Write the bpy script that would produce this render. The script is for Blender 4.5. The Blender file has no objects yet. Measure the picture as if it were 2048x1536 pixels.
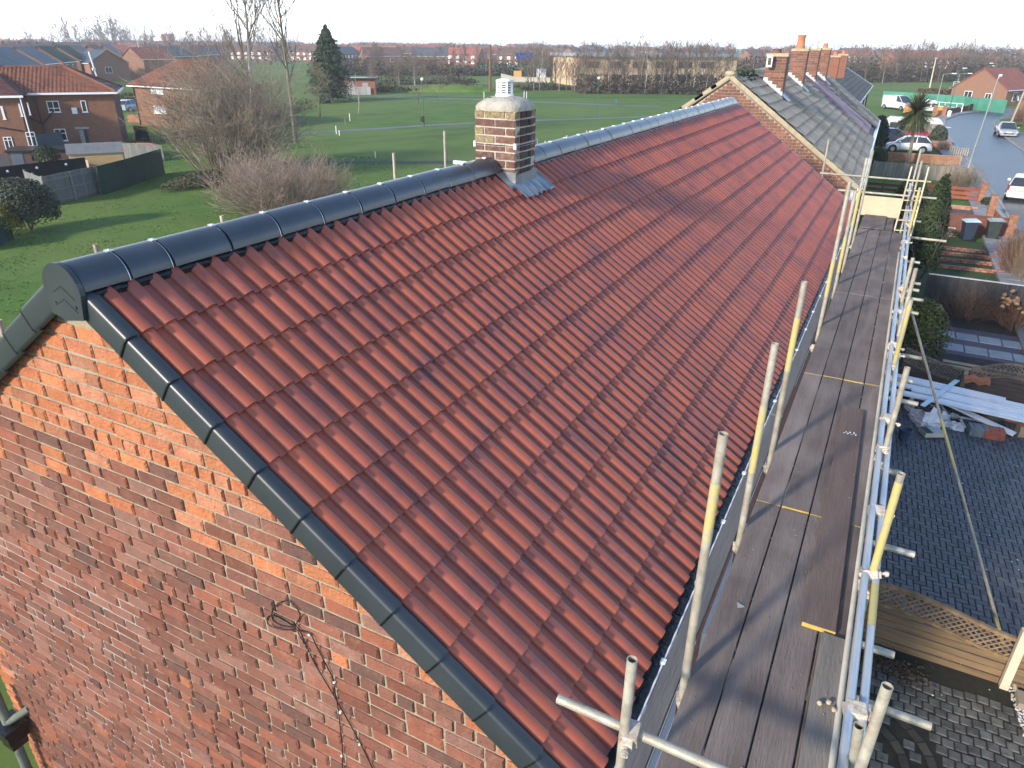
import bpy, math, random
import numpy as np
from mathutils import Matrix, Vector

SC = bpy.context.scene
COL = SC.collection
random.seed(7)
RNG = np.random.default_rng(11)

# ------------------------------------------------------------------ camera
CAM = Vector((-2.2445, -4.0102, 1.1732))
YAW, PITCH, ROLL, FPX = 0.4808, 0.4457, 0.0100, 1420.2
_cy, _sy, _cp, _sp = math.cos(YAW), math.sin(YAW), math.cos(PITCH), math.sin(PITCH)
CF = Vector((_cy*_cp, _sy*_cp, -_sp))
_R0 = Vector((_sy, -_cy, 0)); _U0 = _R0.cross(CF)
CR = math.cos(ROLL)*_R0 + math.sin(ROLL)*_U0
CU = -math.sin(ROLL)*_R0 + math.cos(ROLL)*_U0
cam_data = bpy.data.cameras.new('camera'); cam_data.sensor_width = 36.0
cam_data.lens = FPX/2048*36.0; cam_data.clip_start = 0.05; cam_data.clip_end = 6000
cam = bpy.data.objects.new('camera', cam_data); COL.objects.link(cam)
cam.matrix_world = Matrix(((CR.x, CU.x, -CF.x, CAM.x), (CR.y, CU.y, -CF.y, CAM.y), (CR.z, CU.z, -CF.z, CAM.z), (0, 0, 0, 1)))
SC.camera = cam

# ------------------------------------------------------------------ light
SUN_AZ, SUN_EL = math.radians(20), math.radians(22)       # azimuth from -x towards +y
SDIR = Vector((-math.cos(SUN_EL)*math.cos(SUN_AZ), math.cos(SUN_EL)*math.sin(SUN_AZ), math.sin(SUN_EL)))
sun_data = bpy.data.lights.new('sun', 'SUN'); sun_data.energy = 2.8; sun_data.angle = math.radians(4.5)
sun_data.color = (1.0, 0.86, 0.69)
sun = bpy.data.objects.new('sun', sun_data); COL.objects.link(sun)
sun.rotation_euler = SDIR.to_track_quat('Z', 'Y').to_euler(); sun.location = (-40, 20, 40)
W = bpy.data.worlds.new('World'); SC.world = W; W.use_nodes = True
wn, wl = W.node_tree.nodes, W.node_tree.links
wn.clear()
w_out = wn.new('ShaderNodeOutputWorld'); w_bg = wn.new('ShaderNodeBackground')
w_sky = wn.new('ShaderNodeTexSky'); w_sky.sky_type = 'NISHITA'; w_sky.sun_disc = False
w_sky.sun_elevation = SUN_EL; w_sky.sun_rotation = math.atan2(SDIR.x, SDIR.y)
w_sky.air_density = 1.0; w_sky.dust_density = 0.6; w_sky.ozone_density = 3.0
# thin white winter haze, thickest towards the horizon and the same all the way round
w_tc = wn.new('ShaderNodeTexCoord'); w_sep = wn.new('ShaderNodeSeparateXYZ')
w_ramp = wn.new('ShaderNodeValToRGB')
w_ramp.color_ramp.elements[0].position = 0.02; w_ramp.color_ramp.elements[0].color = (.92, .92, .92, 1)
w_ramp.color_ramp.elements[1].position = 0.26; w_ramp.color_ramp.elements[1].color = (.02, .02, .02, 1)
w_mix = wn.new('ShaderNodeMixRGB'); w_mix.inputs[2].default_value = (9.4, 9.7, 10.2, 1)
wl.new(w_tc.outputs['Generated'], w_sep.inputs[0]); wl.new(w_sep.outputs['Z'], w_ramp.inputs[0])
wl.new(w_ramp.outputs[0], w_mix.inputs[0]); wl.new(w_sky.outputs[0], w_mix.inputs[1])
wl.new(w_mix.outputs[0], w_bg.inputs[0]); w_bg.inputs[1].default_value = 0.15
wl.new(w_bg.outputs[0], w_out.inputs[0])
SC.view_settings.view_transform = 'Standard'; SC.view_settings.look = 'None'
SC.view_settings.exposure = 1.20; SC.view_settings.gamma = 1.0
SC.view_settings.use_curve_mapping = False
SC.render.engine = 'CYCLES'
SC.cycles.use_denoising = True
SC.cycles.max_bounces = 6; SC.cycles.diffuse_bounces = 3; SC.cycles.glossy_bounces = 3
SC.cycles.transparent_max_bounces = 8; SC.cycles.volume_bounces = 0

ZG = -7.3                                                   # ground level; z = 0 is the ridge of the new roof
def G(px, py, z=ZG):
    """world point on the level plane z for a spot of the photograph (2048 px wide)"""
    d = CF + CR*((px-1024)/FPX) - CU*((py-768)/FPX)
    return CAM + d*((z-CAM.z)/d.z)

# ------------------------------------------------------------------ mesh helpers
class MB:
    def __init__(s): s.v, s.f, s.sm = [], [], []
    def add(s, vs, fs, M=None, smooth=False):
        k = len(s.v)
        if M is not None: vs = [tuple(M @ Vector(p)) for p in vs]
        s.v.extend(tuple(p) for p in vs); s.f.extend(tuple(i+k for i in f) for f in fs); s.sm.extend([smooth]*len(fs))
        return s
    def box(s, x0, x1, y0, y1, z0, z1, M=None):
        v = [(x0,y0,z0),(x1,y0,z0),(x1,y1,z0),(x0,y1,z0),(x0,y0,z1),(x1,y0,z1),(x1,y1,z1),(x0,y1,z1)]
        return s.add(v, [(0,3,2,1),(4,5,6,7),(0,1,5,4),(1,2,6,5),(2,3,7,6),(3,0,4,7)], M)
    def quad(s, *p): return s.add(p, [tuple(range(len(p)))])
    def bar(s, a, b, w, h, up=(0,0,1)):
        a, b = Vector(a), Vector(b); d = (b-a).normalized(); u = Vector(up)
        r = d.cross(u)
        if r.length < 1e-4: r = d.cross(Vector((1,0,0)))
        r.normalize(); u = r.cross(d)
        v = [p + r*(i*w/2) + u*(j*h/2) for p in (a, b) for i, j in ((-1,-1),(1,-1),(1,1),(-1,1))]
        return s.add(v, [(0,1,2,3),(7,6,5,4),(0,4,5,1),(1,5,6,2),(2,6,7,3),(3,7,4,0)])
    def tube(s, a, b, r0, r1=None, n=10, cap=True, hollow=0):
        a, b = Vector(a), Vector(b); r1 = r0 if r1 is None else r1
        d = (b-a).normalized(); x = d.orthogonal().normalized(); y = d.cross(x)
        ring = [(math.cos(2*math.pi*i/n), math.sin(2*math.pi*i/n)) for i in range(n)]
        v = [a + (x*c+y*q)*r0 for c, q in ring] + [b + (x*c+y*q)*r1 for c, q in ring]
        s.add(v, [(i, (i+1) % n, n+(i+1) % n, n+i) for i in range(n)], smooth=True)
        if hollow:                                            # open pipe end at b (and a)
            for p, r, e in ((b, r1, -1), (a, r0, 1)):
                q = p + d*e*min(.25, (b-a).length*.4)
                w = [p+(x*c+y*t)*r for c, t in ring]+[p+(x*c+y*t)*(r-hollow) for c, t in ring]+[q+(x*c+y*t)*(r-hollow) for c, t in ring]
                s.add(w, [(i,(i+1)%n,n+(i+1)%n,n+i) for i in range(n)]+[(n+i,n+(i+1)%n,2*n+(i+1)%n,2*n+i) for i in range(n)]+[tuple(range(2*n,3*n))])
        elif cap:
            s.add(v, [tuple(range(n-1, -1, -1)), tuple(range(n, 2*n))])
        return s
    def path(s, pts, r, n=6):
        for a, b in zip(pts, pts[1:]): s.tube(a, b, r, n=n)
        return s
    def prism(s, poly, ext):
        """closed 3D polygon swept along ext"""
        n = len(poly); e = Vector(ext); p = [Vector(q) for q in poly]
        return s.add(p + [q+e for q in p], [tuple(range(n-1,-1,-1)), tuple(range(n,2*n))] + [(i,(i+1)%n,n+(i+1)%n,n+i) for i in range(n)])
    def lathe(s, prof, c=(0,0,0), n=16, smooth=True):
        v = [(c[0]+r*math.cos(2*math.pi*i/n), c[1]+r*math.sin(2*math.pi*i/n), c[2]+z) for r, z in prof for i in range(n)]
        f = [(j*n+i, j*n+(i+1)%n, (j+1)*n+(i+1)%n, (j+1)*n+i) for j in range(len(prof)-1) for i in range(n)]
        s.add(v, f, smooth=smooth)
        if prof[-1][0] > 1e-4: s.add(v[-n:], [tuple(range(n))])
        return s
    def blob(s, c, r, n=10, m=6, jit=.12, rnd=random):
        v, f = [], []
        for j in range(m+1):
            t = math.pi*j/m
            for i in range(n):
                a = 2*math.pi*i/n; k = 1+rnd.uniform(-jit, jit)
                v.append((c[0]+r[0]*k*math.sin(t)*math.cos(a), c[1]+r[1]*k*math.sin(t)*math.sin(a), c[2]+r[2]*k*math.cos(t)))
        for j in range(m):
            for i in range(n): f.append((j*n+i, (j+1)*n+i, (j+1)*n+(i+1)%n, j*n+(i+1)%n))
        return s.add(v, f, smooth=True)
    def mesh(s, name):
        m = bpy.data.meshes.new(name); m.from_pydata(s.v, [], s.f)
        m.polygons.foreach_set('use_smooth', s.sm); m.update()
        return m

def np_mesh(name, verts, nper, fpat, smooth=False):
    """many copies of one little face pattern: verts (N, nper, 3)"""
    N = len(verts); me = bpy.data.meshes.new(name)
    fp = np.array(fpat, np.int32); k = fp.shape[1]
    idx = (fp[None] + (np.arange(N, dtype=np.int32)*nper)[:, None, None]).reshape(-1)
    me.vertices.add(N*nper); me.vertices.foreach_set('co', np.asarray(verts, np.float32).reshape(-1))
    nf = N*len(fp)
    me.loops.add(nf*k); me.loops.foreach_set('vertex_index', idx)
    me.polygons.add(nf); me.polygons.foreach_set('loop_start', np.arange(nf, dtype=np.int32)*k)
    me.polygons.foreach_set('use_smooth', np.full(nf, smooth)); me.update(); me.validate()
    return me

def obj(name, mb, m=None, parent=None, loc=(0,0,0), rot=None):
    me = mb.mesh(name) if isinstance(mb, MB) else mb
    if m is not None and not me.materials: me.materials.append(m)
    o = bpy.data.objects.new(name, me); COL.objects.link(o)
    o.location = loc
    if rot is not None: o.rotation_euler = rot
    if parent is not None: o.parent = parent
    return o
def tag(o, label, cat, group=None, kind=None):
    o['label'] = label; o['category'] = cat
    if group: o['group'] = group
    if kind: o['kind'] = kind
    return o
def thing(name, label, cat, loc=(0,0,0), rz=0, group=None):
    o = bpy.data.objects.new(name, None); COL.objects.link(o); o.empty_display_size = .2
    o.location = loc; o.rotation_euler = (0, 0, rz)
    return tag(o, label, cat, group)
def single(name, mb, m, label, cat, loc=(0,0,0), rz=0, group=None):
    return tag(obj(name, mb, m, None, loc, (0,0,rz)), label, cat, group)
def setting(name, mb, m, parent=None):
    o = obj(name, mb, m, parent)
    if parent is None: o['kind'] = 'structure'
    return o
def stuff(name, mb, m, parent=None, label=None, cat=None, loc=(0,0,0)):
    o = obj(name, mb, m, parent, loc); o['kind'] = 'stuff'
    if label: o['label'] = label; o['category'] = cat
    return o
def dup(root, loc, rz=0, label=None, group=None, scale=None):
    r = root.copy(); COL.objects.link(r); r.location = loc; r.rotation_euler = (0, 0, rz)
    if scale: r.scale = scale
    if label: r['label'] = label
    if group: r['group'] = group
    for ch in list(root.children):
        c = ch.copy(); COL.objects.link(c); c.parent = r
        for g in list(ch.children):
            d = g.copy(); COL.objects.link(d); d.parent = c
    return r

# ------------------------------------------------------------------ materials
def lin(h):
    return tuple(h)
_M = {}
def mat(name, cols, scale=4, rough=.85, bump=0, bscale=None, rand=0, ramp=None, spec=.35, metal=0, detail=5, mixr=.45, stretch=None, coat=0, big=None):
    """noise-mottled surface; ramp = colours picked piece by piece; rand = brightness spread piece by piece"""
    if name in _M: return _M[name]
    m = bpy.data.materials.new(name); m.use_nodes = True
    n, l = m.node_tree.nodes, m.node_tree.links
    b = n['Principled BSDF']; b.inputs['Roughness'].default_value = rough
    b.inputs['Specular IOR Level'].default_value = spec; b.inputs['Metallic'].default_value = metal
    if coat: b.inputs['Coat Weight'].default_value = coat
    geo = n.new('ShaderNodeNewGeometry'); vec = geo.outputs['Position']
    if stretch:
        mp = n.new('ShaderNodeMapping'); mp.inputs['Scale'].default_value = stretch
        l.new(vec, mp.inputs[0]); vec = mp.outputs[0]
    nz = n.new('ShaderNodeTexNoise'); nz.inputs['Scale'].default_value = scale; nz.inputs['Detail'].default_value = detail
    nz.inputs['Roughness'].default_value = .62
    l.new(vec, nz.inputs['Vector'])
    cr = n.new('ShaderNodeValToRGB'); e = cr.color_ramp.elements
    cols = list(cols)
    if len(cols) == 1: cols = [tuple(c*.86 for c in cols[0]), tuple(c*1.12 for c in cols[0])]
    e[0].position, e[-1].position = .30, .70
    e[0].color = (*cols[0], 1); e[-1].color = (*cols[-1], 1)
    for i, c in enumerate(cols[1:-1]):
        el = e.new(.3+.4*(i+1)/(len(cols)-1)); el.color = (*c, 1)
    l.new(nz.outputs['Fac'], cr.inputs[0]); out = cr.outputs[0]
    if big:                                                        # broad patches: (scale, colour, amount)
        n2 = n.new('ShaderNodeTexNoise'); n2.inputs['Scale'].default_value = big[0]; n2.inputs['Detail'].default_value = 6
        l.new(geo.outputs['Position'], n2.inputs['Vector']); m2 = n.new('ShaderNodeMapRange'); m2.inputs[1].default_value = .38; m2.inputs[2].default_value = .66; m2.inputs[4].default_value = big[2]
        l.new(n2.outputs['Fac'], m2.inputs[0]); x2 = n.new('ShaderNodeMixRGB'); x2.inputs[2].default_value = (*big[1], 1)
        l.new(m2.outputs[0], x2.inputs[0]); l.new(out, x2.inputs[1]); out = x2.outputs[0]
    if ramp or rand:
        oi = n.new('ShaderNodeObjectInfo')
        ad = n.new('ShaderNodeMath'); ad.operation = 'MULTIPLY_ADD'; ad.inputs[1].default_value = 7.313
        l.new(geo.outputs['Random Per Island'], ad.inputs[0]); l.new(oi.outputs['Random'], ad.inputs[2])
        fr = n.new('ShaderNodeMath'); fr.operation = 'FRACT'; l.new(ad.outputs[0], fr.inputs[0])
    if ramp:
        r2 = n.new('ShaderNodeValToRGB'); r2.color_ramp.interpolation = 'LINEAR'; e = r2.color_ramp.elements
        e[0].position, e[-1].position = 0, 1; e[0].color = (*ramp[0], 1); e[-1].color = (*ramp[-1], 1)
        for i, c in enumerate(ramp[1:-1]):
            el = e.new((i+1)/(len(ramp)-1)); el.color = (*c, 1)
        l.new(fr.outputs[0], r2.inputs[0])
        mx = n.new('ShaderNodeMixRGB'); mx.inputs[0].default_value = mixr
        l.new(r2.outputs[0], mx.inputs[1]); l.new(out, mx.inputs[2]); out = mx.outputs[0]
    if rand:
        f2 = n.new('ShaderNodeMath'); f2.operation = 'MULTIPLY'; f2.inputs[1].default_value = 3.77; l.new(fr.outputs[0], f2.inputs[0])
        f3 = n.new('ShaderNodeMath'); f3.operation = 'FRACT'; l.new(f2.outputs[0], f3.inputs[0])
        mr = n.new('ShaderNodeMapRange'); mr.inputs[3].default_value = 1-rand; mr.inputs[4].default_value = 1+rand
        l.new(f3.outputs[0], mr.inputs[0])
        mu = n.new('ShaderNodeMixRGB'); mu.blend_type = 'MULTIPLY'; mu.inputs[0].default_value = 1
        l.new(out, mu.inputs[1]); l.new(mr.outputs[0], mu.inputs[2]); out = mu.outputs[0]
    l.new(out, b.inputs['Base Color'])
    if bump:
        nb = n.new('ShaderNodeTexNoise'); nb.inputs['Scale'].default_value = bscale or scale*6; nb.inputs['Detail'].default_value = 4
        l.new(vec, nb.inputs['Vector'])
        bp = n.new('ShaderNodeBump'); bp.inputs['Strength'].default_value = bump; bp.inputs['Distance'].default_value = .02
        l.new(nb.outputs['Fac'], bp.inputs['Height']); l.new(bp.outputs[0], b.inputs['Normal'])
    _M[name] = m
    return m
def brickmat(name, c1, c2, mortar, bl=.24, bh=.085, rough=.9):
    """brickwork too far off to tell the bricks apart (object space, walls along x or y)"""
    if name in _M: return _M[name]
    m = mat(name, [c1, c2], scale=1.2, rough=rough)
    n, l = m.node_tree.nodes, m.node_tree.links
    b = n['Principled BSDF']
    tc = n.new('ShaderNodeTexCoord'); sp = n.new('ShaderNodeSeparateXYZ'); l.new(tc.outputs['Object'], sp.inputs[0])
    ad = n.new('ShaderNodeMath'); l.new(sp.outputs['X'], ad.inputs[0]); l.new(sp.outputs['Y'], ad.inputs[1])
    cb = n.new('ShaderNodeCombineXYZ'); l.new(ad.outputs[0], cb.inputs[0]); l.new(sp.outputs['Z'], cb.inputs[1])
    bt = n.new('ShaderNodeTexBrick'); bt.inputs['Scale'].default_value = 1; bt.inputs['Brick Width'].default_value = bl
    bt.inputs['Row Height'].default_value = bh; bt.inputs['Mortar Size'].default_value = .007; bt.inputs['Bias'].default_value = 0
    bt.inputs['Color1'].default_value = (*c1, 1); bt.inputs['Color2'].default_value = (*c2, 1); bt.inputs['Mortar'].default_value = (*mortar, 1)
    l.new(cb.outputs[0], bt.inputs['Vector'])
    old = b.inputs['Base Color'].links[0].from_socket
    mx = n.new('ShaderNodeMixRGB'); mx.inputs[0].default_value = .7
    l.new(old, mx.inputs[1]); l.new(bt.outputs['Color'], mx.inputs[2]); l.new(mx.outputs[0], b.inputs['Base Color'])
    return m
def near_first(items, key=lambda t: t):
    return sorted(items, key=lambda t: (Vector(key(t))-CAM).length)
# ================================================================== materials used in many places
M_grass = mat('grass_turf', [(.046,.100,.018),(.068,.138,.025),(.092,.165,.034)], scale=.4, rough=.95, bump=.45, bscale=7, spec=.15, detail=9, big=(.07, (.125,.165,.045), .8))
M_asphalt = mat('asphalt', [(.045,.048,.054),(.066,.069,.076)], scale=1.1, rough=.55, bump=.35, bscale=70, spec=.45)
M_tile = mat('roof_tile_red', [(.09,.052,.060),(.27,.074,.048),(.37,.095,.046),(.39,.10,.047)], scale=1.5, rough=.38, bump=.10, bscale=260, rand=.10,
             ramp=[(.30,.076,.042),(.26,.068,.046),(.33,.086,.044),(.18,.060,.056),(.30,.078,.044),(.21,.064,.052)], mixr=.45, spec=.5, stretch=(1,2.2,2.2))
M_ridge = mat('ridge_concrete_dark', [(.028,.036,.048),(.046,.056,.070)], scale=3, rough=.30, bump=.08, bscale=150, rand=.08, spec=.55)
M_verge = mat('verge_plastic', [(.026,.034,.040),(.036,.045,.052)], scale=2, rough=.36, bump=.05, bscale=220, spec=.5)
M_black = mat('black_felt', [(.006,.006,.007),(.014,.014,.016)], scale=18, rough=.30, bump=.4, bscale=30, spec=.6)
M_upvc = mat('white_upvc', [(.70,.72,.74),(.80,.81,.82)], scale=2, rough=.35, spec=.5)
M_metal = mat('zinc_clip', [(.5,.52,.55),(.66,.68,.70)], scale=20, rough=.4, metal=.8)
M_lead = mat('lead_sheet', [(.17,.19,.21),(.27,.29,.31)], scale=5, rough=.38, bump=.25, bscale=25, metal=.55)
M_mortar = mat('mortar_buff', [(.22,.19,.14),(.34,.295,.22)], scale=12, rough=.95, bump=.7, bscale=60)
M_repoint = mat('mortar_repointed_grey', [(.25,.24,.225),(.35,.34,.32)], scale=9, rough=.95, bump=.6, bscale=60)
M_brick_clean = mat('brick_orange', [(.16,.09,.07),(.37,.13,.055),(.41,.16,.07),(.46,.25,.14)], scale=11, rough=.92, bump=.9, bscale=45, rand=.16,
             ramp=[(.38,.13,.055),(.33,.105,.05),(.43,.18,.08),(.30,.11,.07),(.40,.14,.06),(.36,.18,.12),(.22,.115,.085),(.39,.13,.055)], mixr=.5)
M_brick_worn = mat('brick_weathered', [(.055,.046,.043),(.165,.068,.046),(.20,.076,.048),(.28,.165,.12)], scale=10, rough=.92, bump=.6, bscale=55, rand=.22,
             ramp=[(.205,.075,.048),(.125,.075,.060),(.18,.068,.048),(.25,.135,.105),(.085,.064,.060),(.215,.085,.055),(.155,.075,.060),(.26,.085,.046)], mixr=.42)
M_tube = mat('scaffold_galvanised', [(.27,.27,.24),(.40,.39,.33),(.48,.46,.38)], scale=13, rough=.55, bump=.2, bscale=70, metal=.25, rand=.10, spec=.5, big=(6, (.24,.19,.13), .55))
M_tubeblue = mat('scaffold_sky_tinted', [(.28,.36,.46),(.42,.47,.52),(.52,.52,.46)], scale=5, rough=.42, metal=.4, bump=.1, bscale=90, spec=.5, stretch=(.5,3,3))  # blue of the reflected sky is put into the galvanised colour
M_yellow = mat('yellow_paint_band', [(.33,.31,.25),(.40,.355,.19),(.46,.385,.11),(.40,.37,.29)], scale=16, rough=.6, bump=.15, bscale=80)
M_rust = mat('rusty_steel', [(.22,.10,.05),(.38,.20,.11),(.50,.42,.34)], scale=25, rough=.8, bump=.3)
M_board = mat('scaffold_board_wood', [(.098,.078,.070),(.138,.110,.098),(.18,.150,.132)], scale=2.4, rough=.88, bump=.45, bscale=26, rand=.15, stretch=(.35,3.2,1), big=(2.2, (.235,.20,.175), .5))
M_boardend = mat('board_end_band', [(.38,.27,.07),(.50,.37,.10)], scale=20, rough=.8)
M_flaunch = mat('cement_flaunching', [(.25,.235,.20),(.35,.33,.285),(.42,.40,.35)], scale=9, rough=.95, bump=.7, bscale=40)
M_glass = mat('window_glass', [(.02,.024,.03),(.05,.055,.065)], scale=.8, rough=.08, spec=.8)
M_pale = mat('pale_blind', [(.42,.46,.52),(.52,.56,.60)], scale=2, rough=.7)
M_wallbrick = brickmat('house_wall_brick', (.23,.075,.042), (.14,.062,.045), (.26,.23,.18), .25, .095)

# ================================================================== the newly tiled house
TH, L, NC, GA, S0 = .6178, 17.07, 11, .345, .2102
CT, ST = math.cos(TH), math.sin(TH)
def slope(x, s, n, side=-1): return Vector((x, side*(s*CT+n*ST), -s*ST+n*CT))
def rplane(px, py, axis, val):
    d = CF + CR*((px-1024)/FPX) - CU*((py-768)/FPX); return CAM + d*((val-CAM[axis])/d[axis])
HB = Vector((0, 0, ZG))
house = thing('terraced_house', 'brick house with a newly laid red tile roof and black ridge, scaffolded along its eaves', 'house', HB)
hs = -HB
# --- walls other than the near gable
WY, WX = 3.16, .057
w = MB(); w.box(WX+.1, L-.06, -WY, WY, ZG-.1, -2.36)
w.prism([(L-.22,-WY,-2.36),(L-.22,WY,-2.36),(L-.22,0,-.10)], (.16,0,0))
obj('wall', w, M_wallbrick, house, hs)
# --- gable: mortar backing and bricks
gm = MB(); gm.prism([(WX,-WY,ZG-.1),(WX,-WY,-2.40),(WX,0,-.09),(WX,WY,-2.40),(WX,WY,ZG-.1)], (.09,0,0))
gable = obj('gable_wall', gm, M_mortar, house, hs)
gr = MB()                                                     # the repointed patch stands a hair proud of the old mortar
pp = [(.35,-2.62),(3.10,-2.55),(3.10,-6.9),(-.55,-6.9),(-.35,-5.2),(-.05,-4.1),(.2,-3.3)]
gr.prism([(WX-.0035,y,z) for y, z in pp], (.003,0,0))
obj('repointed_mortar', gr, M_repoint, gable)
def brick_mesh(name, l, h, seed, d=.09, ch=.010):
    r = random.Random(seed); j = lambda a: r.uniform(-a, a)
    b = MB(); y, z = l/2, h/2
    fr = [(-d/2+j(.002), s*(y-ch)+j(.004), t*(z-ch)+j(.0035)) for s, t in ((-1,-1),(1,-1),(1,1),(-1,1))]
    md = [(-d/2+ch+j(.002), s*y+j(.003), t*z+j(.003)) for s, t in ((-1,-1),(1,-1),(1,1),(-1,1))]
    bk = [(d/2, s*y, t*z) for s, t in ((-1,-1),(1,-1),(1,1),(-1,1))]
    b.add(fr+md+bk, [(0,3,2,1)]+[(i,(i+1)%4,4+(i+1)%4,4+i) for i in range(4)]+[(4+i,4+(i+1)%4,8+(i+1)%4,8+i) for i in range(4)])
    return b
CH, BLN, JT = .1035, .266, .019
bricks, r0 = [], random.Random(3)
k, z = 0, -.36
while z > -6.95:
    zc = z - (CH-JT)/2
    half = (lambda zz: min(WY, (-.045-zz)/(ST/CT)-.02))(z)          # gable half-width at the top of the course
    head = k % 11 == 7
    step = BLN/2 if head else BLN
    off = (.131 if k % 2 else 0) + (.06 if head else 0) + r0.uniform(-.012, .012)
    y = -math.ceil((half+.3)/step)*step + off
    while y < half:
        a, b = y+JT/2, y+step-JT/2
        if r0.random() < .07 and not head: b -= .13; nxt = y+step-.131
        else: nxt = y+step
        a2, b2 = max(a, -half), min(b, half)
        if b2-a2 > .045:
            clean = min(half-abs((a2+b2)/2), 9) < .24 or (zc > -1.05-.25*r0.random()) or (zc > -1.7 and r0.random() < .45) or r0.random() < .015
            bricks.append((WX-.016+.045+r0.uniform(-.003,.004), (a2+b2)/2, zc+r0.uniform(-.002,.002), b2-a2, clean))
        y = nxt
    z -= CH; k += 1
bricks = near_first(bricks, lambda t: t[:3])
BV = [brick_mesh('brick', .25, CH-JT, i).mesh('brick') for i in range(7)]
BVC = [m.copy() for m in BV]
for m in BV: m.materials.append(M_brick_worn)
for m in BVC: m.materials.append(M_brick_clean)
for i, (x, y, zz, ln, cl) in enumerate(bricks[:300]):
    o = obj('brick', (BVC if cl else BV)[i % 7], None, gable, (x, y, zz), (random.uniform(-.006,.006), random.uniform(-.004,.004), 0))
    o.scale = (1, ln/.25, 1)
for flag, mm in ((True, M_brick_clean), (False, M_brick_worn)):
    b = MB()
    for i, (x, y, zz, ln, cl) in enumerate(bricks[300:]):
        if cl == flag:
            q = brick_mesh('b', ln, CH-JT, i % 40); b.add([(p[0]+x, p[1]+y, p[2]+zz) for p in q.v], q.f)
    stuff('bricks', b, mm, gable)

# --- roof
rf = MB()
for sd in (-1, 1):
    q = [slope(0,.0,-.012,sd), slope(L,.0,-.012,sd), slope(L,3.96,-.012,sd), slope(0,3.96,-.012,sd)]
    rf.prism(q, (0,0,-.06))
roof = obj('roof', rf, M_black, house, hs)
def prof(unit=.15, n=8):
    P = []
    for u in (0, 1):
        P += [(u*unit, 0), (u*unit+.056, 0)]
        for i in range(1, n):                                     # the roll: a broad left flank, a tighter fall on the right
            a = math.pi*(1-i/n); c = math.cos(a); P.append((u*unit+.116+(.060*c if c < 0 else .031*c), .037*math.sin(a)**.9))
    P = [p for p in P]
    P.insert(9, (unit-.002, 0)); P.append((2*unit-.0015, 0))
    return P
def tile_mb():
    b = MB(); P = prof(); n = len(P); t = .021
    for g0, g1, sm_ in ((0,1,False),(1,9,True),(9,11,False),(11,19,True),(19,20,False)):
        Q = P[g0:g1+1]; m_ = len(Q); b.add([(x, 0, h+t) for x, h in Q]+[(x, .40, h+.001) for x, h in Q], [(i,i+1,m_+i+1,m_+i) for i in range(m_-1)], smooth=sm_)
    b.add([(x, 0, h+t) for x, h in P]+[(x, .004, h-.002) for x, h in P], [(n+i,n+i+1,i+1,i) for i in range(n-1)])
    b.add([(0,0,t),(0,.4,.001),(0,.4,-.012),(0,0,0)], [(0,1,2,3)])
    b.add([(P[-1][0],0,t),(P[-1][0],.4,.001),(P[-1][0],.4,-.012),(P[-1][0],0,0)], [(3,2,1,0)])
    return b
tile_b = tile_mb(); tile_m = tile_b.mesh('roof_tile'); tile_m.materials.append(M_tile)
TW = .2993
CHX, CHX2 = 4.767, 5.263                                      # chimney, along the ridge
def skip_tile(x, s): return False
tiles = []
for c in range(NC):
    s = S0+(c+1)*GA
    for i in range(57):
        if not skip_tile(i*TW, s-.33): tiles.append((.004+i*TW, s))
tiles = near_first(tiles, lambda t: slope(t[0]+.15, t[1]-.17, 0))
rj = random.Random(5)
for x, s in tiles[:300]:
    obj('roof_tile', tile_m, None, roof, slope(x, s+rj.uniform(-.003,.003), rj.uniform(0,.002)), (TH+rj.uniform(-.004,.004), rj.uniform(-.004,.004), rj.uniform(-.004,.004)))
def tile_stuff(spots, side):
    R = np.array(Matrix.Rotation(TH, 3, 'X')); v = np.array(tile_b.v)
    A = []
    for x, s in spots:
        p = v @ R.T + np.array(slope(x, s+rj.uniform(-.003,.003), rj.uniform(0,.002)))
        A.append(p)
    A = np.array(A)
    if side > 0: A[:, :, 1] *= -1
    mb = MB()
    me = bpy.data.meshes.new('roof_tiles'); nv = len(v)
    F = [tuple(i+k*nv for i in f) for k in range(len(A)) for f in tile_b.f]
    me.from_pydata([tuple(p) for p in A.reshape(-1,3)], [], F)
    me.polygons.foreach_set('use_smooth', tile_b.sm*len(A)); me.update()
    return me
stuff('roof_tiles', tile_stuff(tiles[300:], -1), M_tile, roof)
stuff('rear_slope_tiles', tile_stuff([(.004+i*TW, S0+(c+1)*GA) for c in range(NC) for i in range(57)], 1), M_tile, roof)
# dry ridge roll
dr = MB()
for sd in (-1, 1):
    for a, b in ((0.02, CHX-.01), (CHX2+.01, L-.02)):
        n = int((b-a)/.075); pts = []
        for i in range(n+1):
            x = a+(b-a)*i/n
            pts.append((x, .235+.012*math.sin(x*42+sd), .036+.004*math.sin(x*21)))
        for (xa, sa, na), (xb, sb, nb) in zip(pts, pts[1:]):
            dr.quad(slope(xa, .06, .06, sd), slope(xb, .06, .06, sd), slope(xb, sb, nb, sd), slope(xa, sa, na, sd))
            dr.quad(slope(xa, sa, na, sd), slope(xb, sb, nb, sd), slope(xb, sb+.012, nb-.03, sd), slope(xa, sa+.012, na-.03, sd))
obj('ridge_roll', dr, M_black, roof)
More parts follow.
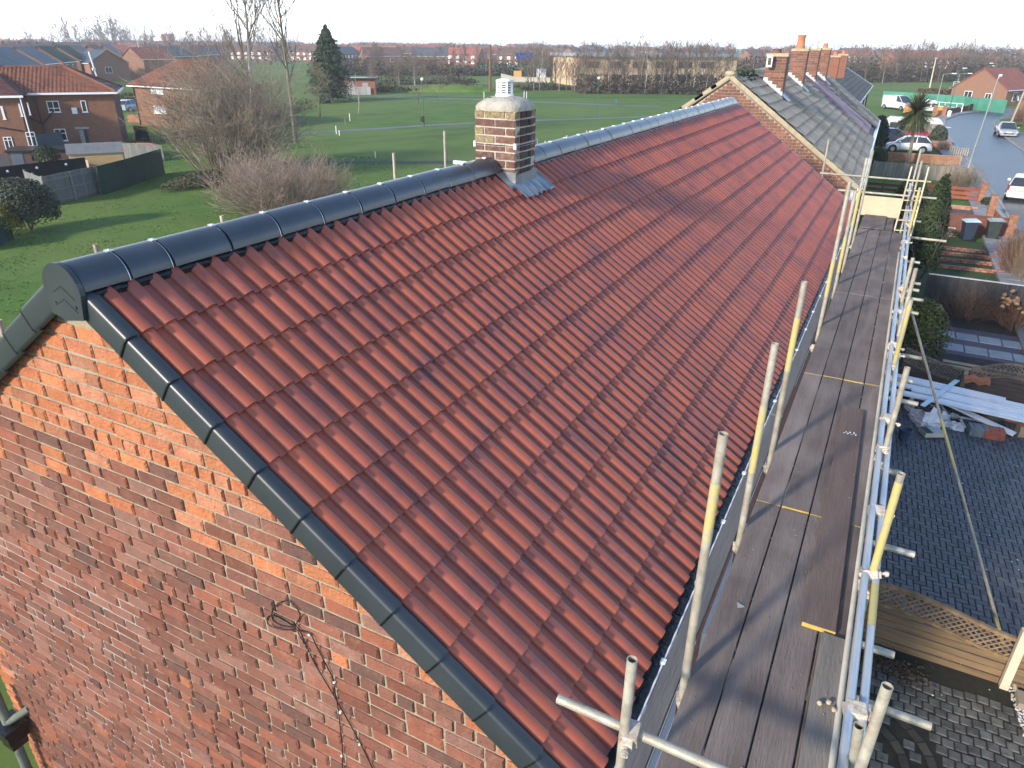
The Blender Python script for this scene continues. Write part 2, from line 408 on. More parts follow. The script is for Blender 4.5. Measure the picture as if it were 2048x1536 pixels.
# ridge tiles
RR, RCZ, RCY = .158, -.088, -.046
def ridge_mb(ln, r=RR, t=.016, n=16, a0=4):
    b = MB(); A = [math.radians(a0+(180-2*a0)*i/n) for i in range(n+1)]
    o = [(r*math.cos(a), r*math.sin(a)) for a in A]; q = [((r-t)*math.cos(a), (r-t)*math.sin(a)) for a in A]
    def shell(P, sm): b.add([(0,y,z) for y, z in P]+[(ln,y,z) for y, z in P], [(i,i+1,n+2+i,n+1+i) for i in range(n)], smooth=sm)
    shell(o, True); shell(q, True)
    for x in (0, ln): b.add([(x,y,z) for y, z in o]+[(x,y,z) for y, z in q], [(i,i+1,n+2+i,n+1+i) for i in range(n)])
    for i in (0, n): b.add([(0,*o[i]),(ln,*o[i]),(ln,*q[i]),(0,*q[i])], [(0,1,2,3)])
    return b
joints = [-.035, .262, .555]
while joints[-1] < CHX-.47: joints.append(joints[-1]+.456)
joints.append(CHX-.02)
seg = list(zip(joints, joints[1:]))
j2 = [CHX2+.01, CHX2+.17]
while j2[-1] < L-.3: j2.append(j2[-1]+.456)
j2[-1] = min(j2[-1], L+.03); seg += list(zip(j2, j2[1:]))
std = ridge_mb(.436).mesh('ridge_tile'); std.materials.append(M_ridge)
clip = MB(); clip.box(-.024,.024,-.018,.018,-.004,.003); clip.box(-.014,.014,-.028,.028,.003,.006); clip.tube((0,0,.004),(0,0,.010),.008,n=8)
clip_m = clip.mesh('ridge_clip'); clip_m.materials.append(M_metal)
un = MB()
A = [math.radians(2+176*i/16) for i in range(17)]
un.add([(x,(RR-.010)*math.cos(a),(RR-.010)*math.sin(a)) for x in (-.05,.05) for a in A], [(i,i+1,18+i,17+i) for i in range(16)], smooth=True)
lip = [(x,(RR+.002)*math.cos(a),(RR+.002)*math.sin(a)) for x in (-.013,-.009) for a in A]
union_m = un.mesh('ridge_union'); union_m.materials.append(M_black)
li = MB(); li.add(lip, [(i,i+1,18+i,17+i) for i in range(16)], smooth=True)
lip_m = li.mesh('joint_strip'); lip_m.materials.append(M_metal)
for i, (a, b) in enumerate(seg):
    tl = rj.uniform(-.003, .003)
    if abs(b-a-.456) < .004: obj('ridge_tile', std, None, roof, (a+.010, tl+RCY, RCZ+rj.uniform(-.003,.003)), (0, rj.uniform(-.006,.006), rj.uniform(-.006,.006)))
    else: obj('ridge_tile', ridge_mb(b-a-.020), M_ridge, roof, (a+.010, tl+RCY, RCZ))
    if i and a not in (CHX2+.01,):
        obj('ridge_union', union_m, None, roof, (a, RCY, RCZ)); obj('joint_strip', lip_m, None, roof, (a, RCY, RCZ))
        obj('ridge_clip', clip_m, None, roof, (a, RCY, RCZ+RR))
# ridge end cap
ec = MB(); out = [((RR+.006)*math.cos(math.radians(a)), RCZ+(RR+.006)*math.sin(math.radians(a))) for a in range(0, 181, 12)]
out = [(-y, z) for y, z in out] + [(.150,-.235),(0.02,-.262),(-.135,-.235)]
ec.prism([(-.062,y,z) for y, z in out], (.03,0,0))
ec.v = [(x,y+RCY,z) for x, y, z in ec.v]; ecap = obj('ridge_end_cap', ec, M_verge, roof)
em = MB()
for dz in (0, -.075):
    p = [(-.063,.085,-.10+dz),(-.063,0.0,-.055+dz),(-.063,-.10,-.12+dz)]
    em.bar(p[0], p[1], .006, .006); em.bar(p[1], p[2], .006, .006)
for y in (-.095, .085): em.tube((-.060,y,-.165),(-.068,y,-.165),.010,n=8)
em.v = [(x,y+RCY,z) for x, y, z in em.v]; stuff('moulded_chevrons', em, M_verge, roof)
# verge units
def verge_mb(side):
    b = MB(); t = .0045; ln = GA+.055
    def sect(y, lift, out):                                   # cross-section: flange on the tile, rounded nose, face, lower lip
        P = [(.042,.036),(.008,.040),(-.018,.038),(-.030,.028),(-.034,.012),(-.034,-.105),(-.030,-.122),(-.012,-.132)]
        return [(x-out if x < 0 else x, y, z+lift) for x, z in P]
    a, m = sect(0, .012, .007), sect(ln, -.002, 0); n = len(a)
    ai = [(x+t*(.9 if x < .01 else 0), y, z-t) for x, y, z in a]
    b.add(a+m, [(i,i+1,n+i+1,n+i) for i in range(n-1)], smooth=True)
    b.add(a+ai, [(i,i+1,n+i+1,n+i) for i in range(n-1)])
    b.add([a[-1], m[-1], (m[-1][0],m[-1][1],m[-1][2]+.03), (a[-1][0],a[-1][1],a[-1][2]+.03)], [(0,1,2,3)])
    if side > 0: b.v = [(x,-y,z) for x, y, z in b.v]
    return b
def seam_mb(side):
    b = MB(); P = [(.045,.038),(.008,.0425),(-.019,.0405),(-.032,.030),(-.0365,.012),(-.0365,-.105),(-.032,-.124),(-.010,-.136)]; n = len(P)
    b.add([(x,.400-GA-.002,z) for x, z in P]+[(x,.400-GA+.007,z) for x, z in P], [(i,i+1,n+i+1,n+i) for i in range(n-1)])
    if side > 0: b.v = [(x,-y,z) for x, y, z in b.v]
    m = b.mesh('verge_seam'); m.materials.append(M_black); return m
SM1, SM2 = seam_mb(-1), seam_mb(1)
vm = verge_mb(-1).mesh('verge_unit'); vm.materials.append(M_verge)
vl = verge_mb(1).mesh('verge_unit'); vl.materials.append(M_verge)
for c in range(NC):
    s = S0+(c+1)*GA
    obj('verge_unit', vm, None, roof, slope(0, s+.012, 0), (TH, 0, 0))
    o = obj('verge_unit', vl, None, roof, slope(0, s+.012, 0, 1), (-TH, 0, 0))
    obj('verge_seam', SM1, None, roof, slope(-.0085, s+.012+.055, .009), (TH,0,0)); obj('verge_seam', SM2, None, roof, slope(-.0085, s+.012+.055, .009, 1), (-TH,0,0))
    o = obj('verge_unit', vm, None, roof, slope(L, s+.012, 0), (TH, 0, 0)); o.scale = (-1, 1, 1)
# timber undercloak on the left rake
ucl = MB()
for sd in (-1, 1):
    ucl.prism([slope(-.012,.1,-.03,sd), slope(-.012,3.95,-.03,sd), slope(-.012,3.95,-.10,sd), slope(-.012,.1,-.10,sd)], (.06,0,0))
obj('undercloak', ucl, mat('dark_timber', [(.035,.022,.016),(.06,.036,.024)], scale=10), roof)
# --- eaves
fa = MB(); fa.box(.02, L-.02, -3.20, -3.18, -2.62, -2.36); fa.box(.02, L-.02, -3.19, -3.155, -2.635, -2.61)
fa.box(.02, L-.02, 3.18, 3.20, -2.62, -2.36)
obj('fascia', fa, M_upvc, house, hs)
ef = MB(); r1 = random.Random(8); x = .0; prev = None              # eaves felt, cut ragged, hanging into the gutter
while x < L:
    d = r1.uniform(.03, .085)
    cur = (x, d)
    if prev:
        a, b = prev, cur
        ef.quad(slope(a[0],3.90,-.006), slope(b[0],3.90,-.006), slope(b[0],4.02,-.010), slope(a[0],4.02,-.010))
        pa, pb = slope(a[0],4.02,-.010), slope(b[0],4.02,-.010)
        ef.quad(pa, pb, pb+Vector((0,-b[1]*.55,-b[1]*.55)), pa+Vector((0,-a[1]*.55,-a[1]*.55)))
    prev = cur; x += r1.uniform(.05, .13)
obj('eaves_felt', ef, M_black, house, hs)
gu = MB(); GY, GZ, GR = -3.292, -2.342, .058
n = 10; Aq = [math.radians(180+180*i/n) for i in range(n+1)]
for rr in (GR, GR-.003):
    gu.add([(xx, GY+rr*math.cos(a), GZ+rr*math.sin(a)) for xx in (-.03, L+.03) for a in Aq], [(i,i+1,n+2+i,n+1+i) for i in range(n)], smooth=True)
gut = obj('gutter', gu, M_upvc, house, hs)
gl = MB(); gl.tube((-.03,GY-GR,GZ),(L+.03,GY-GR,GZ),.0075,n=8)
for i in range(21):
    x = .30+i*.83
    gl.box(x-.02,x+.02,GY-GR-.016,GY-GR+.018,GZ-.012,GZ+.014); gl.box(x-.012,x+.012,GY-GR-.024,GY-GR-.010,GZ-.02,GZ+.006)
obj('gutter_lip', gl, M_upvc, gut)
gd = MB(); r1 = random.Random(4)
for i in range(170): 
    x = i*.1; gd.quad((x,GY-.046,GZ-.018+r1.uniform(0,.008)),(x+.1,GY-.046,GZ-.018+r1.uniform(0,.008)),(x+.1,GY+.05,GZ-.012),(x,GY+.05,GZ-.012))
obj('gutter_silt', gd, M_black, gut)
# --- front windows and the pale door canopy glimpsed past the boards
def window_part(par, base, x0, x1, y, z0, z1, nx=2, out=-1, glass=M_glass, frame=M_upvc, transom=None, ax='x'):
    f = MB(); w_, d = .06, .05
    def bx(a0,a1,b0,b1,dd0,dd1):
        ya, yb = sorted((y+out*dd0, y+out*dd1))
        if ax == 'x': f.box(a0,a1,ya,yb,b0,b1)
        else: f.box(ya,yb,a0,a1,b0,b1)
    bx(x0,x1,z0,z0+w_,0,d); bx(x0,x1,z1-w_,z1,0,d); bx(x0,x0+w_,z0+w_,z1-w_,0,d); bx(x1-w_,x1,z0+w_,z1-w_,0,d)
    for i in range(1, nx):
        xm = x0+(x1-x0)*i/nx; bx(xm-w_/2,xm+w_/2,z0+w_,z1-w_,0,d)
    if transom: bx(x0+w_,x1-w_,z0+(z1-z0)*transom-.025,z0+(z1-z0)*transom+.025,0,d*.9)
    bx(x0-.05,x1+.05,z0-.05,z0,0,d+.04)
    o = obj('window', f, frame, par, -base if base is not None else (0,0,0))
    g = MB(); ya, yb = sorted((y+out*.004, y+out*.02))
    if ax == 'x': g.box(x0+.02,x1-.02,ya,yb,z0+.02,z1-.02)
    else: g.box(ya,yb,x0+.02,x1-.02,z0+.02,z1-.02)
    obj('pane', g, glass, o); return o
window_part(house, HB, 1.2, 3.3, -WY, -6.1, -4.6, 3, glass=M_pale); window_part(house, HB, 4.0, 6.3, -WY, -6.1, -4.7, 3, glass=M_pale)
window_part(house, HB, 1.4, 3.0, -WY, -3.9, -2.75, 2); window_part(house, HB, 5.0, 7.0, -WY, -3.9, -2.75, 2, glass=M_pale); window_part(house, HB, 9.5, 11.5, -WY, -3.9, -2.75, 2)

# --- chimney
cb = MB(); cb.box(CHX+.011, CHX2-.011, -.355, .131, -1.0, .54)
chim = obj('chimney', cb, mat('chimney_mortar', [(.34,.31,.26),(.50,.47,.41)], scale=11, rough=.95, bump=.7, bscale=50), house, hs)
M_chb = mat('chimney_brick', [(.085,.060,.052),(.165,.085,.066),(.36,.29,.22)], scale=13, rough=.92, bump=.6, bscale=60, rand=.2,
            ramp=[(.17,.070,.055),(.10,.06,.052),(.15,.068,.054),(.085,.055,.05),(.18,.08,.06)], mixr=.45)
M_chl = mat('chimney_brick_lichen', [(.09,.075,.055),(.20,.16,.10),(.24,.19,.11),(.42,.33,.10)], scale=30, rough=.95, bump=.7, bscale=60)
M_chd = mat('chimney_brick_shaded', [(.045,.035,.036),(.085,.055,.05)], scale=16, rough=.95, bump=.6, bscale=60, rand=.25)  # shade on the faces along the ridge, painted as darker brick
rows = 9; ch_ = .0835
x0, x1, y0, y1 = CHX, CHX2, -.366, .142
for r in range(rows):
    zt = .535-r*ch_; zb = zt-ch_+.018; zc = (zt+zb)/2; h = zt-zb
    def br(cx, cy, lx, ly, mm):
        q = MB(); q.box(cx-lx/2,cx+lx/2,cy-ly/2,cy+ly/2,zb,zt)
        q.v = [(a+random.uniform(-.003,.003), b+random.uniform(-.003,.003), c+random.uniform(-.003,.003)) for a, b, c in q.v]
        obj('brick', q, mm, chim)
    cuts_y = [y0, (y0+y1)/2, y1] if r % 2 else [y0, y0+.125, y1-.125, y1]
    for i, (a, b) in enumerate(zip(cuts_y, cuts_y[1:])):
        mm = M_chl if r == 0 or (r in (2,3) and i == len(cuts_y)-2) else M_chb
        for xx in (x0+.055, x1-.055): br(xx, (a+b)/2, .11, b-a-.020, mm)
    cuts_x = [x0+.11, x0+.115+.13, x1-.11] if r % 2 == 0 else [x0+.11, x0+.11+.20, x1-.11]
    for a, b in zip(cuts_x, cuts_x[1:]):
        for yy in (y0+.055, y1-.055): br((a+b)/2, yy, b-a-.020, .11, M_chd)
fl = MB(); n = 12                                                # domed cement flaunching over a square stack
ringp = []
for lv, (k_, zz) in enumerate(((1.0,.535),(1.03,.575),(.98,.605),(.80,.645),(.55,.668),(.30,.676))):
    ring = []
    for i in range(24):
        a = 2*math.pi*i/24; c, s_ = math.cos(a), math.sin(a); p = 7-lv*1.1
        rr = 1/((abs(c)**p+abs(s_)**p)**(1/p))
        ring.append(((x0+x1)/2+c*rr*.258*k_+random.uniform(-.004,.004), (y0+y1)/2+s_*rr*.262*k_+random.uniform(-.004,.004), zz+random.uniform(-.004,.004)))
    ringp.append(ring)
fl.add([p for r_ in ringp for p in r_], [(j*24+i, j*24+(i+1)%24, (j+1)*24+(i+1)%24, (j+1)*24+i) for j in range(5) for i in range(24)], smooth=True)
fl.add(ringp[-1], [tuple(range(24))])
obj('flaunching', fl, M_flaunch, chim)
cr_ = MB()
P = [(4.87,.02),(4.90,-.06),(4.93,-.10),(4.93,-.18),(4.98,-.24),(5.02,-.30)]
zz = [.662,.664,.664,.652,.638,.622]
cr_.path([(x,y,z_) for (x, y), z_ in zip(P, zz)], .004, n=5)
obj('crack', cr_, M_black, chim)
pt = MB(); pc = (5.02, -.095, .66)
pt.lathe([(.098,0),(.100,.03),(.088,.035)], pc, 18)
for i in range(8):
    a = 2*math.pi*i/8; pt.bar((pc[0]+.082*math.cos(a),pc[1]+.082*math.sin(a),pc[2]+.03),(pc[0]+.082*math.cos(a),pc[1]+.082*math.sin(a),pc[2]+.155),.022,.012)
for i in range(5): pt.lathe([(.070,.035+i*.024),(.088,.032+i*.024),(.088,.042+i*.024),(.070,.046+i*.024)], pc, 18)
pt.lathe([(.086,.150),(.094,.154),(.094,.172),(.05,.186),(.0,.188)], pc, 18)
obj('chimney_pot', pt, mat('pot_white_metal', [(.62,.63,.62),(.74,.74,.73)], scale=9, rough=.5), chim)
ptc = MB(); ptc.lathe([(.062,.03),(.062,.15)], pc, 14); obj('pot_core', ptc, M_black, chim)
cw = MB()
for za in (.185, .205): cw.path([(x0-.006,y1+.006,za),(x0-.006,y0-.006,za),(x1+.006,y0-.006,za+.004),(x1+.006,y1+.006,za)], .0014, n=5)
for x, y in ((x0-.008,y0-.008),(x0-.008,y1-.02),(x1+.002,y0-.008)): cw.box(x,x+.028,y,y+.028,.165,.225)
obj('lashing_wire', cw, M_metal, chim)
le = MB()                                                        # lead: cover flashings, front apron dressed over the rolls, side gutter
le.quad((x0-.006,y0-.012,-.245),(x1+.006,y0-.012,-.245),(x1+.006,y0-.012,-.085),(x0-.006,y0-.012,-.100))
le.box(x0-.008,x0-.002,y0-.010,.15,-.34,-.075)
ap = []
nx = 16
for i in range(nx+1):
    x = x0-.09+(x1-x0+.13)*i/nx; wv = .012*math.sin(2*math.pi*x/.15)
    ap.append((slope(x,.42,.064), slope(x,.48,.066+wv*.4), slope(x,.63+.02*math.sin(i*2.1),.066+wv)))
for a, b in zip(ap, ap[1:]):
    le.quad(a[0],b[0],b[1],a[1]); le.quad(a[1],b[1],b[2],a[2])
le.quad(slope(x0-.14,.20,.052), slope(x0-.004,.20,.052), slope(x0-.004,.46,.052), slope(x0-.14,.46,.050))
for i in range(6):                                               # raised side soaker with a rolled edge
    s_ = .10+i*.085; le.quad(slope(x1+.004,s_,.055), slope(x1+.14,s_,.062), slope(x1+.14,s_+.085,.062), slope(x1+.004,s_+.085,.055))
le.tube(slope(x1+.145,.10,.058), slope(x1+.145,.61,.058), .016, n=8); le.tube(slope(x1+.0,.61,.056), slope(x1+.145,.61,.056), .014, n=8)
obj('lead_flashing', le, M_lead, chim)

# --- unseen house behind the camera, its roof outline made up to shade this gable
nb = thing('terraced_house', 'unseen brick house next in the row, its roof shaped to shade the near gable', 'house', (-31.0, 0, ZG))
NP, NZ = 1.0, 8.80                                             # ridge set back and garden slope drawn out to shape the cast shadow
q = MB(); q.prism([(0,-WY,-.1),(0,-WY,4.55),(0,NP,NZ-.1),(0,8.2,NZ-1.9),(0,8.2,-.1)], (16.8,0,0)); obj('wall', q, M_wallbrick, nb)
q = MB()
q.prism([(-.05,NP,NZ),(16.85,NP,NZ),(16.85,-3.3,NZ-4.05),(-.05,-3.3,NZ-4.05)], (0,0,-.06)); q.prism([(-.05,NP,NZ),(16.85,NP,NZ),(16.85,8.4,NZ-1.78),(-.05,8.4,NZ-1.78)], (0,0,-.06))
obj('roof', q, M_tile, nb)
# ================================================================== plants
def twig_mesh(name, segs):
    """segs: rows p0(3) p1(3) r0 r1 -> three sided tapering sticks"""
    s = np.array(segs, np.float64); a, b = s[:, :3], s[:, 3:6]; d = b-a
    ln = np.linalg.norm(d, axis=1, keepdims=True); d = d/np.maximum(ln, 1e-9)
    h = np.where(np.abs(d[:, 2:3]) < .9, np.array([[0,0,1.]]), np.array([[1.,0,0]]))
    x = np.cross(d, h); x /= np.maximum(np.linalg.norm(x, axis=1, keepdims=True), 1e-9); y = np.cross(d, x)
    V = []
    for base, r in ((a, s[:, 6:7]), (b, s[:, 7:8])):
        for k in range(3):
            t = 2*math.pi*k/3; V.append(base+(x*math.cos(t)+y*math.sin(t))*r)
    return np_mesh(name, np.stack(V, 1), 6, [(0,1,4,3),(1,2,5,4),(2,0,3,5)], True)
def grow(segs, p, d, ln, r, lv, rnd, spread=.55, nb=3, wig=.16, up=.12, rmin=.003, shrink=.62, first=.35, nseg=4):
    pts = [p]; dd = d.copy()
    for i in range(nseg):
        dd = (dd+Vector((rnd.gauss(0,wig),rnd.gauss(0,wig),rnd.gauss(0,wig)+up*.5))).normalized()
        q = pts[-1]+dd*(ln/nseg); ra, rb = r*(1-.75*i/nseg), r*(1-.75*(i+1)/nseg)
        segs.append((*pts[-1], *q, max(ra,rmin), max(rb,rmin))); pts.append(q)
    if lv <= 0: return
    for k in range(nb):
        t = first+(1-first)*(k+rnd.random())/nb; i = min(int(t*nseg), nseg-1); f = t*nseg-i
        s0 = pts[i].lerp(pts[i+1], f)
        ax = Vector((rnd.gauss(0,1),rnd.gauss(0,1),rnd.gauss(0,.6)+.15)); ax.normalize()
        nd = ((pts[i+1]-pts[i]).normalized()*(1-spread)+ax*spread+Vector((0,0,up))).normalized()
        grow(segs, s0, nd, ln*shrink*rnd.uniform(.65,1.15), max(r*(1-.75*t)*.6, rmin), lv-1, rnd, spread, nb, wig, up, rmin, shrink, .2, max(2, nseg-1))
def bare_tree_parts(seed, h, r, lv=4, nb=5, spread=.5, up=.10, forks=1, rmin=.006, lean=(0,0), shrink=.55, clear=.3):
    rnd = random.Random(seed); trunk, crown = [], []
    tp = [Vector((0,0,0))]; dd = Vector((lean[0], lean[1], 1)).normalized(); n = 9
    for i in range(n):
        dd = (dd+Vector((rnd.gauss(0,.035),rnd.gauss(0,.035),.03))).normalized()
        tp.append(tp[-1]+dd*h/n); trunk.append((*tp[-2], *tp[-1], max(r*(1-.9*i/n), rmin), max(r*(1-.9*(i+1)/n), rmin)))
    for k in range(nb*3):
        t = clear+(1-clear)*(k+rnd.random())/(nb*3); i = min(int(t*n), n-1); s0 = tp[i].lerp(tp[i+1], t*n-i)
        a = rnd.uniform(0, 6.283); e = rnd.uniform(.35, 1.0)
        grow(crown, s0, Vector((math.cos(a)*spread*1.4, math.sin(a)*spread*1.4, e)).normalized(), h*(.42-.26*t)*rnd.uniform(.7,1.2), max(r*(1-.85*t)*.5, rmin*1.5), lv-1, rnd, spread, 3+(lv>3), .13, up, rmin, shrink)
    return trunk, crown
M_bark = mat('bark_grey_brown', [(.075,.062,.050),(.15,.128,.10),(.21,.185,.145)], scale=5, rough=.95, bump=.5, bscale=20)
M_twig = mat('twigs_brown_grey', [(.12,.095,.074),(.20,.165,.128)], scale=.6, rough=.95, rand=.25)
M_twigred = mat('twigs_reddish', [(.12,.078,.062),(.19,.135,.105)], scale=.5, rough=.95, rand=.2)
M_birch = mat('birch_bark', [(.20,.18,.155),(.46,.44,.40)], scale=3, rough=.85)
def bare_tree(label, loc, seed, h, r, group=None, cat='tree', mt=None, mc=None, **k):
    tr, cr = bare_tree_parts(seed, h, r, **k); t = thing('bare_tree', label, cat, loc, 0, group)
    obj('trunk', twig_mesh('trunk', tr), mt or M_bark, t); obj('crown', twig_mesh('crown', cr), mc or M_twig, t); return t
def twig_bush(label, loc, rx, ry, h, stems, lv, seed, m, r=.02, nb=4, name='bare_bush', spread=.42, up=.10, rmin=.003, cat='bush', group=None, lean=1.0, shrink=.6):
    rnd = random.Random(seed); S, T = [], []
    for i in range(stems):
        a = rnd.uniform(0,6.283); d = math.sqrt(rnd.random()); px_, py_ = math.cos(a)*d, math.sin(a)*d
        base = Vector((px_*rx*.42, py_*ry*.42, 0)); tip = Vector((px_*rx*lean, py_*ry*lean, h*(1-.45*d*d)*rnd.uniform(.75,1.05)))
        grow(S, base, (tip-base).normalized(), (tip-base).length*.85, r*rnd.uniform(.5,1.1), lv, rnd, spread, nb, .10, up, rmin, shrink, .18, 4)
    t = thing(name, label, cat, loc, 0, group); obj('branches', twig_mesh('branches', S), m, t); return t
def leaf_cloud(n, shell, size, rng, flat=.5):
    """n little leaf quads; shell(rng,n) gives points and outward normals"""
    P, N = shell(rng, n); N = N+rng.normal(0, flat, N.shape); N /= np.linalg.norm(N, axis=1, keepdims=True)
    u = np.cross(N, rng.normal(0,1,N.shape)); u /= np.linalg.norm(u, axis=1, keepdims=True); v = np.cross(N, u)
    s = size*rng.uniform(.6,1.4,(n,1))
    return np.stack([P-u*s, P+v*s*.45, P+u*s, P-v*s*.45], 1)
def lumpy(rx, ry, rz, lumps, seed, pw=.33, cone=0):
    g = np.random.default_rng(seed); L_ = g.normal(0,1,(lumps,3)); L_ /= np.linalg.norm(L_,axis=1,keepdims=True); k = g.uniform(-.35,.45,lumps)
    def f(rng, n):
        d = rng.normal(0,1,(n,3)); d /= np.linalg.norm(d,axis=1,keepdims=True); d[:,2] = np.where(d[:,2] < -.55, -d[:,2], d[:,2])
        w = np.exp(-(1-d@L_.T)*11); rad = 1+(w*k).sum(1)*.55
        rr = rad*rng.uniform(.18,1,n)**pw
        P = d*rr[:,None]*np.array([rx,ry,rz])
        if cone:
            t = np.clip((P[:,2]/rz+1)/2, 0, 1); P[:,:2] *= (1-t[:,None]*cone*1.0)*1.25
        return P, d
    return f
def leaf_bush(label, loc, rx, ry, rz, n, size, m, seed, name='shrub', cat='shrub', stem=True, lumps=14, cone=0, group=None, z0=None, pw=.33):
    t = thing(name, label, cat, loc, 0, group); rng = np.random.default_rng(seed)
    V = leaf_cloud(n, lumpy(rx,ry,rz,lumps,seed,pw,cone), size, rng); V[:,:,2] += (rz*.92 if z0 is None else z0)
    obj('foliage', np_mesh('foliage', V, 4, [(0,1,2,3)]), m, t)
    if stem:
        S = []; rnd = random.Random(seed)
        for i in range(7): grow(S, Vector((0,0,0)), Vector((rnd.gauss(0,.35),rnd.gauss(0,.35),1)).normalized(), rz*1.3, .03, 2, rnd, .4, 3)
        obj('branches', twig_mesh('branches', S), M_bark, t)
    return t
def leafmat(n, a, b, c): return mat(n, [a,b,c], scale=1.8, rough=.65, rand=.35, spec=.3)
M_conif = leafmat('conifer_green', (.014,.026,.012),(.028,.046,.018),(.045,.065,.026))
M_dgreen = leafmat('evergreen_dark', (.012,.022,.011),(.022,.038,.016),(.036,.055,.022))
M_ygreen = leafmat('leaf_yellow_green', (.045,.058,.012),(.085,.095,.018),(.13,.13,.03))
M_gold = leafmat('leaf_golden', (.08,.085,.015),(.16,.15,.02),(.24,.20,.03))
M_grey = leafmat('leaf_grey_green', (.030,.040,.026),(.055,.066,.042),(.085,.095,.062))
# ================================================================== scaffold along the eaves
PZ = -2.15                                                     # top of the boards
sc = thing('scaffold', 'galvanised tube scaffold with yellow banded poles along the eaves of the new roof', 'scaffolding', (5, -4, ZG))
sb = -Vector((5, -4, ZG)); SR = .0245
def pole(name, a, b, m=M_tube, par=sc, base=sb, band=None, hol=True, r=SR):
    q = MB(); q.tube(a, b, r, n=14, hollow=.004 if hol else 0); o = obj(name, q, m, par, base)
    if band:
        a, b = Vector(a), Vector(b)
        for t0, t1 in band:
            y = MB(); y.tube(a.lerp(b, t0), a.lerp(b, t1), r+.0012, n=14, cap=False); obj('yellow_band', y, M_yellow, o)
    return o
def standard(x, y, ztop, band=None, z0=ZG): 
    bb = None
    if band: bb = [((za-z0)/(ztop-z0), (zb-z0)/(ztop-z0)) for za, zb in band]
    return pole('standard', (x,y,z0), (x,y,ztop), band=bb)
standard(.09, -3.415, -1.31)
standard(.90, -3.53, -.52, [(-1.15,-.80)])
standard(2.52, -3.525, -.63, [(-1.65,-1.1)])
standard(3.82, -3.53, -.55, [(-1.35,-.86)])
for (px, py), bnd in (((1700,363),(-1.75,-1.25)), ((1711,382),(-1.95,-1.4)), ((1734,316),(-1.55,-.95)), ((1746,300),None)):
    p = rplane(px, py, 1, -3.53); standard(p.x, -3.53, p.z, [bnd] if bnd else None)
p = rplane(1658, 278, 0, 17.6); standard(17.6, p.y, p.z)
# outer standards
OY = -4.43
outer = [((1775,1372),None), ((1803,947),.55), ((1815,735),None), ((1822,600),.45), ((1832,537),None), ((1826,516),None), ((1842,298),None), ((1844,322),None), ((1840,375),.45)]
for (px, py), bd in outer:
    p = rplane(px, py, 1, OY if py > 560 else OY-.02)
    standard(p.x, p.y, p.z, [(p.z-.9*bd-.35, p.z-.06)] if bd else None)
# ledgers: two pairs end to end along the outside of the boards
for y, z, m_, spans in ((-4.385, -2.03, M_tubeblue, ((.35,4.75),(4.7,9.0),(8.9,14.2),(14.1,19.5))), (-4.455, -2.06, M_tubeblue, ((.75,3.1),(3.05,6.6),(6.5,11.4),(11.3,16.5))),
                      (-3.64, -2.30, M_tube, ((-.2,5.0),(5.1,10.5),(10.6,16.8)))):
    for i, (a, b) in enumerate(spans):
        pole('ledger', (a,y,z), (b,y,z+.01*(i%2)), m_, band=((.42,.60),) if (i in (0,2) and y < -4.4) else None)
pole('ledger', (.4,-4.345,-2.115), (12.0,-4.345,-2.115), mat('scaffold_pale_edge', [(.42,.40,.33),(.55,.52,.44)], scale=8, rough=.6, rand=.1), hol=False, r=.016)
# transoms under the boards, ends poking out on the garden side
for x, ye in ((.45,-4.95),(1.28,-4.82),(1.75,-4.62),(2.9,-4.72),(4.1,-4.60),(5.7,-4.72),(6.3,-4.66),(7.1,-4.75),(8.9,-4.7),(9.6,-4.76),(10.1,-4.7),(10.5,-4.72),(11.9,-4.7),(13.9,-5.15),(15.6,-4.7)):
    pole('transom', (x,-3.57,PZ-.07), (x,ye,PZ-.075))
# end guard rails
pole('guard_rail', (.13,-3.05,-1.80), (.13,-5.6,-1.83), band=((.33,.50),))
for (a, b, xx) in (((1640,346),(1862,364),16.9), ((1676,380),(1873,397),16.4)):
    pole('guard_rail', rplane(*a,0,xx), rplane(*b,0,xx))
# rakers
pole('brace', rplane(1800,540,1,-4.50), G(2036,1394), band=((.0,.10),(.44,.56),(.86,.93)))
pole('brace', (.62,-4.40,-1.74), (1.0,-4.62,-3.9))
pole('brace', (13.2,-4.35,-1.2), (16.2,-4.38,-2.0))
# couplers
cm = MB(); cm.box(-.035,.035,-.033,.033,-.028,.028); cm.box(-.055,-.030,-.02,.02,-.018,.018); cm.tube((-.05,0,0),(-.095,0,.004),.008,n=6); cm.tube((-.075,0,0),(-.09,0,0),.015,n=6); cm.box(.03,.05,-.03,.03,-.012,.012)
cm.v = [(x*1.3,y*1.3,z*1.3) for x, y, z in cm.v]; cm_m = cm.mesh('coupler'); cm_m.materials.append(mat('coupler_steel', [(.30,.22,.16),(.48,.42,.34),(.62,.60,.55)], scale=30, rough=.7, metal=.2, rand=.25))
spots = [(.11,-3.44,-1.80)]+[(x,-3.55,PZ-.19) for x in (.9,2.52,3.82,7.1,10.2,13.0)]
for (px, py), bd in outer:
    p = rplane(px, py, 1, OY); spots += [(p.x, OY+.02, -2.04), (p.x-.05, OY+.03, -2.14)]
spots += [(1.0,-4.42,-2.04),(3.07,-4.42,-2.05),(4.72,-4.42,-2.02),(6.55,-4.42,-2.05),(8.95,-4.42,-2.03),(11.35,-4.42,-2.05),(14.1,-4.42,-2.03),(9.3,-4.45,-2.0)]
for i, s_ in enumerate(spots): obj('coupler', cm_m, None, sc, Vector(s_)+sb, (random.uniform(-.4,.4), random.uniform(-.3,.3), random.choice((0,1.57,3.14))+random.uniform(-.3,.3)))
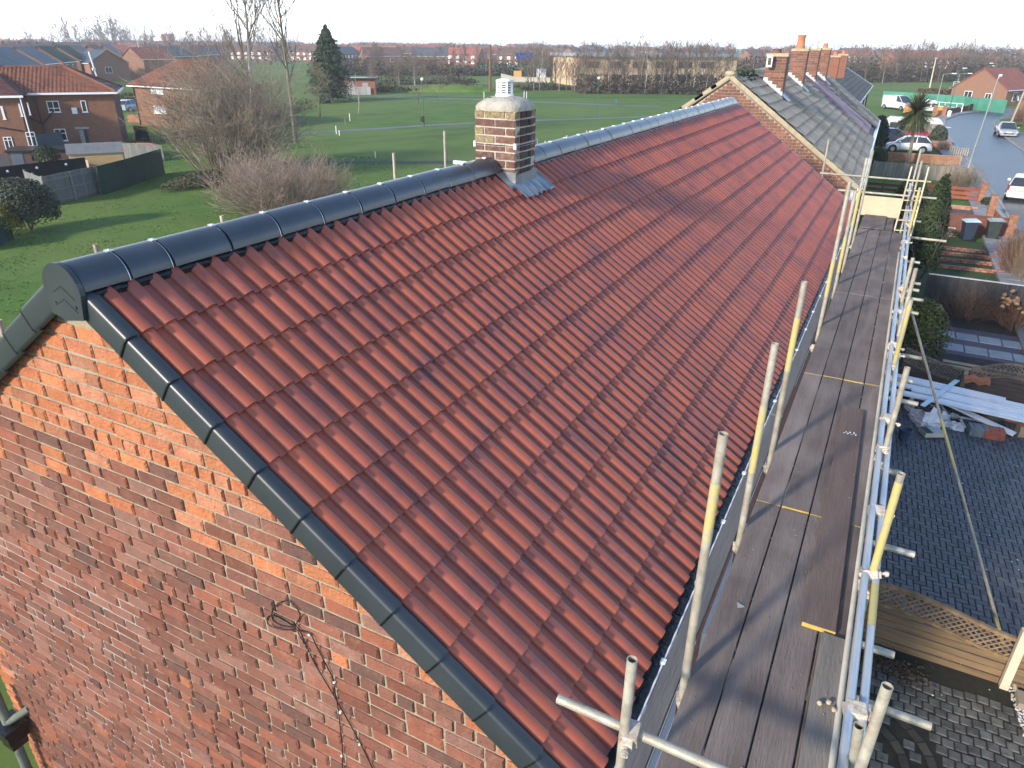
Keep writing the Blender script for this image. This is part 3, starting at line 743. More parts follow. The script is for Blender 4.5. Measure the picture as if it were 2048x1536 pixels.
# --- boards, each one lying loose on the transoms
rows = [(-3.555,-3.742,'next to the roof'), (-3.752,-3.957,'second from the roof'), (-3.967,-4.172,'third from the roof'), (-4.182,-4.365,'along the outer ledger')]
bays = [(-.6,2.94,'in the nearest bay'), (2.96,5.79,'in the second bay'), (5.82,9.16,'in the third bay past the yellow joint'), (9.18,11.68,'in the fourth bay'), (11.70,13.84,'in the fifth bay'), (13.86,15.2,'at the far end of the walkway')]
def board(x0, x1, y0, y1, z, label, th=.036, rz=0, tilt=0, band=True, m=None, group='scaffold boards of the walkway'):
    cx, cy = (x0+x1)/2, (y0+y1)/2; lx, ly = (x1-x0)/2, (y1-y0)/2
    t = thing('scaffold_board', label, 'board', (cx,cy,z-th), rz, group); t.rotation_euler[1] = tilt
    q = MB(); n = 6                                              # slightly cupped plank with eased edges
    e = .004
    sec = [(-ly,0),(ly,0),(ly,th-e),(ly-e,th),(0,th-.0015),(-ly+e,th),(-ly,th-e)]
    rnd_ = random.Random(int(cx*100)); sec = [(a, b+rnd_.uniform(-.0012,.0012)) for a, b in sec]
    q.prism([(-lx,a,b) for a, b in sec], (2*lx,0,0)); obj('plank', q, m or M_board, t)
    if band:
        for xx in (-lx, lx):
            b = MB(); b.box(xx-.0015,xx+.0015,-ly*.985,ly*.985,.002,th-.003)
            obj('end_band', b, M_boardend, t)
    return t
for i, (a, b, bay) in enumerate(bays):
    for j, (y1, y0, row) in enumerate(rows):
        if i == 5 and j == 3: continue
        board(a+random.uniform(-.01,.01), b+random.uniform(-.01,.01), y0, y1, PZ+random.uniform(-.003,.003), 'dusty scaffold board %s, %s' % (row, bay), band=(i in (1,2)))
for a, b, bay in ((-.5,4.9,'nearest the camera'),(4.95,9.3,'in the middle of the run'),(9.35,14.5,'towards the far end')):
    board(a, b, -3.480, -3.362, -2.330, 'narrow grey board close beside the gutter, length %s' % bay, m=mat('board_grey', [(.10,.105,.11),(.15,.152,.155)], scale=2.5, rough=.85, bump=.35, bscale=25, stretch=(.3,3,1)), band=False, group='inner boards beside the gutter')
lp = board(1.65, 5.03, -4.245, -4.045, PZ+.040, 'loose dark brown plank lying on top of the walkway boards', rz=math.radians(.9), m=mat('plank_dark', [(.105,.076,.064),(.150,.110,.092)], scale=2.2, rough=.85, bump=.4, bscale=24, stretch=(.4,3,1)), group=None)
mk = MB()
for i in range(7): mk.box(1.06+.014*random.random()+(i%2)*.03, 1.075+.03*random.random()+(i%2)*.03, -.06+i*.017, -.05+i*.017, .0375, .0385)
obj('paint_mark', mk, M_upvc, lp)
board(-.45, 1.62, -4.365, -4.195, PZ+.036, 'pale worn board end lying over the outermost board by the end rail', m=mat('board_pale', [(.15,.135,.12),(.23,.205,.175)], scale=2.6, rough=.9, bump=.45, bscale=25, stretch=(.4,3,1)), band=False, group=None)
board(13.9, 15.3, -4.02, -3.58, PZ+.03, 'wide ply sheet lying on the far end of the walkway', th=.018, band=False, group=None)
ply = MB(); ply.box(-.009,.009,-.37,.37,0,.42)
single('plywood_sheet', ply, mat('pale_ply', [(.44,.36,.25),(.55,.46,.33)], scale=3, rough=.8), 'pale plywood sheet standing on edge across the far end of the walkway', 'board', (15.35,-3.86,PZ), 0)
# toe grit: mortar crumbs and pebbles on the boards
cr2 = MB(); rg = random.Random(9)
for i in range(260):
    x = rg.uniform(.2,14)**1.0 if i > 160 else rg.uniform(.4,4); y = rg.uniform(-4.35,-3.57); s_ = rg.choice((.0018,.002,.0025,.003,.005))
    zt = PZ+.004+(.038 if (1.7 < x < 5 and -4.25 < y < -4.03) else 0)+(.034 if (x < 1.6 and y < -4.2) else 0)
    cr2.blob((x,y,zt),(s_*rg.uniform(.7,1.5),s_*rg.uniform(.7,1.5),s_*.7),5,3,.25,rg)
stuff('grit', cr2, mat('mortar_crumbs', [(.13,.12,.10),(.28,.26,.22)], scale=40, rough=.95, rand=.4), None, 'crumbs of mortar and grit scattered over the walkway boards', 'grit')
sl = MB(); sl.prism([(0,0,0),(.05,.012,0),(.028,-.04,0)], (0,0,.006))
single('slate_chip', sl, mat('slate_chip', [(.25,.27,.29)], rough=.7), 'small triangular grey chip lying on the second board from the roof', 'debris', (1.62,-3.68,PZ+.002))
for i, (x, y) in enumerate(((1.03,-4.245),(1.06,-4.29),(1.02,-4.32))):
    q = MB(); q.blob((0,0,.012),(.018,.016,.013),7,4,.25); single('pebble', q, mat('pebble_buff', [(.36,.30,.22),(.46,.40,.31)], scale=30), 'buff pebble in a row of three on the pale outer board', 'pebble', (x,y,PZ+.037), 0, 'pebbles on the outer board')
# ladder
ld = thing('ladder', 'yellow ladder rising beyond the outer edge of the far end of the walkway', 'ladder', (14.9,-4.3,ZG)); lb = -Vector((14.9,-4.3,ZG))
A0, A1 = Vector((14.0,-4.20,-2.5)), Vector((15.6,-4.27,-1.1)); off = Vector((.10,-.32,0)); q = MB()
mly = mat('ladder_yellow', [(.52,.45,.28),(.62,.55,.36)], scale=8, rough=.6)
ldir = (A1-A0).normalized()
for o_ in (Vector(), off):
    q = MB(); q.tube(A0-ldir*5.0+o_, A1+o_, .017, n=8); obj('stile', q, mly, ld, lb)
for i in range(26):
    p = A0-ldir*5.0+ldir*(.25+i*.26); q = MB(); q.tube(p, p+off, .013, n=6); obj('rung', q, mly, ld, lb)
# --- scaffold behind the house: only its pole tops show over the ridge
rs = thing('scaffold', 'pale scaffold poles standing up behind the dark ridge on the garden side', 'scaffolding', (8,3.55,ZG)); rb = -Vector((8,3.55,ZG))
for (px, py), bd in (((190,488),0),((443,431),1),((787,306),0),((889,262),0),((1091,282),0),((1134,271),0),((1174,261),0)):
    p = rplane(px, py, 1, 3.55)
    pole('standard', (p.x,3.55,ZG), p, par=rs, base=rb, band=((.955,.972),) if bd else None)
pole('standard', (1.05,3.55,ZG), rplane(-2,640,1,3.55), par=rs, base=rb)
for z in (-2.4,): pole('ledger', (-.3,3.55,z), (17.5,3.55,z), par=rs, base=rb)
# --- cables, dish and rear waste pipe on the near gable
def smooth_pts(P, k=5):
    P = [Vector(p) for p in P]; out = []
    for i in range(len(P)-1):
        a, b, c, d = P[max(i-1,0)], P[i], P[i+1], P[min(i+2,len(P)-1)]
        for j in range(k):
            t = j/k; out.append(.5*((2*b)+(c-a)*t+(2*a-5*b+4*c-d)*t*t+(3*b-a-3*c+d)*t**3))
    return out+[P[-1]]
def wallpt(px, py): return rplane(px, py, 0, .030)
cab = thing('wall_cable', 'thin black aerial cable looped and clipped on the brick gable', 'cable', (0,-1.6,-2)); cbase = -Vector((0,-1.6,-2))
loop1 = [(590,1252),(600,1228),(580,1204),(560,1205),(545,1222),(546,1240),(560,1250),(585,1253),(548,1232),(535,1236),(538,1250),(560,1258),(585,1260)]
q = MB(); q.path(smooth_pts([wallpt(*p) for p in loop1]), .004, 6); obj('loop', q, M_black, cab, cbase)
for i, run in enumerate(([(591,1252),(600,1262),(612,1290),(626,1320),(640,1345),(666,1388),(690,1430),(720,1485),(742,1530),(750,1545)], [(590,1260),(620,1268),(632,1290),(655,1335),(668,1362),(670,1385),(674,1400),(680,1450),(685,1500),(684,1545)])):
    q = MB(); q.path(smooth_pts([wallpt(*p) for p in run]), .004, 6); obj('run', q, M_black, cab, cbase)
q = MB()
for p in ((619,1269),(669,1364),(684,1511),(720,1488),(681,1424)):
    w_ = wallpt(*p); q.box(w_.x-.008,w_.x+.006,w_.y-.007,w_.y+.007,w_.z-.006,w_.z+.006)
obj('clip', q, M_upvc, cab, cbase)
tw = MB(); a, b = wallpt(592,1255), wallpt(634,1330); n = 22
tw.path([a.lerp(b, i/n)+Vector((-.003,.006*math.sin(i*2.4),.006*math.cos(i*2.4))) for i in range(n+1)], .0032, 5); obj('twisted_tail', tw, M_black, cab, cbase)
dp = wallpt(722, 1552); dish = thing('satellite_dish', 'pale grey satellite dish on the gable with only its rim in view', 'satellite dish', dp)
q = MB(); q.lathe([(0,-.05),(.12,-.035),(.22,0),(.24,.012)], (0,0,0), 24); o = obj('reflector', q, M_flaunch, dish, (-.30,-.05,-.18), (0,-1.15,.3))
q = MB(); q.tube((.02,0,-.2),(-.28,-.05,-.2),.02); obj('arm', q, M_metal, dish)
hp = rplane(22,1452,0,-.10); dpipe = thing('drainpipe', 'grey green waste pipe with a black hopper at the rear corner of the gable', 'drainpipe', (hp.x,hp.y,ZG)); q = MB()
hz = hp.z-ZG
q.tube((0,.05,0),(0,.05,hz+.5),.045,n=12); q.tube((0,.02,hz+.05),(.16,-.12,hz+.16),.04,n=10)
obj('pipe', q, mat('pipe_green_grey', [(.10,.12,.10),(.20,.22,.19)], scale=9), dpipe)
q = MB(); q.box(-.10,.10,-.09,.16,hz-.16,hz+.0); q.box(-.12,.12,-.11,.18,hz-.02,hz+.03); q.prism([(-.08,-.07,hz-.16),(.08,-.07,hz-.16),(.08,.12,hz-.16),(-.08,.12,hz-.16)], (0,.02,-.12)); obj('hopper', q, M_black, dpipe)
# ================================================================== the row of houses beyond the gap
M_gtile = mat('concrete_tile_grey', [(.25,.205,.155),(.35,.295,.225),(.43,.37,.29)], scale=1.6, rough=.9, bump=.25, bscale=30, rand=.08,
              ramp=[(.38,.31,.225),(.34,.28,.205),(.41,.335,.245),(.31,.255,.19)], mixr=.5, stretch=(1,1,1))
M_ptile = mat('roof_tile_dusky_pink', [(.20,.11,.13),(.27,.14,.15),(.30,.19,.21)], scale=1.2, rough=.6, rand=.12, ramp=[(.26,.13,.14),(.22,.125,.145),(.29,.15,.16)])
M_btile = mat('roof_tile_brown_grey', [(.085,.075,.065),(.13,.115,.095)], scale=2, rough=.8, rand=.2)
M_blktile = mat('roof_tile_blue_black', [(.035,.045,.06),(.06,.075,.095)], scale=2, rough=.4, rand=.15, spec=.6)
M_creamt = mat('verge_mortar_cream', [(.28,.24,.165),(.40,.35,.25)], scale=7, rough=.95, bump=.6, bscale=30)
M_moss = mat('moss', [(.020,.035,.016),(.045,.065,.025),(.07,.085,.035)], scale=14, rough=.98, bump=1, bscale=40)
M_rbrick = mat('row_brick', [(.11,.062,.05),(.19,.085,.060),(.25,.13,.09)], scale=5, rough=.92, bump=.4, bscale=40, rand=.2,
               ramp=[(.18,.078,.054),(.125,.065,.052),(.22,.095,.064),(.10,.058,.05),(.20,.09,.068)], mixr=.4)
M_rmort = mat('row_mortar', [(.24,.205,.165),(.33,.29,.24)], scale=10, rough=.95)
M_pot = mat('clay_pot', [(.38,.14,.075),(.48,.19,.10)], scale=8, rough=.8)
RZ = math.radians(1.5); RO = Vector((21,.94,ZG)); RM = Matrix.Translation(RO) @ Matrix.Rotation(RZ,4,'Z')
RH, RR_, RUN = 7.74, .713, 4.08
pr_ = math.atan(RR_); pc_, ps_ = math.cos(pr_), math.sin(pr_)
def rsl(u, s, n, sd=-1, h=RH): return Vector((u, sd*(s*pc_+n*ps_), h-s*ps_+n*pc_))
def flat_tile(w, ln, t=.016, curve=.0):
    b = MB(); b.add([(0,0,t),(w*.5,0,t-.003),(w,0,t),(0,ln,.002),(w*.5,ln,0),(w,ln,.002),(0,.004,-.002),(w*.5,.004,-.002),(w,.004,-.002)],
                    [(0,1,4,3),(1,2,5,4),(6,7,1,0),(7,8,2,1)]); b.add([(w,0,t),(w,ln,.002),(w,ln,-.01),(w,.0,-.002)], [(3,2,1,0)])
    return b
gt_b = flat_tile(.373, .42, .036); gt_m = gt_b.mesh('roof_tile'); gt_m.materials.append(M_gtile)
pk_m = flat_tile(.408, .43, .016).mesh('roof_tile'); pk_m.materials.append(M_ptile)
NG = 14; GG = 4.98/NG
def sag(u, s, sd): return .03*math.sin(u*.9+1)*math.sin(s*.62)+.016*math.sin(u*2.1+s)
def row_house(u0, u1, label, tm, tmat, tw, tl, gauge, bump=0, sep=0, individually=True):
    t = thing('terraced_house', label, 'house', RM @ Vector((u0,0,0)), RZ, 'houses of the row beyond the gap')
    ln = u1-u0
    q = MB(); q.box(.06 if u0 == 0 else .0, ln, -3.78, 3.4, -.1, RH-2.86); q.prism([(.06,-3.78,RH-2.86),(.06,3.4,RH-2.86),(.06,0,RH-.12)], (ln-.06,0,0))
    obj('wall', q, M_wallbrick, t)
    q = MB()
    for sd, run in ((-1,4.98),(1,4.6)): q.prism([rsl(0,0,-.075+bump,sd), rsl(ln,0,-.075+bump,sd), rsl(ln,run,-.075+bump,sd), rsl(0,run,-.075+bump,sd)], (0,0,-.06))
    rf = obj('roof', q, mat('roof_batten', [(.17,.155,.13)], rough=.95), t)
    nc = int(4.98/gauge); per = []
    for c in range(nc):
        for i in range(int(ln/tw+.3)):
            per.append((i*tw*ln/(int(ln/tw+.3)*tw), (c+1)*gauge))
    for u, s in per:
        o = obj('roof_tile', tm, None, rf, rsl(u, s, bump+.006+sag(u0+u, s, -1)), (pr_+random.uniform(-.006,.006), random.uniform(-.006,.006), random.uniform(-.004,.004)))
        o.scale = (ln/int(ln/tw+.3)/(.373 if tw < .4 else .408), 1, 1)
    q = MB()                                                       # the slope nobody sees from here, laid in courses
    for c in range(nc): 
        s = (c+1)*gauge
        q.quad(rsl(0,s-gauge,.006+bump,1), rsl(0,s,.024+bump,1), rsl(ln,s,.024+bump,1), rsl(ln,s-gauge,.006+bump,1)); q.quad(rsl(0,s,.024+bump,1), rsl(ln,s,.024+bump,1), rsl(ln,s,0+bump,1), rsl(0,s,0+bump,1))
    stuff('rear_slope_tiles', q, tmat, rf)
    q = MB()
    for i in range(int(ln/.45)):
        q.add(*[(lambda m: (m.v, m.f))(ridge_mb(.44,.15,.018,8,8))][0], M=Matrix.Translation((i*.45,0,RH-.095+bump+sag(u0+i*.45,0,1)*.5)))
    stuff('ridge_tiles', q, tmat, rf)
    q = MB(); q.tube((0,-4.12,RH-2.96),(ln,-4.12,RH-2.96),.055,n=10); q.box(0,ln,-4.06,-4.03,RH-3.08,RH-2.9); obj('gutter', q, M_upvc, t)
    for wx in (ln*.22, ln*.66):
        window_part(t, None, wx-.7, wx+.7, -3.78, 3.2, 4.4, 2); window_part(t, None, wx-.7, wx+.7, -3.78, .9, 2.2, 2)
    return t, rf
hA, rA = row_house(0, 6.95, 'brick end house with weathered grey tile roof and a mossy ridge at its gable', gt_m, M_gtile, .374, .40, GG)
hB, rB = row_house(6.95, 13.6, 'grey tiled mid row house under the chimney with the tall orange pot', gt_m, M_gtile, .374, .40, GG)
hC, rC = row_house(13.6, 18.4, 'narrow house in the row with a smooth dusky pink tile roof', pk_m, M_ptile, .41, .43, .39, bump=.012)
hD, rD = row_house(18.4, 24.0, 'dark grey tiled house at the far end of the row, past the pink roof', gt_m, M_gtile, .374, .40, GG, bump=.03)
# near gable of the end house: bricks
gq = MB(); gq.prism([(.058,-3.78,2),(.058,-3.78,RH-2.92),(.058,0,RH-.16),(.058,3.4,RH-2.75),(.058,3.4,2)], (.05,0,0)); gA = obj('gable_wall', gq, M_rmort, hA)
RBV = [brick_mesh('brick', .228, .075, 50+i, ch=.004).mesh('brick') for i in range(5)]
for m in RBV: m.materials.append(M_rbrick)
BB, k, z = [], 0, RH-.24
while z > 2.1:
    hl = min(3.75, (RH-.16-z)/RR_-.03); hr = min(3.38, (RH-.16-z)/.745-.03); head = k % 6 == 4; st = .12 if head else .24
    y = -math.ceil((hl+.3)/st)*st+(.12 if k % 2 else 0)+(.06 if head else 0)
    while y < hr:
        a, b = max(y+.006, -hl), min(y+st-.006, hr)
        if b-a > .05: BB.append((.058-.010+.045, (a+b)/2, z-.0375, b-a))
        y += st
    z -= .0865; k += 1
def vis(t):                                                       # courses seen above the red roof rank first
    p = RM @ Vector(t[:3]); return (p-CAM).length + (6 if (p.y > .2 and p.z < -.4) or p.z < -2.6 else 0)
BB.sort(key=vis)
for i, (x, y, z, ln) in enumerate(BB[:300]):
    o = obj('brick', RBV[i % 5], None, gA, (x+random.uniform(-.002,.003), y, z)); o.scale = (1, ln/.228, 1)
b = MB()
for i, (x, y, z, ln) in enumerate(BB[300:]):
    qv = brick_mesh('b', ln, .075, i % 30, ch=.004); b.add([(p[0]+x,p[1]+y,p[2]+z) for p in qv.v], qv.f)
stuff('bricks', b, M_rbrick, gA)
vq = MB(); r1 = random.Random(2)
for sd, run in ((-1, 4.98), (1, 4.6)):
    s = .0
    while s < run:
        d = r1.uniform(.10,.3); 
        if sd < 0 or r1.random() < .62: 
            e = min(s+d, run); j = r1.uniform(-.006,.008)
            vq.prism([rsl(-.035+j,s,.022,sd), rsl(-.035+j,e,.022,sd), rsl(-.03+j,e,-.075,sd), rsl(-.03+j,s,-.075,sd)], (.11,0,0))
        s += d
    vq.prism([rsl(-.02,0,-.075,sd), rsl(-.02,run,-.075,sd), rsl(-.02,run,-.10,sd), rsl(-.02,0,-.10,sd)], (.10,0,0))
vq.blob((.05,0,RH+.02),(.14,.17,.09),10,6,.15)
obj('verge_mortar', vq, M_creamt, rA)
mq = MB()
for i in range(150):
    u = r1.uniform(.3,3.5); s = abs(r1.gauss(0,.16)); sd = r1.choice((-1,1)); k = r1.uniform(.03,.075)
    p = rsl(u, s, .07 if s < .16 else .03, sd); mq.blob(p,(k*1.3,k,k*.6),6,4,.3,r1)
stuff('ridge_moss', mq, M_moss, rA)
# chimneys
def row_chimney(par, u0, x, ya, yb, ztop, depth, rows, pots, label_m=M_rbrick, bricks=True, flash=True):
    """ya..yb world y of the face towards us, x world"""
    inv = (Matrix.Translation(par.location) @ Matrix.Rotation(RZ,4,'Z')).inverted()
    a, b = inv @ Vector((x,ya,0)), inv @ Vector((x,yb,0)); X = (a.x+b.x)/2; y0, y1 = min(a.y,b.y), max(a.y,b.y); zt = ztop-ZG
    zb = zt-rows*.0865
    q = MB(); q.box(X+.008,X+depth-.008,y0+.008,y1-.008,zb-.6,zt-.004)
    c = obj('chimney', q, M_rmort if bricks else M_wallbrick, par)
    if bricks:
        for r in range(rows+3):
            za = zt-r*.0865; n = 3 if r % 2 else 2; w_ = (y1-y0)
            cuts = [y0+w_*i/n for i in range(n+1)] if n == 2 else [y0, y0+w_*.22, y0+w_*.72, y1]
            for p, p2 in zip(cuts, cuts[1:]):
                o = obj('brick', RBV[0], None, c, (X+.045, (p+p2)/2, za-.0375)); o.scale = (1, (p2-p-.011)/.228, 1)
            m_ = depth-.1; cx = [X+.09, X+.09+m_*.5, X+depth] if r % 2 else [X+.09, X+.09+m_*.28, X+.09+m_*.78, X+depth]
            for p, p2 in zip(cx, cx[1:]):
                o = obj('brick', RBV[1], None, c, ((p+p2)/2, y0+.045, za-.0375), (0,0,math.pi/2)); o.scale = (1, (p2-p-.011)/.228, 1)
    q = MB(); q.box(X-.03,X+depth+.03,y0-.03,y1+.03,zt,zt+.05); q.prism([(X-.02,y0-.02,zt+.05),(X+depth+.02,y0-.02,zt+.05),(X+depth+.02,y1+.02,zt+.05),(X-.02,y1+.02,zt+.05)], (0,0,.05)); obj('flaunching', q, M_creamt, c)
    for px_, py_, r_, h_, m_ in pots:
        q = MB(); q.lathe([(r_*1.05,0),(r_*1.08,.05),(r_*.95,.07),(r_*.86,h_*.8),(r_*.98,h_*.86),(r_*1.0,h_),(r_*.8,h_),(r_*.75,h_*.7)], (X+depth*px_, y0+(y1-y0)*py_, zt+.09), 14); obj('chimney_pot', q, m_, c)
    if flash:
        q = MB(); n = 9
        for i in range(n):                                        # stepped lead up the near side, apron below
            ya_ = y0-.02+(y1-y0+.02)*i/n; yb_ = y0-.02+(y1-y0+.02)*(i+1)/n; zr = RH-RR_*abs((ya_+yb_)/2)
            q.box(X-.014,X-.004,ya_,yb_,zr-.05,zr+.17+.05*(i%2)); q.quad((X-.16,ya_,RH-RR_*abs(ya_)+.05),(X-.0,ya_,RH-RR_*abs(ya_)+.06),(X-.0,yb_,RH-RR_*abs(yb_)+.06),(X-.16,yb_,RH-RR_*abs(yb_)+.05))
        zr = RH-RR_*abs(y0); q.quad((X-.1,y0-.0,zr+.10),(X+depth+.05,y0-.0,zr+.10),(X+depth+.05,y0-.26,zr-.12),(X-.1,y0-.26,zr-.12))
        obj('lead_flashing', q, mat('old_lead_pale', [(.34,.36,.38),(.52,.53,.54)], scale=8, rough=.6, metal=.2), c)
    return c
row_chimney(hA, 0, 24.6, -.06, .60, .90, .62, 14, [(.5,.62,.16,.14,mat('pot_brown',[(.13,.06,.045),(.18,.085,.06)]))])
row_chimney(hB, 0, 30.9, .12, .74, 1.04, .62, 14, [(.35,.55,.17,.52,M_pot)])
row_chimney(hC, 0, 36.0, .24, .84, 1.06, .62, 14, [(.5,.45,.10,.36,M_upvc)])
row_chimney(hD, 0, 40.4, .24, .84, 1.08, .62, 14, [(.5,.5,.12,.22,M_pot)])
al = thing('alarm_box', 'white alarm box and dish bracket fixed on the ridge side of the nearest row chimney', 'alarm box', rplane(1535,122,0,24.4)); q = MB(); q.box(-.05,.05,-.16,.02,-.18,.18); obj('case', q, M_upvc, al)
q = MB(); q.box(-.055,-.05,-.13,-.02,-.12,.10); obj('badge', q, M_black, al)
# downpipe and soil pipe on the front corner
q = MB(); q.tube((.4,-4.05,RH-3.0),(.4,-3.95,RH-3.3),.045); q.tube((.4,-3.95,RH-3.3),(.4,-3.86,.0),.04); q.box(.30,.50,-4.1,-3.85,RH-3.35,RH-3.1); obj('downpipe', q, M_upvc, hA)
# lower hip roofed house at the end of the street

hz = thing('hipped_house', 'low hipped house beyond the row with brown tiles and a blue black hip end', 'house', (48,1.75,ZG), RZ)
HH, HR, HL = 7.05, 2.65, 37.0
q = MB(); q.box(0,HL-.3,-2.35,2.35,-.1,5.05); obj('wall', q, mat('render_white_wall', [(.50,.50,.48),(.58,.58,.56)], scale=1), hz)
q = MB()
q.prism([(0,0,HH),(HL-9,0,HH),(HL,-HR,HH-2.0),(0,-HR,HH-2.0)], (0,0,-.05)); q.prism([(0,0,HH),(HL-9,0,HH),(HL,HR,HH-2.0),(0,HR,HH-2.0)], (0,0,-.05)); q.prism([(HL-9,0,HH-.01),(HL,-HR,HH-2.01),(HL,HR,HH-2.01)], (0,0,-.05))
hr_ = obj('roof', q, mat('roof_underside', [(.06,.055,.05)]), hz)
ht = MB(); hb_ = MB(); nc = 9
hpt = flat_tile(.5, .40, .03)
sl_ = math.hypot(HR, 2.0); hp_ = math.atan2(2.0, HR)
for c in range(nc):
    s = (c+1)*sl_/nc; u1 = HL-9+9*s/sl_; y, z = -s*math.cos(hp_), HH-s*math.sin(hp_)
    y2, z2 = y+sl_/nc*math.cos(hp_), z+sl_/nc*math.sin(hp_)
    u = 0
    while u < u1:
        w_ = min(.5, u1-u); bb = ht if u < u1-1.6 else hb_
        bb.add([(u,y,z+.05),(u+w_*.97,y,z+.046),(u+w_*.97,y2,z2+.012),(u,y2,z2+.012),(u,y,z),(u+w_*.97,y,z)], [(0,1,2,3),(4,5,1,0)]); u += .5
stuff('roof_tiles', ht, M_btile, hr_); stuff('hip_tiles', hb_, M_blktile, hr_)
q = MB(); q.tube((0,-HR-.04,HH-2.06),(HL,-HR-.04,HH-2.06),.06,n=8); obj('gutter', q, M_black, hz)
for i in range(7): window_part(hz, None, 3+i*4.6, 4.6+i*4.6, -2.35, 3.2, 4.7, 2)
q = MB()
for i in range(4): q.tube((9+i*8.1,-2.45,.2),(9+i*8.1,-2.45,HH-2.1),.06,n=6)
obj('downpipe', q, M_black, hz)
for x, ya, zt in ((48.6,.45,.66),(53.9,.45,.72)):
    row_chimney(hz, 0, x, ya, ya+.62, zt, .62, 9, [(.5,.5,.13,.22,M_pot)], bricks=False, flash=False)
# ================================================================== ground, street and the front gardens
q = MB(); q.quad((-900,-2600,ZG),(4200,-2600,ZG),(4200,3400,ZG),(-900,3400,ZG)); setting('ground', q, M_grass)
def sheet(name, pts, z, m): q = MB(); q.quad(*[(x,y,z) for x, y in pts]); return setting(name, q, m)
def lane(pts, w0, w1):                                             # strip polygon along a centre line
    L_, R_ = [], []
    for i, (x, y) in enumerate(pts):
        a = Vector(pts[max(i-1,0)]); b = Vector(pts[min(i+1,len(pts)-1)]); d = (b-a).normalized(); n = Vector((-d.y, d.x))
        L_.append((x+n.x*w0, y+n.y*w0)); R_.append((x+n.x*w1, y+n.y*w1))
    return L_, R_
def strip(name, pts, w0, w1, z, m, th=0):
    q = MB(); A, B = lane(pts, w0, w1)
    for i in range(len(pts)-1):
        q.quad((*A[i],z),(*B[i],z),(*B[i+1],z),(*A[i+1],z))
        if th:
            q.quad((*A[i],z-th),(*A[i],z),(*A[i+1],z),(*A[i+1],z-th)); q.quad((*B[i],z-th),(*B[i],z),(*B[i+1],z),(*B[i+1],z-th))
    return setting(name, q, m)
ROAD = [(-60,-13.4),(10,-13.1),(30,-12.9),(50,-12.6),(66,-11.9),(85,-10.9),(100,-10.4),(112,-10.8),(122,-12.6),(131,-16.0),(140,-21),(150,-28),(162,-38)]
def rd(pts): 
    out = []
    for a, b in zip(pts, pts[1:]):
        for i in range(6): out.append((a[0]+(b[0]-a[0])*i/6, a[1]+(b[1]-a[1])*i/6))
    return out+[pts[-1]]
RDP = rd(ROAD)
M_road = mat('road_wet_asphalt', [(.040,.045,.054),(.060,.066,.076)], scale=.35, rough=.42, bump=.25, bscale=60, spec=.6)
strip('road', RDP, 2.55, -2.75, ZG+.008, M_road)
M_slab = mat('pavement_slab', [(.17,.18,.19),(.25,.26,.27)], scale=1.5, rough=.6, bump=.2, rand=.10, spec=.5)
M_kerb = mat('kerb_concrete', [(.24,.235,.22),(.33,.32,.30)], scale=3, rough=.85, rand=.15)
pv = strip('pavement', RDP[:60], 4.35, 2.72, ZG+.10, mat('pavement_base', [(.12,.125,.13)], rough=.8), .1)
A_, B_ = lane(RDP, 4.32, 2.74)
A2, B2 = lane(RDP, 2.72, 2.56)
ns = 0; sq = MB()
def seg_pts(i, t, P): return (P[i][0]+(P[i+1][0]-P[i][0])*t, P[i][1]+(P[i+1][1]-P[i][1])*t)
for i in range(12, 52):
    d = (Vector(RDP[i+1])-Vector(RDP[i])).length; m_ = max(1, round(d/.85))
    for k in range(m_):
        for lo, hi in ((0,.5),(.5,1)):
            t0, t1 = k/m_+.008, (k+1)/m_-.008
            c = []
            for t, h in ((t0,lo+.01),(t1,lo+.01),(t1,hi-.01),(t0,hi-.01)):
                a, b = seg_pts(i,t,A_), seg_pts(i,t,B_); c.append((a[0]+(b[0]-a[0])*h, a[1]+(b[1]-a[1])*h, 0))
            cen = Vector((sum(p[0] for p in c)/4, sum(p[1] for p in c)/4, ZG+.10))
            if 40 < cen.x < 78 and ns < 170:
                s1 = MB(); s1.prism([Vector(p)-Vector((cen.x,cen.y,0)) for p in c], (0,0,.012)); obj('slab', s1, M_slab, pv, cen+Vector((0,0,random.uniform(0,.004)))); ns += 1
            else: sq.prism([(p[0],p[1],ZG+.10) for p in c], (0,0,.013))
stuff('slabs', sq, M_slab, pv)
kq = MB(); nk = 0; kerb = None
kerb = strip('kerb', RDP[:66], 2.70, 2.58, ZG+.098, M_kerb, .1)
for i in range(14, 50):
    d = (Vector(RDP[i+1])-Vector(RDP[i])).length; m_ = max(1, round(d/.92))
    for k in range(m_):
        t0, t1 = k/m_+.006, (k+1)/m_-.006; c = [seg_pts(i,t0,A2), seg_pts(i,t1,A2), seg_pts(i,t1,B2), seg_pts(i,t0,B2)]
        s1 = MB(); cen = Vector((sum(p[0] for p in c)/4, sum(p[1] for p in c)/4, ZG+.09)); s1.prism([(p[0]-cen.x,p[1]-cen.y,0) for p in c], (0,0,.035)); obj('kerb_stone', s1, M_kerb, kerb, cen)
strip('pavement', RDP[6:72], -2.9, -4.6, ZG+.10, mat('far_pavement', [(.15,.15,.14),(.20,.20,.185)], scale=1.2, rough=.8), .1)
strip('kerb', RDP[6:72], -2.76, -2.90, ZG+.105, M_kerb, .1)
sheet('grass_verge', [(106,-14.2),(117,-14.6),(121,-17.2),(112,-18)], ZG+.11, mat('verge_grass', [(.05,.10,.02),(.08,.15,.03)], scale=1.5, rough=.95))
sheet('driveway_far', [(84,-13.7),(101,-13.4),(101,-17),(84,-18)], ZG+.012, mat('tarmac_worn', [(.10,.10,.095),(.15,.15,.14)], scale=.6, rough=.85))
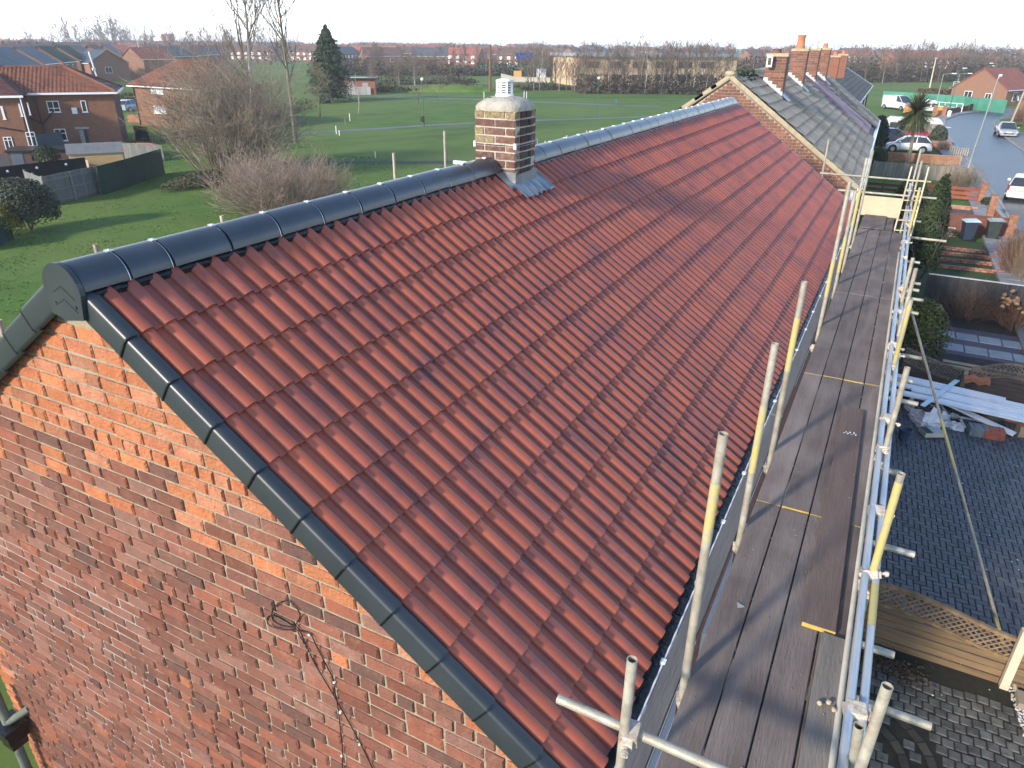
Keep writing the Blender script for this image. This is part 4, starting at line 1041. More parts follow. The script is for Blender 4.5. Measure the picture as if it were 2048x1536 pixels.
# --- block paved drive below the walkway
M_block = mat('paving_block_charcoal', [(.050,.056,.068),(.082,.088,.102)], scale=4, rough=.55, bump=.3, bscale=60, rand=.28, spec=.5, ramp=[(.062,.068,.082),(.080,.084,.096),(.052,.057,.070),(.098,.098,.102)], mixr=.5)
M_sand = mat('joint_sand_dark', [(.012,.012,.014),(.024,.024,.026)], scale=20, rough=.95)
dv = sheet('block_paving', [(7.86,-3.2),(18.8,-3.2),(18.8,-9.6),(7.86,-9.6)], ZG+.012, M_sand)
def block_mesh(lx, ly, h=.012, e=.008):
    b = MB(); x, y = lx/2, ly/2
    b.add([(-x,-y,0),(x,-y,0),(x,y,0),(-x,y,0),(-x+e,-y+e,h),(x-e,-y+e,h),(x-e,y-e,h),(-x+e,y-e,h)], [(4,5,6,7),(0,1,5,4),(1,2,6,5),(2,3,7,6),(3,0,4,7)])
    return b
HB_ = []; u = .104; c45, s45 = math.cos(.06), math.sin(.06)
for i in range(-60, 70):
    for j in range(-60, 60):
        # herringbone: pairs of blocks on a diagonal lattice
        k = (i-j) % 4
        if k == 0: cx, cy, o_ = (i+1.0)*u, (j+.5)*u, 0
        elif k == 2 and False: continue
        else: 
            if k == 3: cx, cy, o_ = (i+.5)*u, (j+1.0)*u, 1
            else: continue
        X, Y = 12.6+cx*c45-cy*s45, -5.9+cx*s45+cy*c45
        if 8.0 < X < 17.6 and -8.9 < Y < -4.45: HB_.append((X, Y, o_))
HB_ = near_first(HB_, lambda t: (t[0], t[1], ZG))
seen = [t for t in HB_ if t[1] < -4.75 - .0*t[0]]; rest = [t for t in HB_ if not t[1] < -4.75]
bm_ = block_mesh(.197,.096).mesh('paving_block'); bm_.materials.append(M_block)
for X, Y, o_ in seen[:300]: obj('paving_block', bm_, None, dv, (X, Y, ZG+.013+random.uniform(-.002,.003)), (random.uniform(-.012,.012), random.uniform(-.012,.012), .06+o_*math.pi/2))
b = MB(); bb = block_mesh(.197,.096)
for X, Y, o_ in seen[300:]+rest: b.add(bb.v, bb.f, M=Matrix.Translation((X,Y,ZG+.013+random.uniform(-.002,.003))) @ Matrix.Rotation(.06+o_*math.pi/2,4,'Z'))
stuff('paving_blocks', b, M_block, dv)
# --- sett paving with a turning ring, nearest the camera
st = sheet('sett_paving', [(-3.0,-3.2),(7.855,-3.2),(7.855,-9.8),(-3.0,-9.8)], ZG+.012, mat('mossy_joint', [(.020,.021,.015),(.034,.034,.026)], scale=14, rough=.95))
M_sett = mat('sett_grey_brown', [(.060,.060,.052),(.11,.108,.096),(.15,.145,.13)], scale=6, rough=.8, bump=.4, bscale=40, rand=.25)
rc = G(1690,1500); rings = (0.72, .95)
rc = Vector((rc.x, rc.y))
S_ = []
for i in range(28):
    for j in range(30):
        X, Y = 2.9+i*.165+(.03*math.sin(j)), -4.6-j*.155+(.078 if i % 2 else 0)
        if X > 7.5: continue
        d = (Vector((X,Y))-rc).length
        if any(abs(d-r) < .15 for r in (rings[0]-.0, rings[1]+.12)): continue
        S_.append((X, Y, random.uniform(-.03,.03)))
S_ = near_first(S_, lambda t: (t[0],t[1],ZG))
sm_ = block_mesh(.148,.138,.014,.014).mesh('sett'); sm_.materials.append(M_sett)
vis_ = [t for t in S_ if t[1] < -4.75]; inv_ = [t for t in S_ if t[1] >= -4.75]
for X, Y, a in vis_[:300]: obj('sett', sm_, None, st, (X,Y,ZG+.013+random.uniform(-.004,.004)), (random.uniform(-.012,.012),random.uniform(-.012,.012),a))
b = MB(); bb = block_mesh(.148,.138,.014,.014)
for X, Y, a in vis_[300:]+inv_: b.add(bb.v, bb.f, M=Matrix.Translation((X,Y,ZG+.013)) @ Matrix.Rotation(a,4,'Z'))
stuff('setts', b, M_sett, st)
b = MB()
for r in (rings[0], rings[1]+.12):
    n = int(2*math.pi*r/.21)
    for i in range(n):
        a0, a1 = 2*math.pi*i/n+.012, 2*math.pi*(i+1)/n-.012
        b.prism([(rc.x+q_*math.cos(t), rc.y+q_*math.sin(t), ZG+.013) for q_, t in ((r-.055,a0),(r-.055,a1),(r+.055,a1),(r+.055,a0))], (0,0,.016+random.uniform(-.002,.002)))
stuff('ring_course', b, mat('ring_block', [(.050,.044,.034),(.075,.068,.054)], scale=6, rough=.85, rand=.25), st)
gv = MB(); rg = random.Random(12)
gp_ = [G(2010,1375), G(2060,1370), G(2060,1460), G(2040,1450), G(2025,1410)]
gx = [p.x for p in gp_]; gy = [p.y for p in gp_]
for i in range(1500):
    X, Y = rg.uniform(min(gx)-.2, max(gx)), rg.uniform(min(gy)-.9, max(gy)+.05)
    if Y > -7.02-.35*(7.9-X)*.4: continue
    k = rg.uniform(.012,.028); gv.blob((X,Y,ZG+.02+rg.uniform(0,.02)),(k*1.3,k,k*.8),5,3,.3,rg)
stuff('gravel', gv, mat('white_gravel', [(.42,.41,.40),(.60,.59,.57)], scale=30, rough=.9, rand=.3), None, 'pale white gravel spilling at the foot of the trellis fence post', 'gravel')
lf = MB()
for i in range(750):
    t = rg.random(); X, Y = 7.35+rg.gauss(0,.13)+.15*(1-t), -4.9-t*1.0+rg.gauss(0,.1)
    k = rg.uniform(.015,.04); a = rg.uniform(0,6.3); dx, dy = math.cos(a)*k, math.sin(a)*k; z = ZG+.03+rg.uniform(0,.05)
    lf.add([(X-dx,Y-dy,z),(X+dy*.4,Y-dx*.4,z+rg.uniform(-.01,.02)),(X+dx,Y+dy,z),(X-dy*.4,Y+dx*.4,z+rg.uniform(-.01,.02))],[(0,1,2,3)])
stuff('fallen_leaves', lf, mat('dead_leaf', [(.05,.035,.025),(.12,.085,.06)], scale=30, rough=.95, rand=.4), None, 'drift of dead leaves at the foot of the nearer trellis fence', 'leaves')
def speck(n, x0, x1, y0, y1, nm, m, lab, cat):
    b = MB()
    for i in range(n):
        k = rg.uniform(.008,.022); b.blob((rg.uniform(x0,x1),rg.uniform(y0,y1),ZG+.035),(k,k*rg.uniform(.5,1.2),k*.4),5,3,.3,rg)
    stuff(nm, b, m, None, lab, cat)
speck(130, 3, 17, -8.6, -4.8, 'chippings', mat('white_chip', [(.45,.45,.44),(.6,.6,.58)], scale=20, rand=.3), 'tiny pale chippings strewn over the paved drive and setts', 'chippings')

# --- trellis topped fences
M_fence = mat('fence_board_warm', [(.125,.080,.048),(.19,.128,.070),(.22,.155,.085)], scale=2.5, rough=.85, bump=.3, bscale=30, rand=.12, stretch=(3,.5,6))
M_fdark = mat('fence_board_dark', [(.055,.040,.036),(.10,.072,.06)], scale=2.5, rough=.88, bump=.3, bscale=30, rand=.15, stretch=(3,.5,6))
M_trel = mat('trellis_lath', [(.15,.10,.055),(.24,.165,.09)], scale=8, rough=.88, rand=.2)
def trellis_fence(label, x, y0, y1, hb, wave, ht, m, mt, nboards=7, base=None, lean=0):
    """panel in the plane x, running from y0 down to y1; wave(t) raises the middle"""
    t = thing('trellis_fence', label, 'fence', (x, y0, ZG)); n = 28
    top = lambda s: hb+wave(s)
    bh = (hb+.28)/nboards
    for k in range(nboards):
        z0, z1 = .02+k*bh, .02+(k+1)*bh-.020
        pts = [(i/n, min(z1, top(i/n)-.02)) for i in range(n+1)]
        run = [p for p in pts if p[1] > z0+.01]
        if len(run) < 2: continue
        q = MB(); xo = .006*(k % 2)
        q.prism([(xo, -(y0-y1)*run[0][0], z0), (xo, -(y0-y1)*run[-1][0], z0)]+[(xo, -(y0-y1)*s, z) for s, z in reversed(run)], (.02,0,0)); obj('board', q, m, t)
    for off, w_, nm in ((0,.05,'lower_rail'),(ht,.055,'top_rail')):
        q = MB()
        for i in range(n):
            a, b = i/n, (i+1)/n
            q.prism([(-.022,-(y0-y1)*a,top(a)+off),(-.022,-(y0-y1)*b,top(b)+off),(-.022,-(y0-y1)*b,top(b)+off+w_),(-.022,-(y0-y1)*a,top(a)+off+w_)], (.062,0,0))
        obj(nm, q, mt, t)
    sp, W_ = .105, y0-y1
    for d, xo in ((1,-.006),(-1,.004)):
        for i in range(-12, int(W_/sp)+12):
            # lath at 45 degrees clipped between the rails
            pts = []
            for s in range(0, 60):
                yy = i*sp+d*s*.02; zz = None
                f = yy/W_
                if not 0 <= f <= 1: 
                    continue
                zz = hb-.05+s*.02*.9
                if top(f)+.03 < zz < top(f)+ht+.01: pts.append((yy, zz))
            if len(pts) > 1:
                a, b = pts[0], pts[-1]; q = MB(); q.bar((xo,-a[0],a[1]),(xo,-b[0],b[1]),.024,.008,up=(1,0,0)); obj('lath', q, mt, t)
    return t
w2 = lambda s: .26*math.sin(math.pi*min(1,max(0,(s+.25)/1.25)))**1.5
trellis_fence('low warm brown board fence with a wavy trellis top beside the leaf drift', 7.83, -4.30, -6.90, .50, w2, .36, M_fence, M_trel, 6)
trellis_fence('short end of warm board fence beyond the cream post, running out of the picture', 7.83, -7.02, -8.9, .50, w2, .36, M_fence, M_trel, 6)
q = MB(); q.box(-.055,.055,-.055,.055,0,1.08); q.prism([(-.055,-.055,1.08),(.055,-.055,1.08),(.055,.055,1.08),(-.055,.055,1.08)], (0,0,.03))
single('fence_post', q, mat('post_cream', [(.50,.45,.33),(.62,.56,.42)], scale=6, rough=.8), 'cream square post between the two nearer trellis panels', 'post', (7.80,-6.97,ZG))
q = MB(); q.box(-.02,.25,-1.8,-.12,0,.14); single('timber_sleeper', q, M_boardend if False else mat('sleeper_pale', [(.24,.20,.15),(.32,.27,.20)], scale=5, rough=.9), 'pale timber sleeper at the foot of the fence by the white gravel', 'timber', (7.45,-6.98,ZG))
w1 = lambda s: .30*math.sin(math.pi*s)**1.3
w0_ = lambda s: .30*math.cos(math.pi*.5*min(1,s*1.15))**2
trellis_fence('weathered dark trellis fence dipping towards the post with the orange tile stack', 18.75, -5.25, -6.68, .34, lambda s: .34*(1-s)**1.5, .36, M_fdark, mat('trellis_grey', [(.10,.08,.062),(.17,.135,.10)], scale=8, rand=.2), 5)
trellis_fence('weathered dark arched trellis fence at the right behind the white boards', 18.75, -6.86, -8.75, .42, w1, .36, M_fdark, mat('trellis_grey', [(.10,.08,.062)]), 6)
q = MB(); q.box(-.05,.05,-.05,.05,0,.72); single('fence_post', q, mat('post_grey', [(.17,.15,.11),(.26,.23,.17)], scale=8), 'grey weathered post between the two dark trellis panels', 'post', (18.75,-6.77,ZG))
for i, (y0, z, ln) in enumerate(((-5.7,.72,2.6),(-6.2,.78,3.0))):
    q = MB(); q.bar((0,0,0),(-.15,-ln,0.02),.10,.035); single('timber_length', q, mat('timber_pale', [(.26,.22,.16),(.36,.31,.23)], scale=5, rand=.2), ('shorter','longer')[i]+' pale timber length resting across the top of the dark trellis fence', 'timber', (18.95+i*.12,y0,ZG+z))

# --- builders' rubbish in front of that fence
def plank(a, b, w, th, label, m, nm='upvc_board', cat='board', group=None):
    a, b = Vector(a), Vector(b); q = MB(); q.bar(Vector(), b-a, w, th)
    d = (b-a).normalized(); r = d.cross(Vector((0,0,1))).normalized(); q.bar(r*(w/2-.008)+Vector((0,0,-th/2-.012)), b-a+r*(w/2-.008)+Vector((0,0,-th/2-.012)), .010, .03)
    return single(nm, q, m, label, cat, a, 0, group)
M_wh = mat('white_fascia', [(.66,.68,.71),(.78,.79,.80)], scale=1.5, rough=.38, rand=.06)
for i in range(8):
    a = G(1780+(i%3)*6, 746+i*5.2, ZG+.50-.008*i); b = G(2075, 812+i*5.0, ZG+.50-.008*i)
    if i == 0: b = a.lerp(b, .80)
    if i == 5: a = a.lerp(b, .12)
    pos = ('nearest the dark trellis fence','second from the trellis fence','third from the trellis fence','fourth from the trellis fence','fourth from the near edge','third from the near edge','second from the near edge','nearest edge of the bundle')[i]
    plank(a, b, .125, .02, 'long white plastic fascia board in the bundle, %s' % pos, M_wh, group='bundle of white fascia boards')
tp = MB(); p1, p2 = G(1845,812,ZG+.52), G(1915,760,ZG+.54); tp.bar(Vector(), p2-p1, .12, .012); single('packing_tape', tp, mat('tape_pale_blue', [(.45,.55,.62),(.55,.64,.70)], rough=.3), 'pale blue wrapping strip tied over the white fascia boards', 'wrapping', p1)
plank(G(1876,797,ZG+.38), G(2030,868,ZG+.16), .20, .02, 'single white fascia board lying slantwise across the rubbish', M_wh)
plank(G(1786,798,ZG+.25), G(1870,812,ZG+.25), .10, .03, 'short off white length beside the torn rubble bag', mat('off_white_pvc', [(.50,.50,.48),(.58,.58,.56)]))
plank(G(1770,776,ZG+.3), G(1905,808,ZG+.30), .24, .03, 'grey plastic board under the white bundle', mat('grey_pvc', [(.16,.19,.22),(.23,.26,.29)], rough=.5))
plank(G(1912,832,ZG+.12), G(1968,842,ZG+.12), .035, .02, 'thin white lath on the ground between bag and tiles', M_wh)
# torn bag
def crumple(name, c, rx, ry, rz, m, label, cat, seed, n=26, k=9, open_=True):
    r = random.Random(seed); v = []
    for j in range(k+1):
        t = j/k
        for i in range(n):
            a = 2*math.pi*i/n; f = (1-.35*t)+r.uniform(-.10,.10)+.12*math.sin(a*3+seed)+.08*math.sin(a*7)
            v.append((rx*f*math.cos(a), ry*f*math.sin(a), rz*(t**.8)*(1+.35*math.sin(a*2+1))+r.uniform(-.02,.03)))
    fcs = [(j*n+i, j*n+(i+1)%n, (j+1)*n+(i+1)%n, (j+1)*n+i) for j in range(k) for i in range(n)]
    q = MB(); q.add(v, fcs)
    o = single(name, q, m, label, cat, c); return o
bc = G(1852,832)
crumple('rubble_bag', bc, .78, .50, .34, mat('woven_white_bag', [(.50,.50,.49),(.66,.67,.68)], scale=8, rough=.6, bump=.8, bscale=12), 'torn white woven rubble bag slumped open on the drive', 'bag', 5)
rb_ = MB()
for i in range(90):
    a = rg.uniform(0,6.28); d = rg.uniform(0,.55)**.7; k = rg.uniform(.02,.075); rb_.blob((bc.x+d*math.cos(a)*.72, bc.y+d*math.sin(a)*.45, ZG+.20+rg.uniform(-.05,.06)),(k,k*rg.uniform(.6,1.2),k*.7),6,4,.35,rg)
stuff('rubble', rb_, mat('rubble_mix', [(.05,.042,.038),(.16,.13,.11)], scale=12, rand=.5), None, 'dark broken rubble heaped inside the torn white bag', 'rubble')
bc2 = G(1905,850); crumple('rubble_bag', bc2, .36, .30, .16, mat('woven_white_bag', [(.5,.5,.5)]), 'flattened white bag corner next to the torn rubble bag', 'bag', 9)
def slab_box(nm, px, py, lx, ly, lz, rz, m, label, cat, z=0, grooves=0, gm=None):
    c = G(px, py, ZG+z); t = thing(nm, label, cat, (c.x,c.y,ZG+z), rz)
    q = MB(); e = .01
    q.box(-lx/2,lx/2,-ly/2,ly/2,0,lz); obj('body', q, m, t)
    if grooves:
        g = MB()
        for i in range(1, grooves): g.box(-lx/2-.003,lx/2+.003,-ly/2-.003,ly/2+.003,lz*i/grooves-.006,lz*i/grooves+.002)
        obj('joint', g, gm or M_black, t)
    return t
M_rt = mat('stacked_red_tile', [(.26,.075,.05),(.36,.12,.08)], scale=4, rough=.7)
def tile_pack(px, py, n, lx, ly, th, rz, m, label, z=0):
    c = G(px, py); t = thing('tile_stack', label, 'tile stack', (c.x,c.y,ZG+z), rz)
    for i in range(n):
        q = MB(); q.box(-lx/2,lx/2,-ly/2,ly/2,0,th*.82)
        for k in range(2): q.tube((-lx/2,-ly*.25+k*ly*.5,th*.82),(lx/2,-ly*.25+k*ly*.5,th*.82),.018,n=8)
        obj('tile', q, m, t, (random.uniform(-.012,.012), random.uniform(-.012,.012), i*th), (0,0,random.uniform(-.03,.03)))
    return t
tile_pack(1984, 876, 6, .30, .42, .042, .1, M_rt, 'stack of new red roof tiles at the edge of the drive')
tile_pack(1952, 870, 7, .30, .40, .036, .15, mat('slate_grey_tile', [(.13,.16,.18),(.19,.22,.24)], scale=3), 'grey tile stack immediately left of the red stack')
tile_pack(1985, 836, 5, .34, .42, .05, .3, mat('ribbed_grey_tile', [(.11,.115,.115),(.17,.175,.175)], scale=3), 'weathered grey ribbed tiles heaped behind the red stack')
tile_pack(1925, 812, 4, .30, .36, .04, .5, mat('old_clay_tile', [(.22,.08,.05),(.30,.12,.07)]), 'old clay tiles in a loose heap below the fascia bundle', .05)
tile_pack(2030, 842, 3, .45, .5, .035, -.2, mat('pink_terracotta', [(.40,.17,.13),(.50,.24,.19)]), 'flat terracotta pink tiles at the right edge above the red stack')
tile_pack(2048, 872, 6, .3, .36, .05, .2, mat('buff_tile', [(.34,.24,.15),(.42,.31,.21)]), 'buff ribbed tiles at the right edge beside the terracotta pink ones')
pf = thing('pantile_pile', 'orange clay pantiles stacked on top of the dark trellis fence post', 'tile stack', (18.55,-7.02,ZG+.55))
for i in range(3):
    q = MB(); P = [(-.30+.05*k, .035*math.sin(k*math.pi/3)+.0) for k in range(13)]
    q.add([(x_,y,z+i*.05) for x_ in (-.14,.14) for y, z in P]+[(x_,y,z+i*.05-.016) for x_ in (-.14,.14) for y, z in P], [(k,k+1,14+k,13+k) for k in range(12)]+[(26+k,27+k,40+k,39+k) for k in range(12)]+[(k,k+1,27+k,26+k) for k in range(12)]+[(13+k,14+k,40+k,39+k) for k in range(12)], smooth=False); obj('pantile', q, mat('pantile_orange', [(.34,.14,.08),(.46,.21,.12)], scale=6, rand=.2), pf)
slab_box('slate_sheet', 1838, 872, .42, .95, .04, .55, mat('dark_slate', [(.035,.042,.05),(.055,.062,.07)], rough=.5), 'dark flat sheet lying on the drive under the paper sack', 'sheet')
ps_ = slab_box('cement_sack', 1862, 868, .34, .48, .11, .5, mat('sack_paper', [(.40,.36,.28),(.50,.46,.38)], rough=.8), 'paper cement sack with a dark green and grey printed face', 'sack', .04)
q = MB(); q.box(-.165,.165,.05,.23,.111,.113); obj('green_print', q, mat('print_green', [(.03,.07,.065)]), ps_); q = MB(); q.box(-.12,.10,-.2,.02,.111,.113); obj('grey_print', q, mat('print_grey', [(.36,.40,.42)]), ps_)
bk_ = G(1806,880); q = MB(); q.lathe([(.11,0),(.15,.30),(.155,.31),(.14,.31),(.10,.02),(0,.02)], (0,0,0), 18); single('bucket', q, mat('bucket_blue', [(.04,.06,.10)], rough=.4), 'dark blue bucket standing beside the torn bag', 'bucket', (bk_.x,bk_.y,ZG))
# --- slab path beyond, with plum slate chippings between
sheet('garden_bed', [(18.9,-3.6),(31.0,-3.6),(31.0,-9.4),(18.9,-9.4)], ZG+.006, mat('bed_soil', [(.020,.018,.015),(.042,.036,.030)], scale=4, rough=.97, bump=.8, bscale=18))
M_flag = mat('path_flag', [(.20,.22,.235),(.29,.31,.325)], scale=2.2, rough=.75, bump=.3, rand=.10)
path = sheet('garden_path', [(21.9,-5.4),(24.6,-5.4),(24.6,-9.4),(21.9,-9.4)], ZG+.010, mat('plum_slate_chips', [(.060,.048,.062),(.125,.105,.13)], scale=22, rough=.8, bump=1, bscale=30))
for xx, y00 in ((23.75,-5.55),(22.55,-5.75)):
    for i in range(6):
        q = MB(); q.add(*(lambda b_: (b_.v,b_.f))(block_mesh(.62,.62,.03,.012))); obj('slab', q, M_flag, path, (xx-.02*i, y00-.645*i-.3, ZG+.012), (0,0,random.uniform(-.02,.02)))
# ================================================================== front gardens further down the street
leaf_bush('yellow green leafy shrub crowding the outer standards above the slab path', G(1846,742)+Vector((.5,.35,0)), .62, .75, 1.05, 5200, .05, M_ygreen, 21, lumps=20)
leaf_bush('tall dark green columnar conifer close beside the scaffold ledgers', G(1846,585)+Vector((.3,.35,0)), .62, .62, 2.15, 16000, .055, M_conif, 22, name='conifer', cat='conifer', lumps=26, cone=.35)
leaf_bush('yellowish conifer at the far end of the walkway, behind the yellow ladder', Vector((43.2,-5.0,ZG)), .95, .85, 1.15, 7000, .07, leafmat('conifer_yellowish', (.035,.048,.014),(.06,.075,.02),(.10,.105,.03)), 23, name='conifer', cat='conifer', lumps=20)
leaf_bush('low dark green bush between the far end of the walkway and the red fence', Vector((40.5,-3.75,ZG)), .9, .8, .75, 4000, .07, M_dgreen, 24)
# dark stained fence with its vertical boards, and dried plants in front of it
def board_fence(label, x, y0, y1, h, m, bw=.13, name='board_fence', rails=True, thick=.02, jit=.02, cap=None, capm=None, n_max=300, posts=0, gap=.008, loc=None, rz=None):
    t = thing(name, label, 'fence', (x,y0,ZG)) if loc is None else thing(name, label, 'fence', loc, rz)
    W_ = abs(y0-y1); n = int(W_/bw); bm = None; r = random.Random(int(x*10+y0*7))
    mb = MB(); mb.box(-thick/2,thick/2,-bw+gap,0,0,h); me = mb.mesh('board'); me.materials.append(m)
    for i in range(n):
        o = obj('board', me, None, t, (r.uniform(-.006,.006), -i*bw, 0), (0,r.uniform(-.006,.006),0)); o.scale = (1,1,1+r.uniform(-jit,jit))
    if rails:
        q = MB()
        for z in (h*.18, h*.82): q.box(thick/2+.005,thick/2+.055,-W_,0,z-.04,z+.04)
        obj('rail', q, m, t)
    for i in range(posts): 
        q = MB(); yy = -W_*i/(posts-1); q.box(-.05,.05,yy-.05,yy+.05,0,h+.06); obj('post', q, m, t)
    if cap:
        q = MB(); q.box(-.035,.035,-W_,0,h,h+cap); obj('capping', q, capm or m, t)
    return t
M_bfence = mat('fence_black_stain', [(.020,.022,.026),(.040,.042,.048)], scale=3, rough=.7, rand=.2, stretch=(3,3,.5))
board_fence('black stained board fence with a thin pale capping strip below the small lawn', 26.0, -5.75, -9.3, 1.34, M_bfence, .14, cap=.03, capm=mat('capping_pale',[(.34,.36,.36),(.44,.46,.46)]))
sheet('front_lawn', [(26.2,-4.3),(38.6,-4.3),(38.6,-9.2),(26.2,-9.2)], ZG+.010, mat('lawn_moss_green', [(.022,.045,.012),(.040,.070,.018)], scale=1.2, rough=.95, bump=1, bscale=14))
M_dry = mat('dry_stems', [(.10,.060,.038),(.19,.12,.075)], scale=2, rough=.95, rand=.3)
twig_bush('tangle of dry brown flower stems in front of the black fence', G(1945,640)+Vector((.2,.2,0)), 1.2, 1.5, 1.25, 160, 1, 31, M_dry, .008, 4, 'dead_perennials', .45, .02, .0035, 'plant', lean=1.1)
twig_bush('reddish dry grass clump at the right of the slab path', G(2030,655), .8, .9, .95, 130, 1, 32, mat('dry_red', [(.15,.065,.045),(.24,.13,.08)], scale=2, rand=.3), .007, 3, 'dead_perennials', .35, .0, .0035, 'plant', lean=1.2)
hd = thing('hydrangea', 'hydrangea with faded brown round flower heads against the black fence', 'shrub', Vector((25.2,-8.55,ZG))); rg2 = random.Random(14)
S = []; q = MB()
for i in range(22):
    tip = Vector((rg2.gauss(0,.3), rg2.gauss(0,.52), rg2.uniform(.75,1.25))); grow(S, Vector((tip.x*.3,tip.y*.3,0)), tip.normalized(), tip.length, .01, 0, rg2)
    q.blob(tip, (.075,.075,.06), 9, 6, .3, rg2)
obj('branches', twig_mesh('branches', S), M_dry, hd); stuff('flower_heads', q, mat('faded_bract', [(.22,.13,.07),(.33,.21,.12)], scale=12, bump=1, bscale=30), hd)
# four low brick edgings stepping up the lawn
M_gbrick = mat('garden_brick', [(.24,.085,.055),(.33,.14,.10),(.34,.26,.19)], scale=5, rough=.9, rand=.25)
gbm = brick_mesh('brick', .225, .07, 77).mesh('brick'); gbm.materials.append(M_gbrick)
for k, (pl_, pr__) in enumerate((((1868,487),(2008,502)),((1868,498),(2008,512)),((1872,511),(2006,524)),((1874,525),(2004,538)))):
    a, b = G(*pl_, ZG+.22), G(*pr__, ZG+.22); a.z = b.z = ZG
    t = thing('brick_edging', 'low brick edging step across the small lawn, %s of four' % ('furthest up, nearest the bins','second from the bins','third from the bins','lowest, above the mown strip')[k], 'brick edging', a, 0, 'brick edgings')
    d = b-a; n = int(d.length/.235); ang = math.atan2(d.y, d.x)+math.pi/2
    for r_ in range(2):
        for i in range(n): obj('brick', gbm, None, t, d*((i+.5+(.5 if r_ else 0))/n)+Vector((0,0,.04+.08*r_)), (0,0,ang+random.uniform(-.03,.03)))
def wheelie(label, loc, mb_, ml, rz):
    t = thing('wheelie_bin', label, 'bin', loc, rz); q = MB()
    v = [(-.22,-.20,.06),(.22,-.20,.06),(.22,.20,.06),(-.22,.20,.06),(-.28,-.29,.92),(.28,-.29,.92),(.28,.29,.92),(-.28,.29,.92)]
    q.add(v, [(0,3,2,1),(4,5,6,7),(0,1,5,4),(1,2,6,5),(2,3,7,6),(3,0,4,7)]); q.box(-.30,.30,-.31,.31,.88,.93); obj('body', q, mb_, t)
    q = MB(); q.prism([(-.30,-.32,.93),(.30,-.32,.93),(.30,.34,.96),(-.30,.34,.96)], (0,0,.05)); q.prism([(-.26,-.2,.98),(.26,-.2,.98),(.26,.3,1.01),(-.26,.3,1.01)], (0,0,.03)); q.tube((-.26,.38,.95),(.26,.38,.95),.018,n=8); obj('lid', q, ml, t)
    for sx in (-.25,.25):
        q = MB(); q.tube((sx-.03,.24,.10),(sx+.03,.24,.10),.10,n=14); obj('wheel', q, M_black, t)
wheelie('dark blue wheelie bin with a pale blue green lid, left of two', G(1931,481), mat('bin_blue', [(.018,.030,.055),(.028,.042,.07)], rough=.45), mat('bin_lid_teal', [(.30,.46,.50),(.42,.56,.58)], rough=.35), math.radians(195))
wheelie('dark green grey wheelie bin with a grey lid, right of two', G(1980,480)+Vector((.05,0,0)), mat('bin_green', [(.022,.032,.030),(.04,.05,.047)], rough=.45), mat('bin_lid_grey', [(.16,.20,.20),(.24,.28,.28)], rough=.35), math.radians(188))
sy = G(1892,466); t = thing('garden_stool', 'small white metal stool frame among the plants left of the bins', 'stool', sy); q = MB()
for a, b in (((0,0),(0,-.35)),((.3,0),(.3,-.35))): q.tube((*a,.28),(*b,.28),.018,n=6); q.tube((*a,.28),(*a,0),.015,n=6); q.tube((*b,.28),(*b,0),.015,n=6)
obj('frame', q, M_upvc, t); q = MB(); q.box(0,.3,-.36,.01,.28,.32); obj('seat', q, mat('seat_grey',[(.20,.20,.21)]), t)
crumple('plastic_bag', G(1901,473), .22,.22,.16, mat('bag_pink', [(.45,.26,.33),(.55,.36,.42)], rough=.5), 'crumpled pink plastic bag beside the white stool', 'bag', 3)
leaf_bush('straggly green weeds round the white stool and the bins', G(1885,478)+Vector((.5,.1,0)), .5, 1.1, .22, 900, .05, M_dgreen, 29, stem=False, name='weeds', cat='weeds')
# low red walls, piers and rail fences between the gardens
M_redw = mat('garden_wall_red', [(.13,.052,.043),(.19,.075,.058)], scale=3, rough=.9, rand=.15)
M_orw = mat('garden_brick_orange', [(.22,.095,.058),(.31,.15,.09)], scale=6, rough=.9, rand=.22)
def brick_wall(label, a, b, h, m, name='garden_wall', cap=None, mort=None, th=.11, bl=.30, bh=.10, capm=None):
    a, b = Vector(a), Vector(b); d = b-a; ln = d.length; rz = math.atan2(d.y, d.x); t = thing(name, label, 'wall', a, rz)
    q = MB(); q.box(0,ln,-th/2+.01,th/2-.01,0,h); w_ = obj('core', q, mort or M_rmort, t)
    me = MB(); me.box(-bl/2+.008,bl/2-.008,-th/2,th/2,-bh/2+.006,bh/2-.006); me = me.mesh('brick'); me.materials.append(m); cnt = 0
    for r_ in range(int(h/bh)):
        n = int(ln/bl); o_ = .5 if r_ % 2 else .25
        for i in range(n):
            if cnt < 300: obj('brick', me, None, t, ((i+o_)*bl, random.uniform(-.003,.003), (r_+.5)*bh)); cnt += 1
    if cap: q = MB(); q.box(-.03,ln+.03,-th/2-.03,th/2+.03,h,h+cap); obj('coping', q, capm or m, t)
    return t
def pier(label, p, h, m, w_=.34, capm=None):
    t = thing('brick_pier', label, 'pier', p); q = MB(); q.box(-w_/2+.01,w_/2-.01,-w_/2+.01,w_/2-.01,0,h); obj('core', q, M_rmort, t)
    me = MB(); me.box(-w_/4+.006,w_/4-.006,-.05,.05,-.037,.037); me = me.mesh('brick'); me.materials.append(m)
    for r_ in range(int(h/.085)):
        for k in (0,1):
            for sx, sy_, rr in (((-1)**k*w_/4, -w_/2+.047, 0), ((-1)**k*w_/4, w_/2-.047, 0), (-w_/2+.047, (-1)**k*w_/4, math.pi/2), (w_/2-.047, (-1)**k*w_/4, math.pi/2)):
                obj('brick', me, None, t, (sx, sy_, (r_+.5)*.085), (0,0,rr))
    q = MB(); q.box(-w_/2-.03,w_/2+.03,-w_/2-.03,w_/2+.03,h,h+.06); obj('cap', q, capm or m, t)
xw = 40.1
brick_wall('low dark red brick wall behind the two wheelie bins', (xw,-5.2,ZG), (xw,-9.35,ZG), .95, M_redw, cap=.05, mort=M_redw)
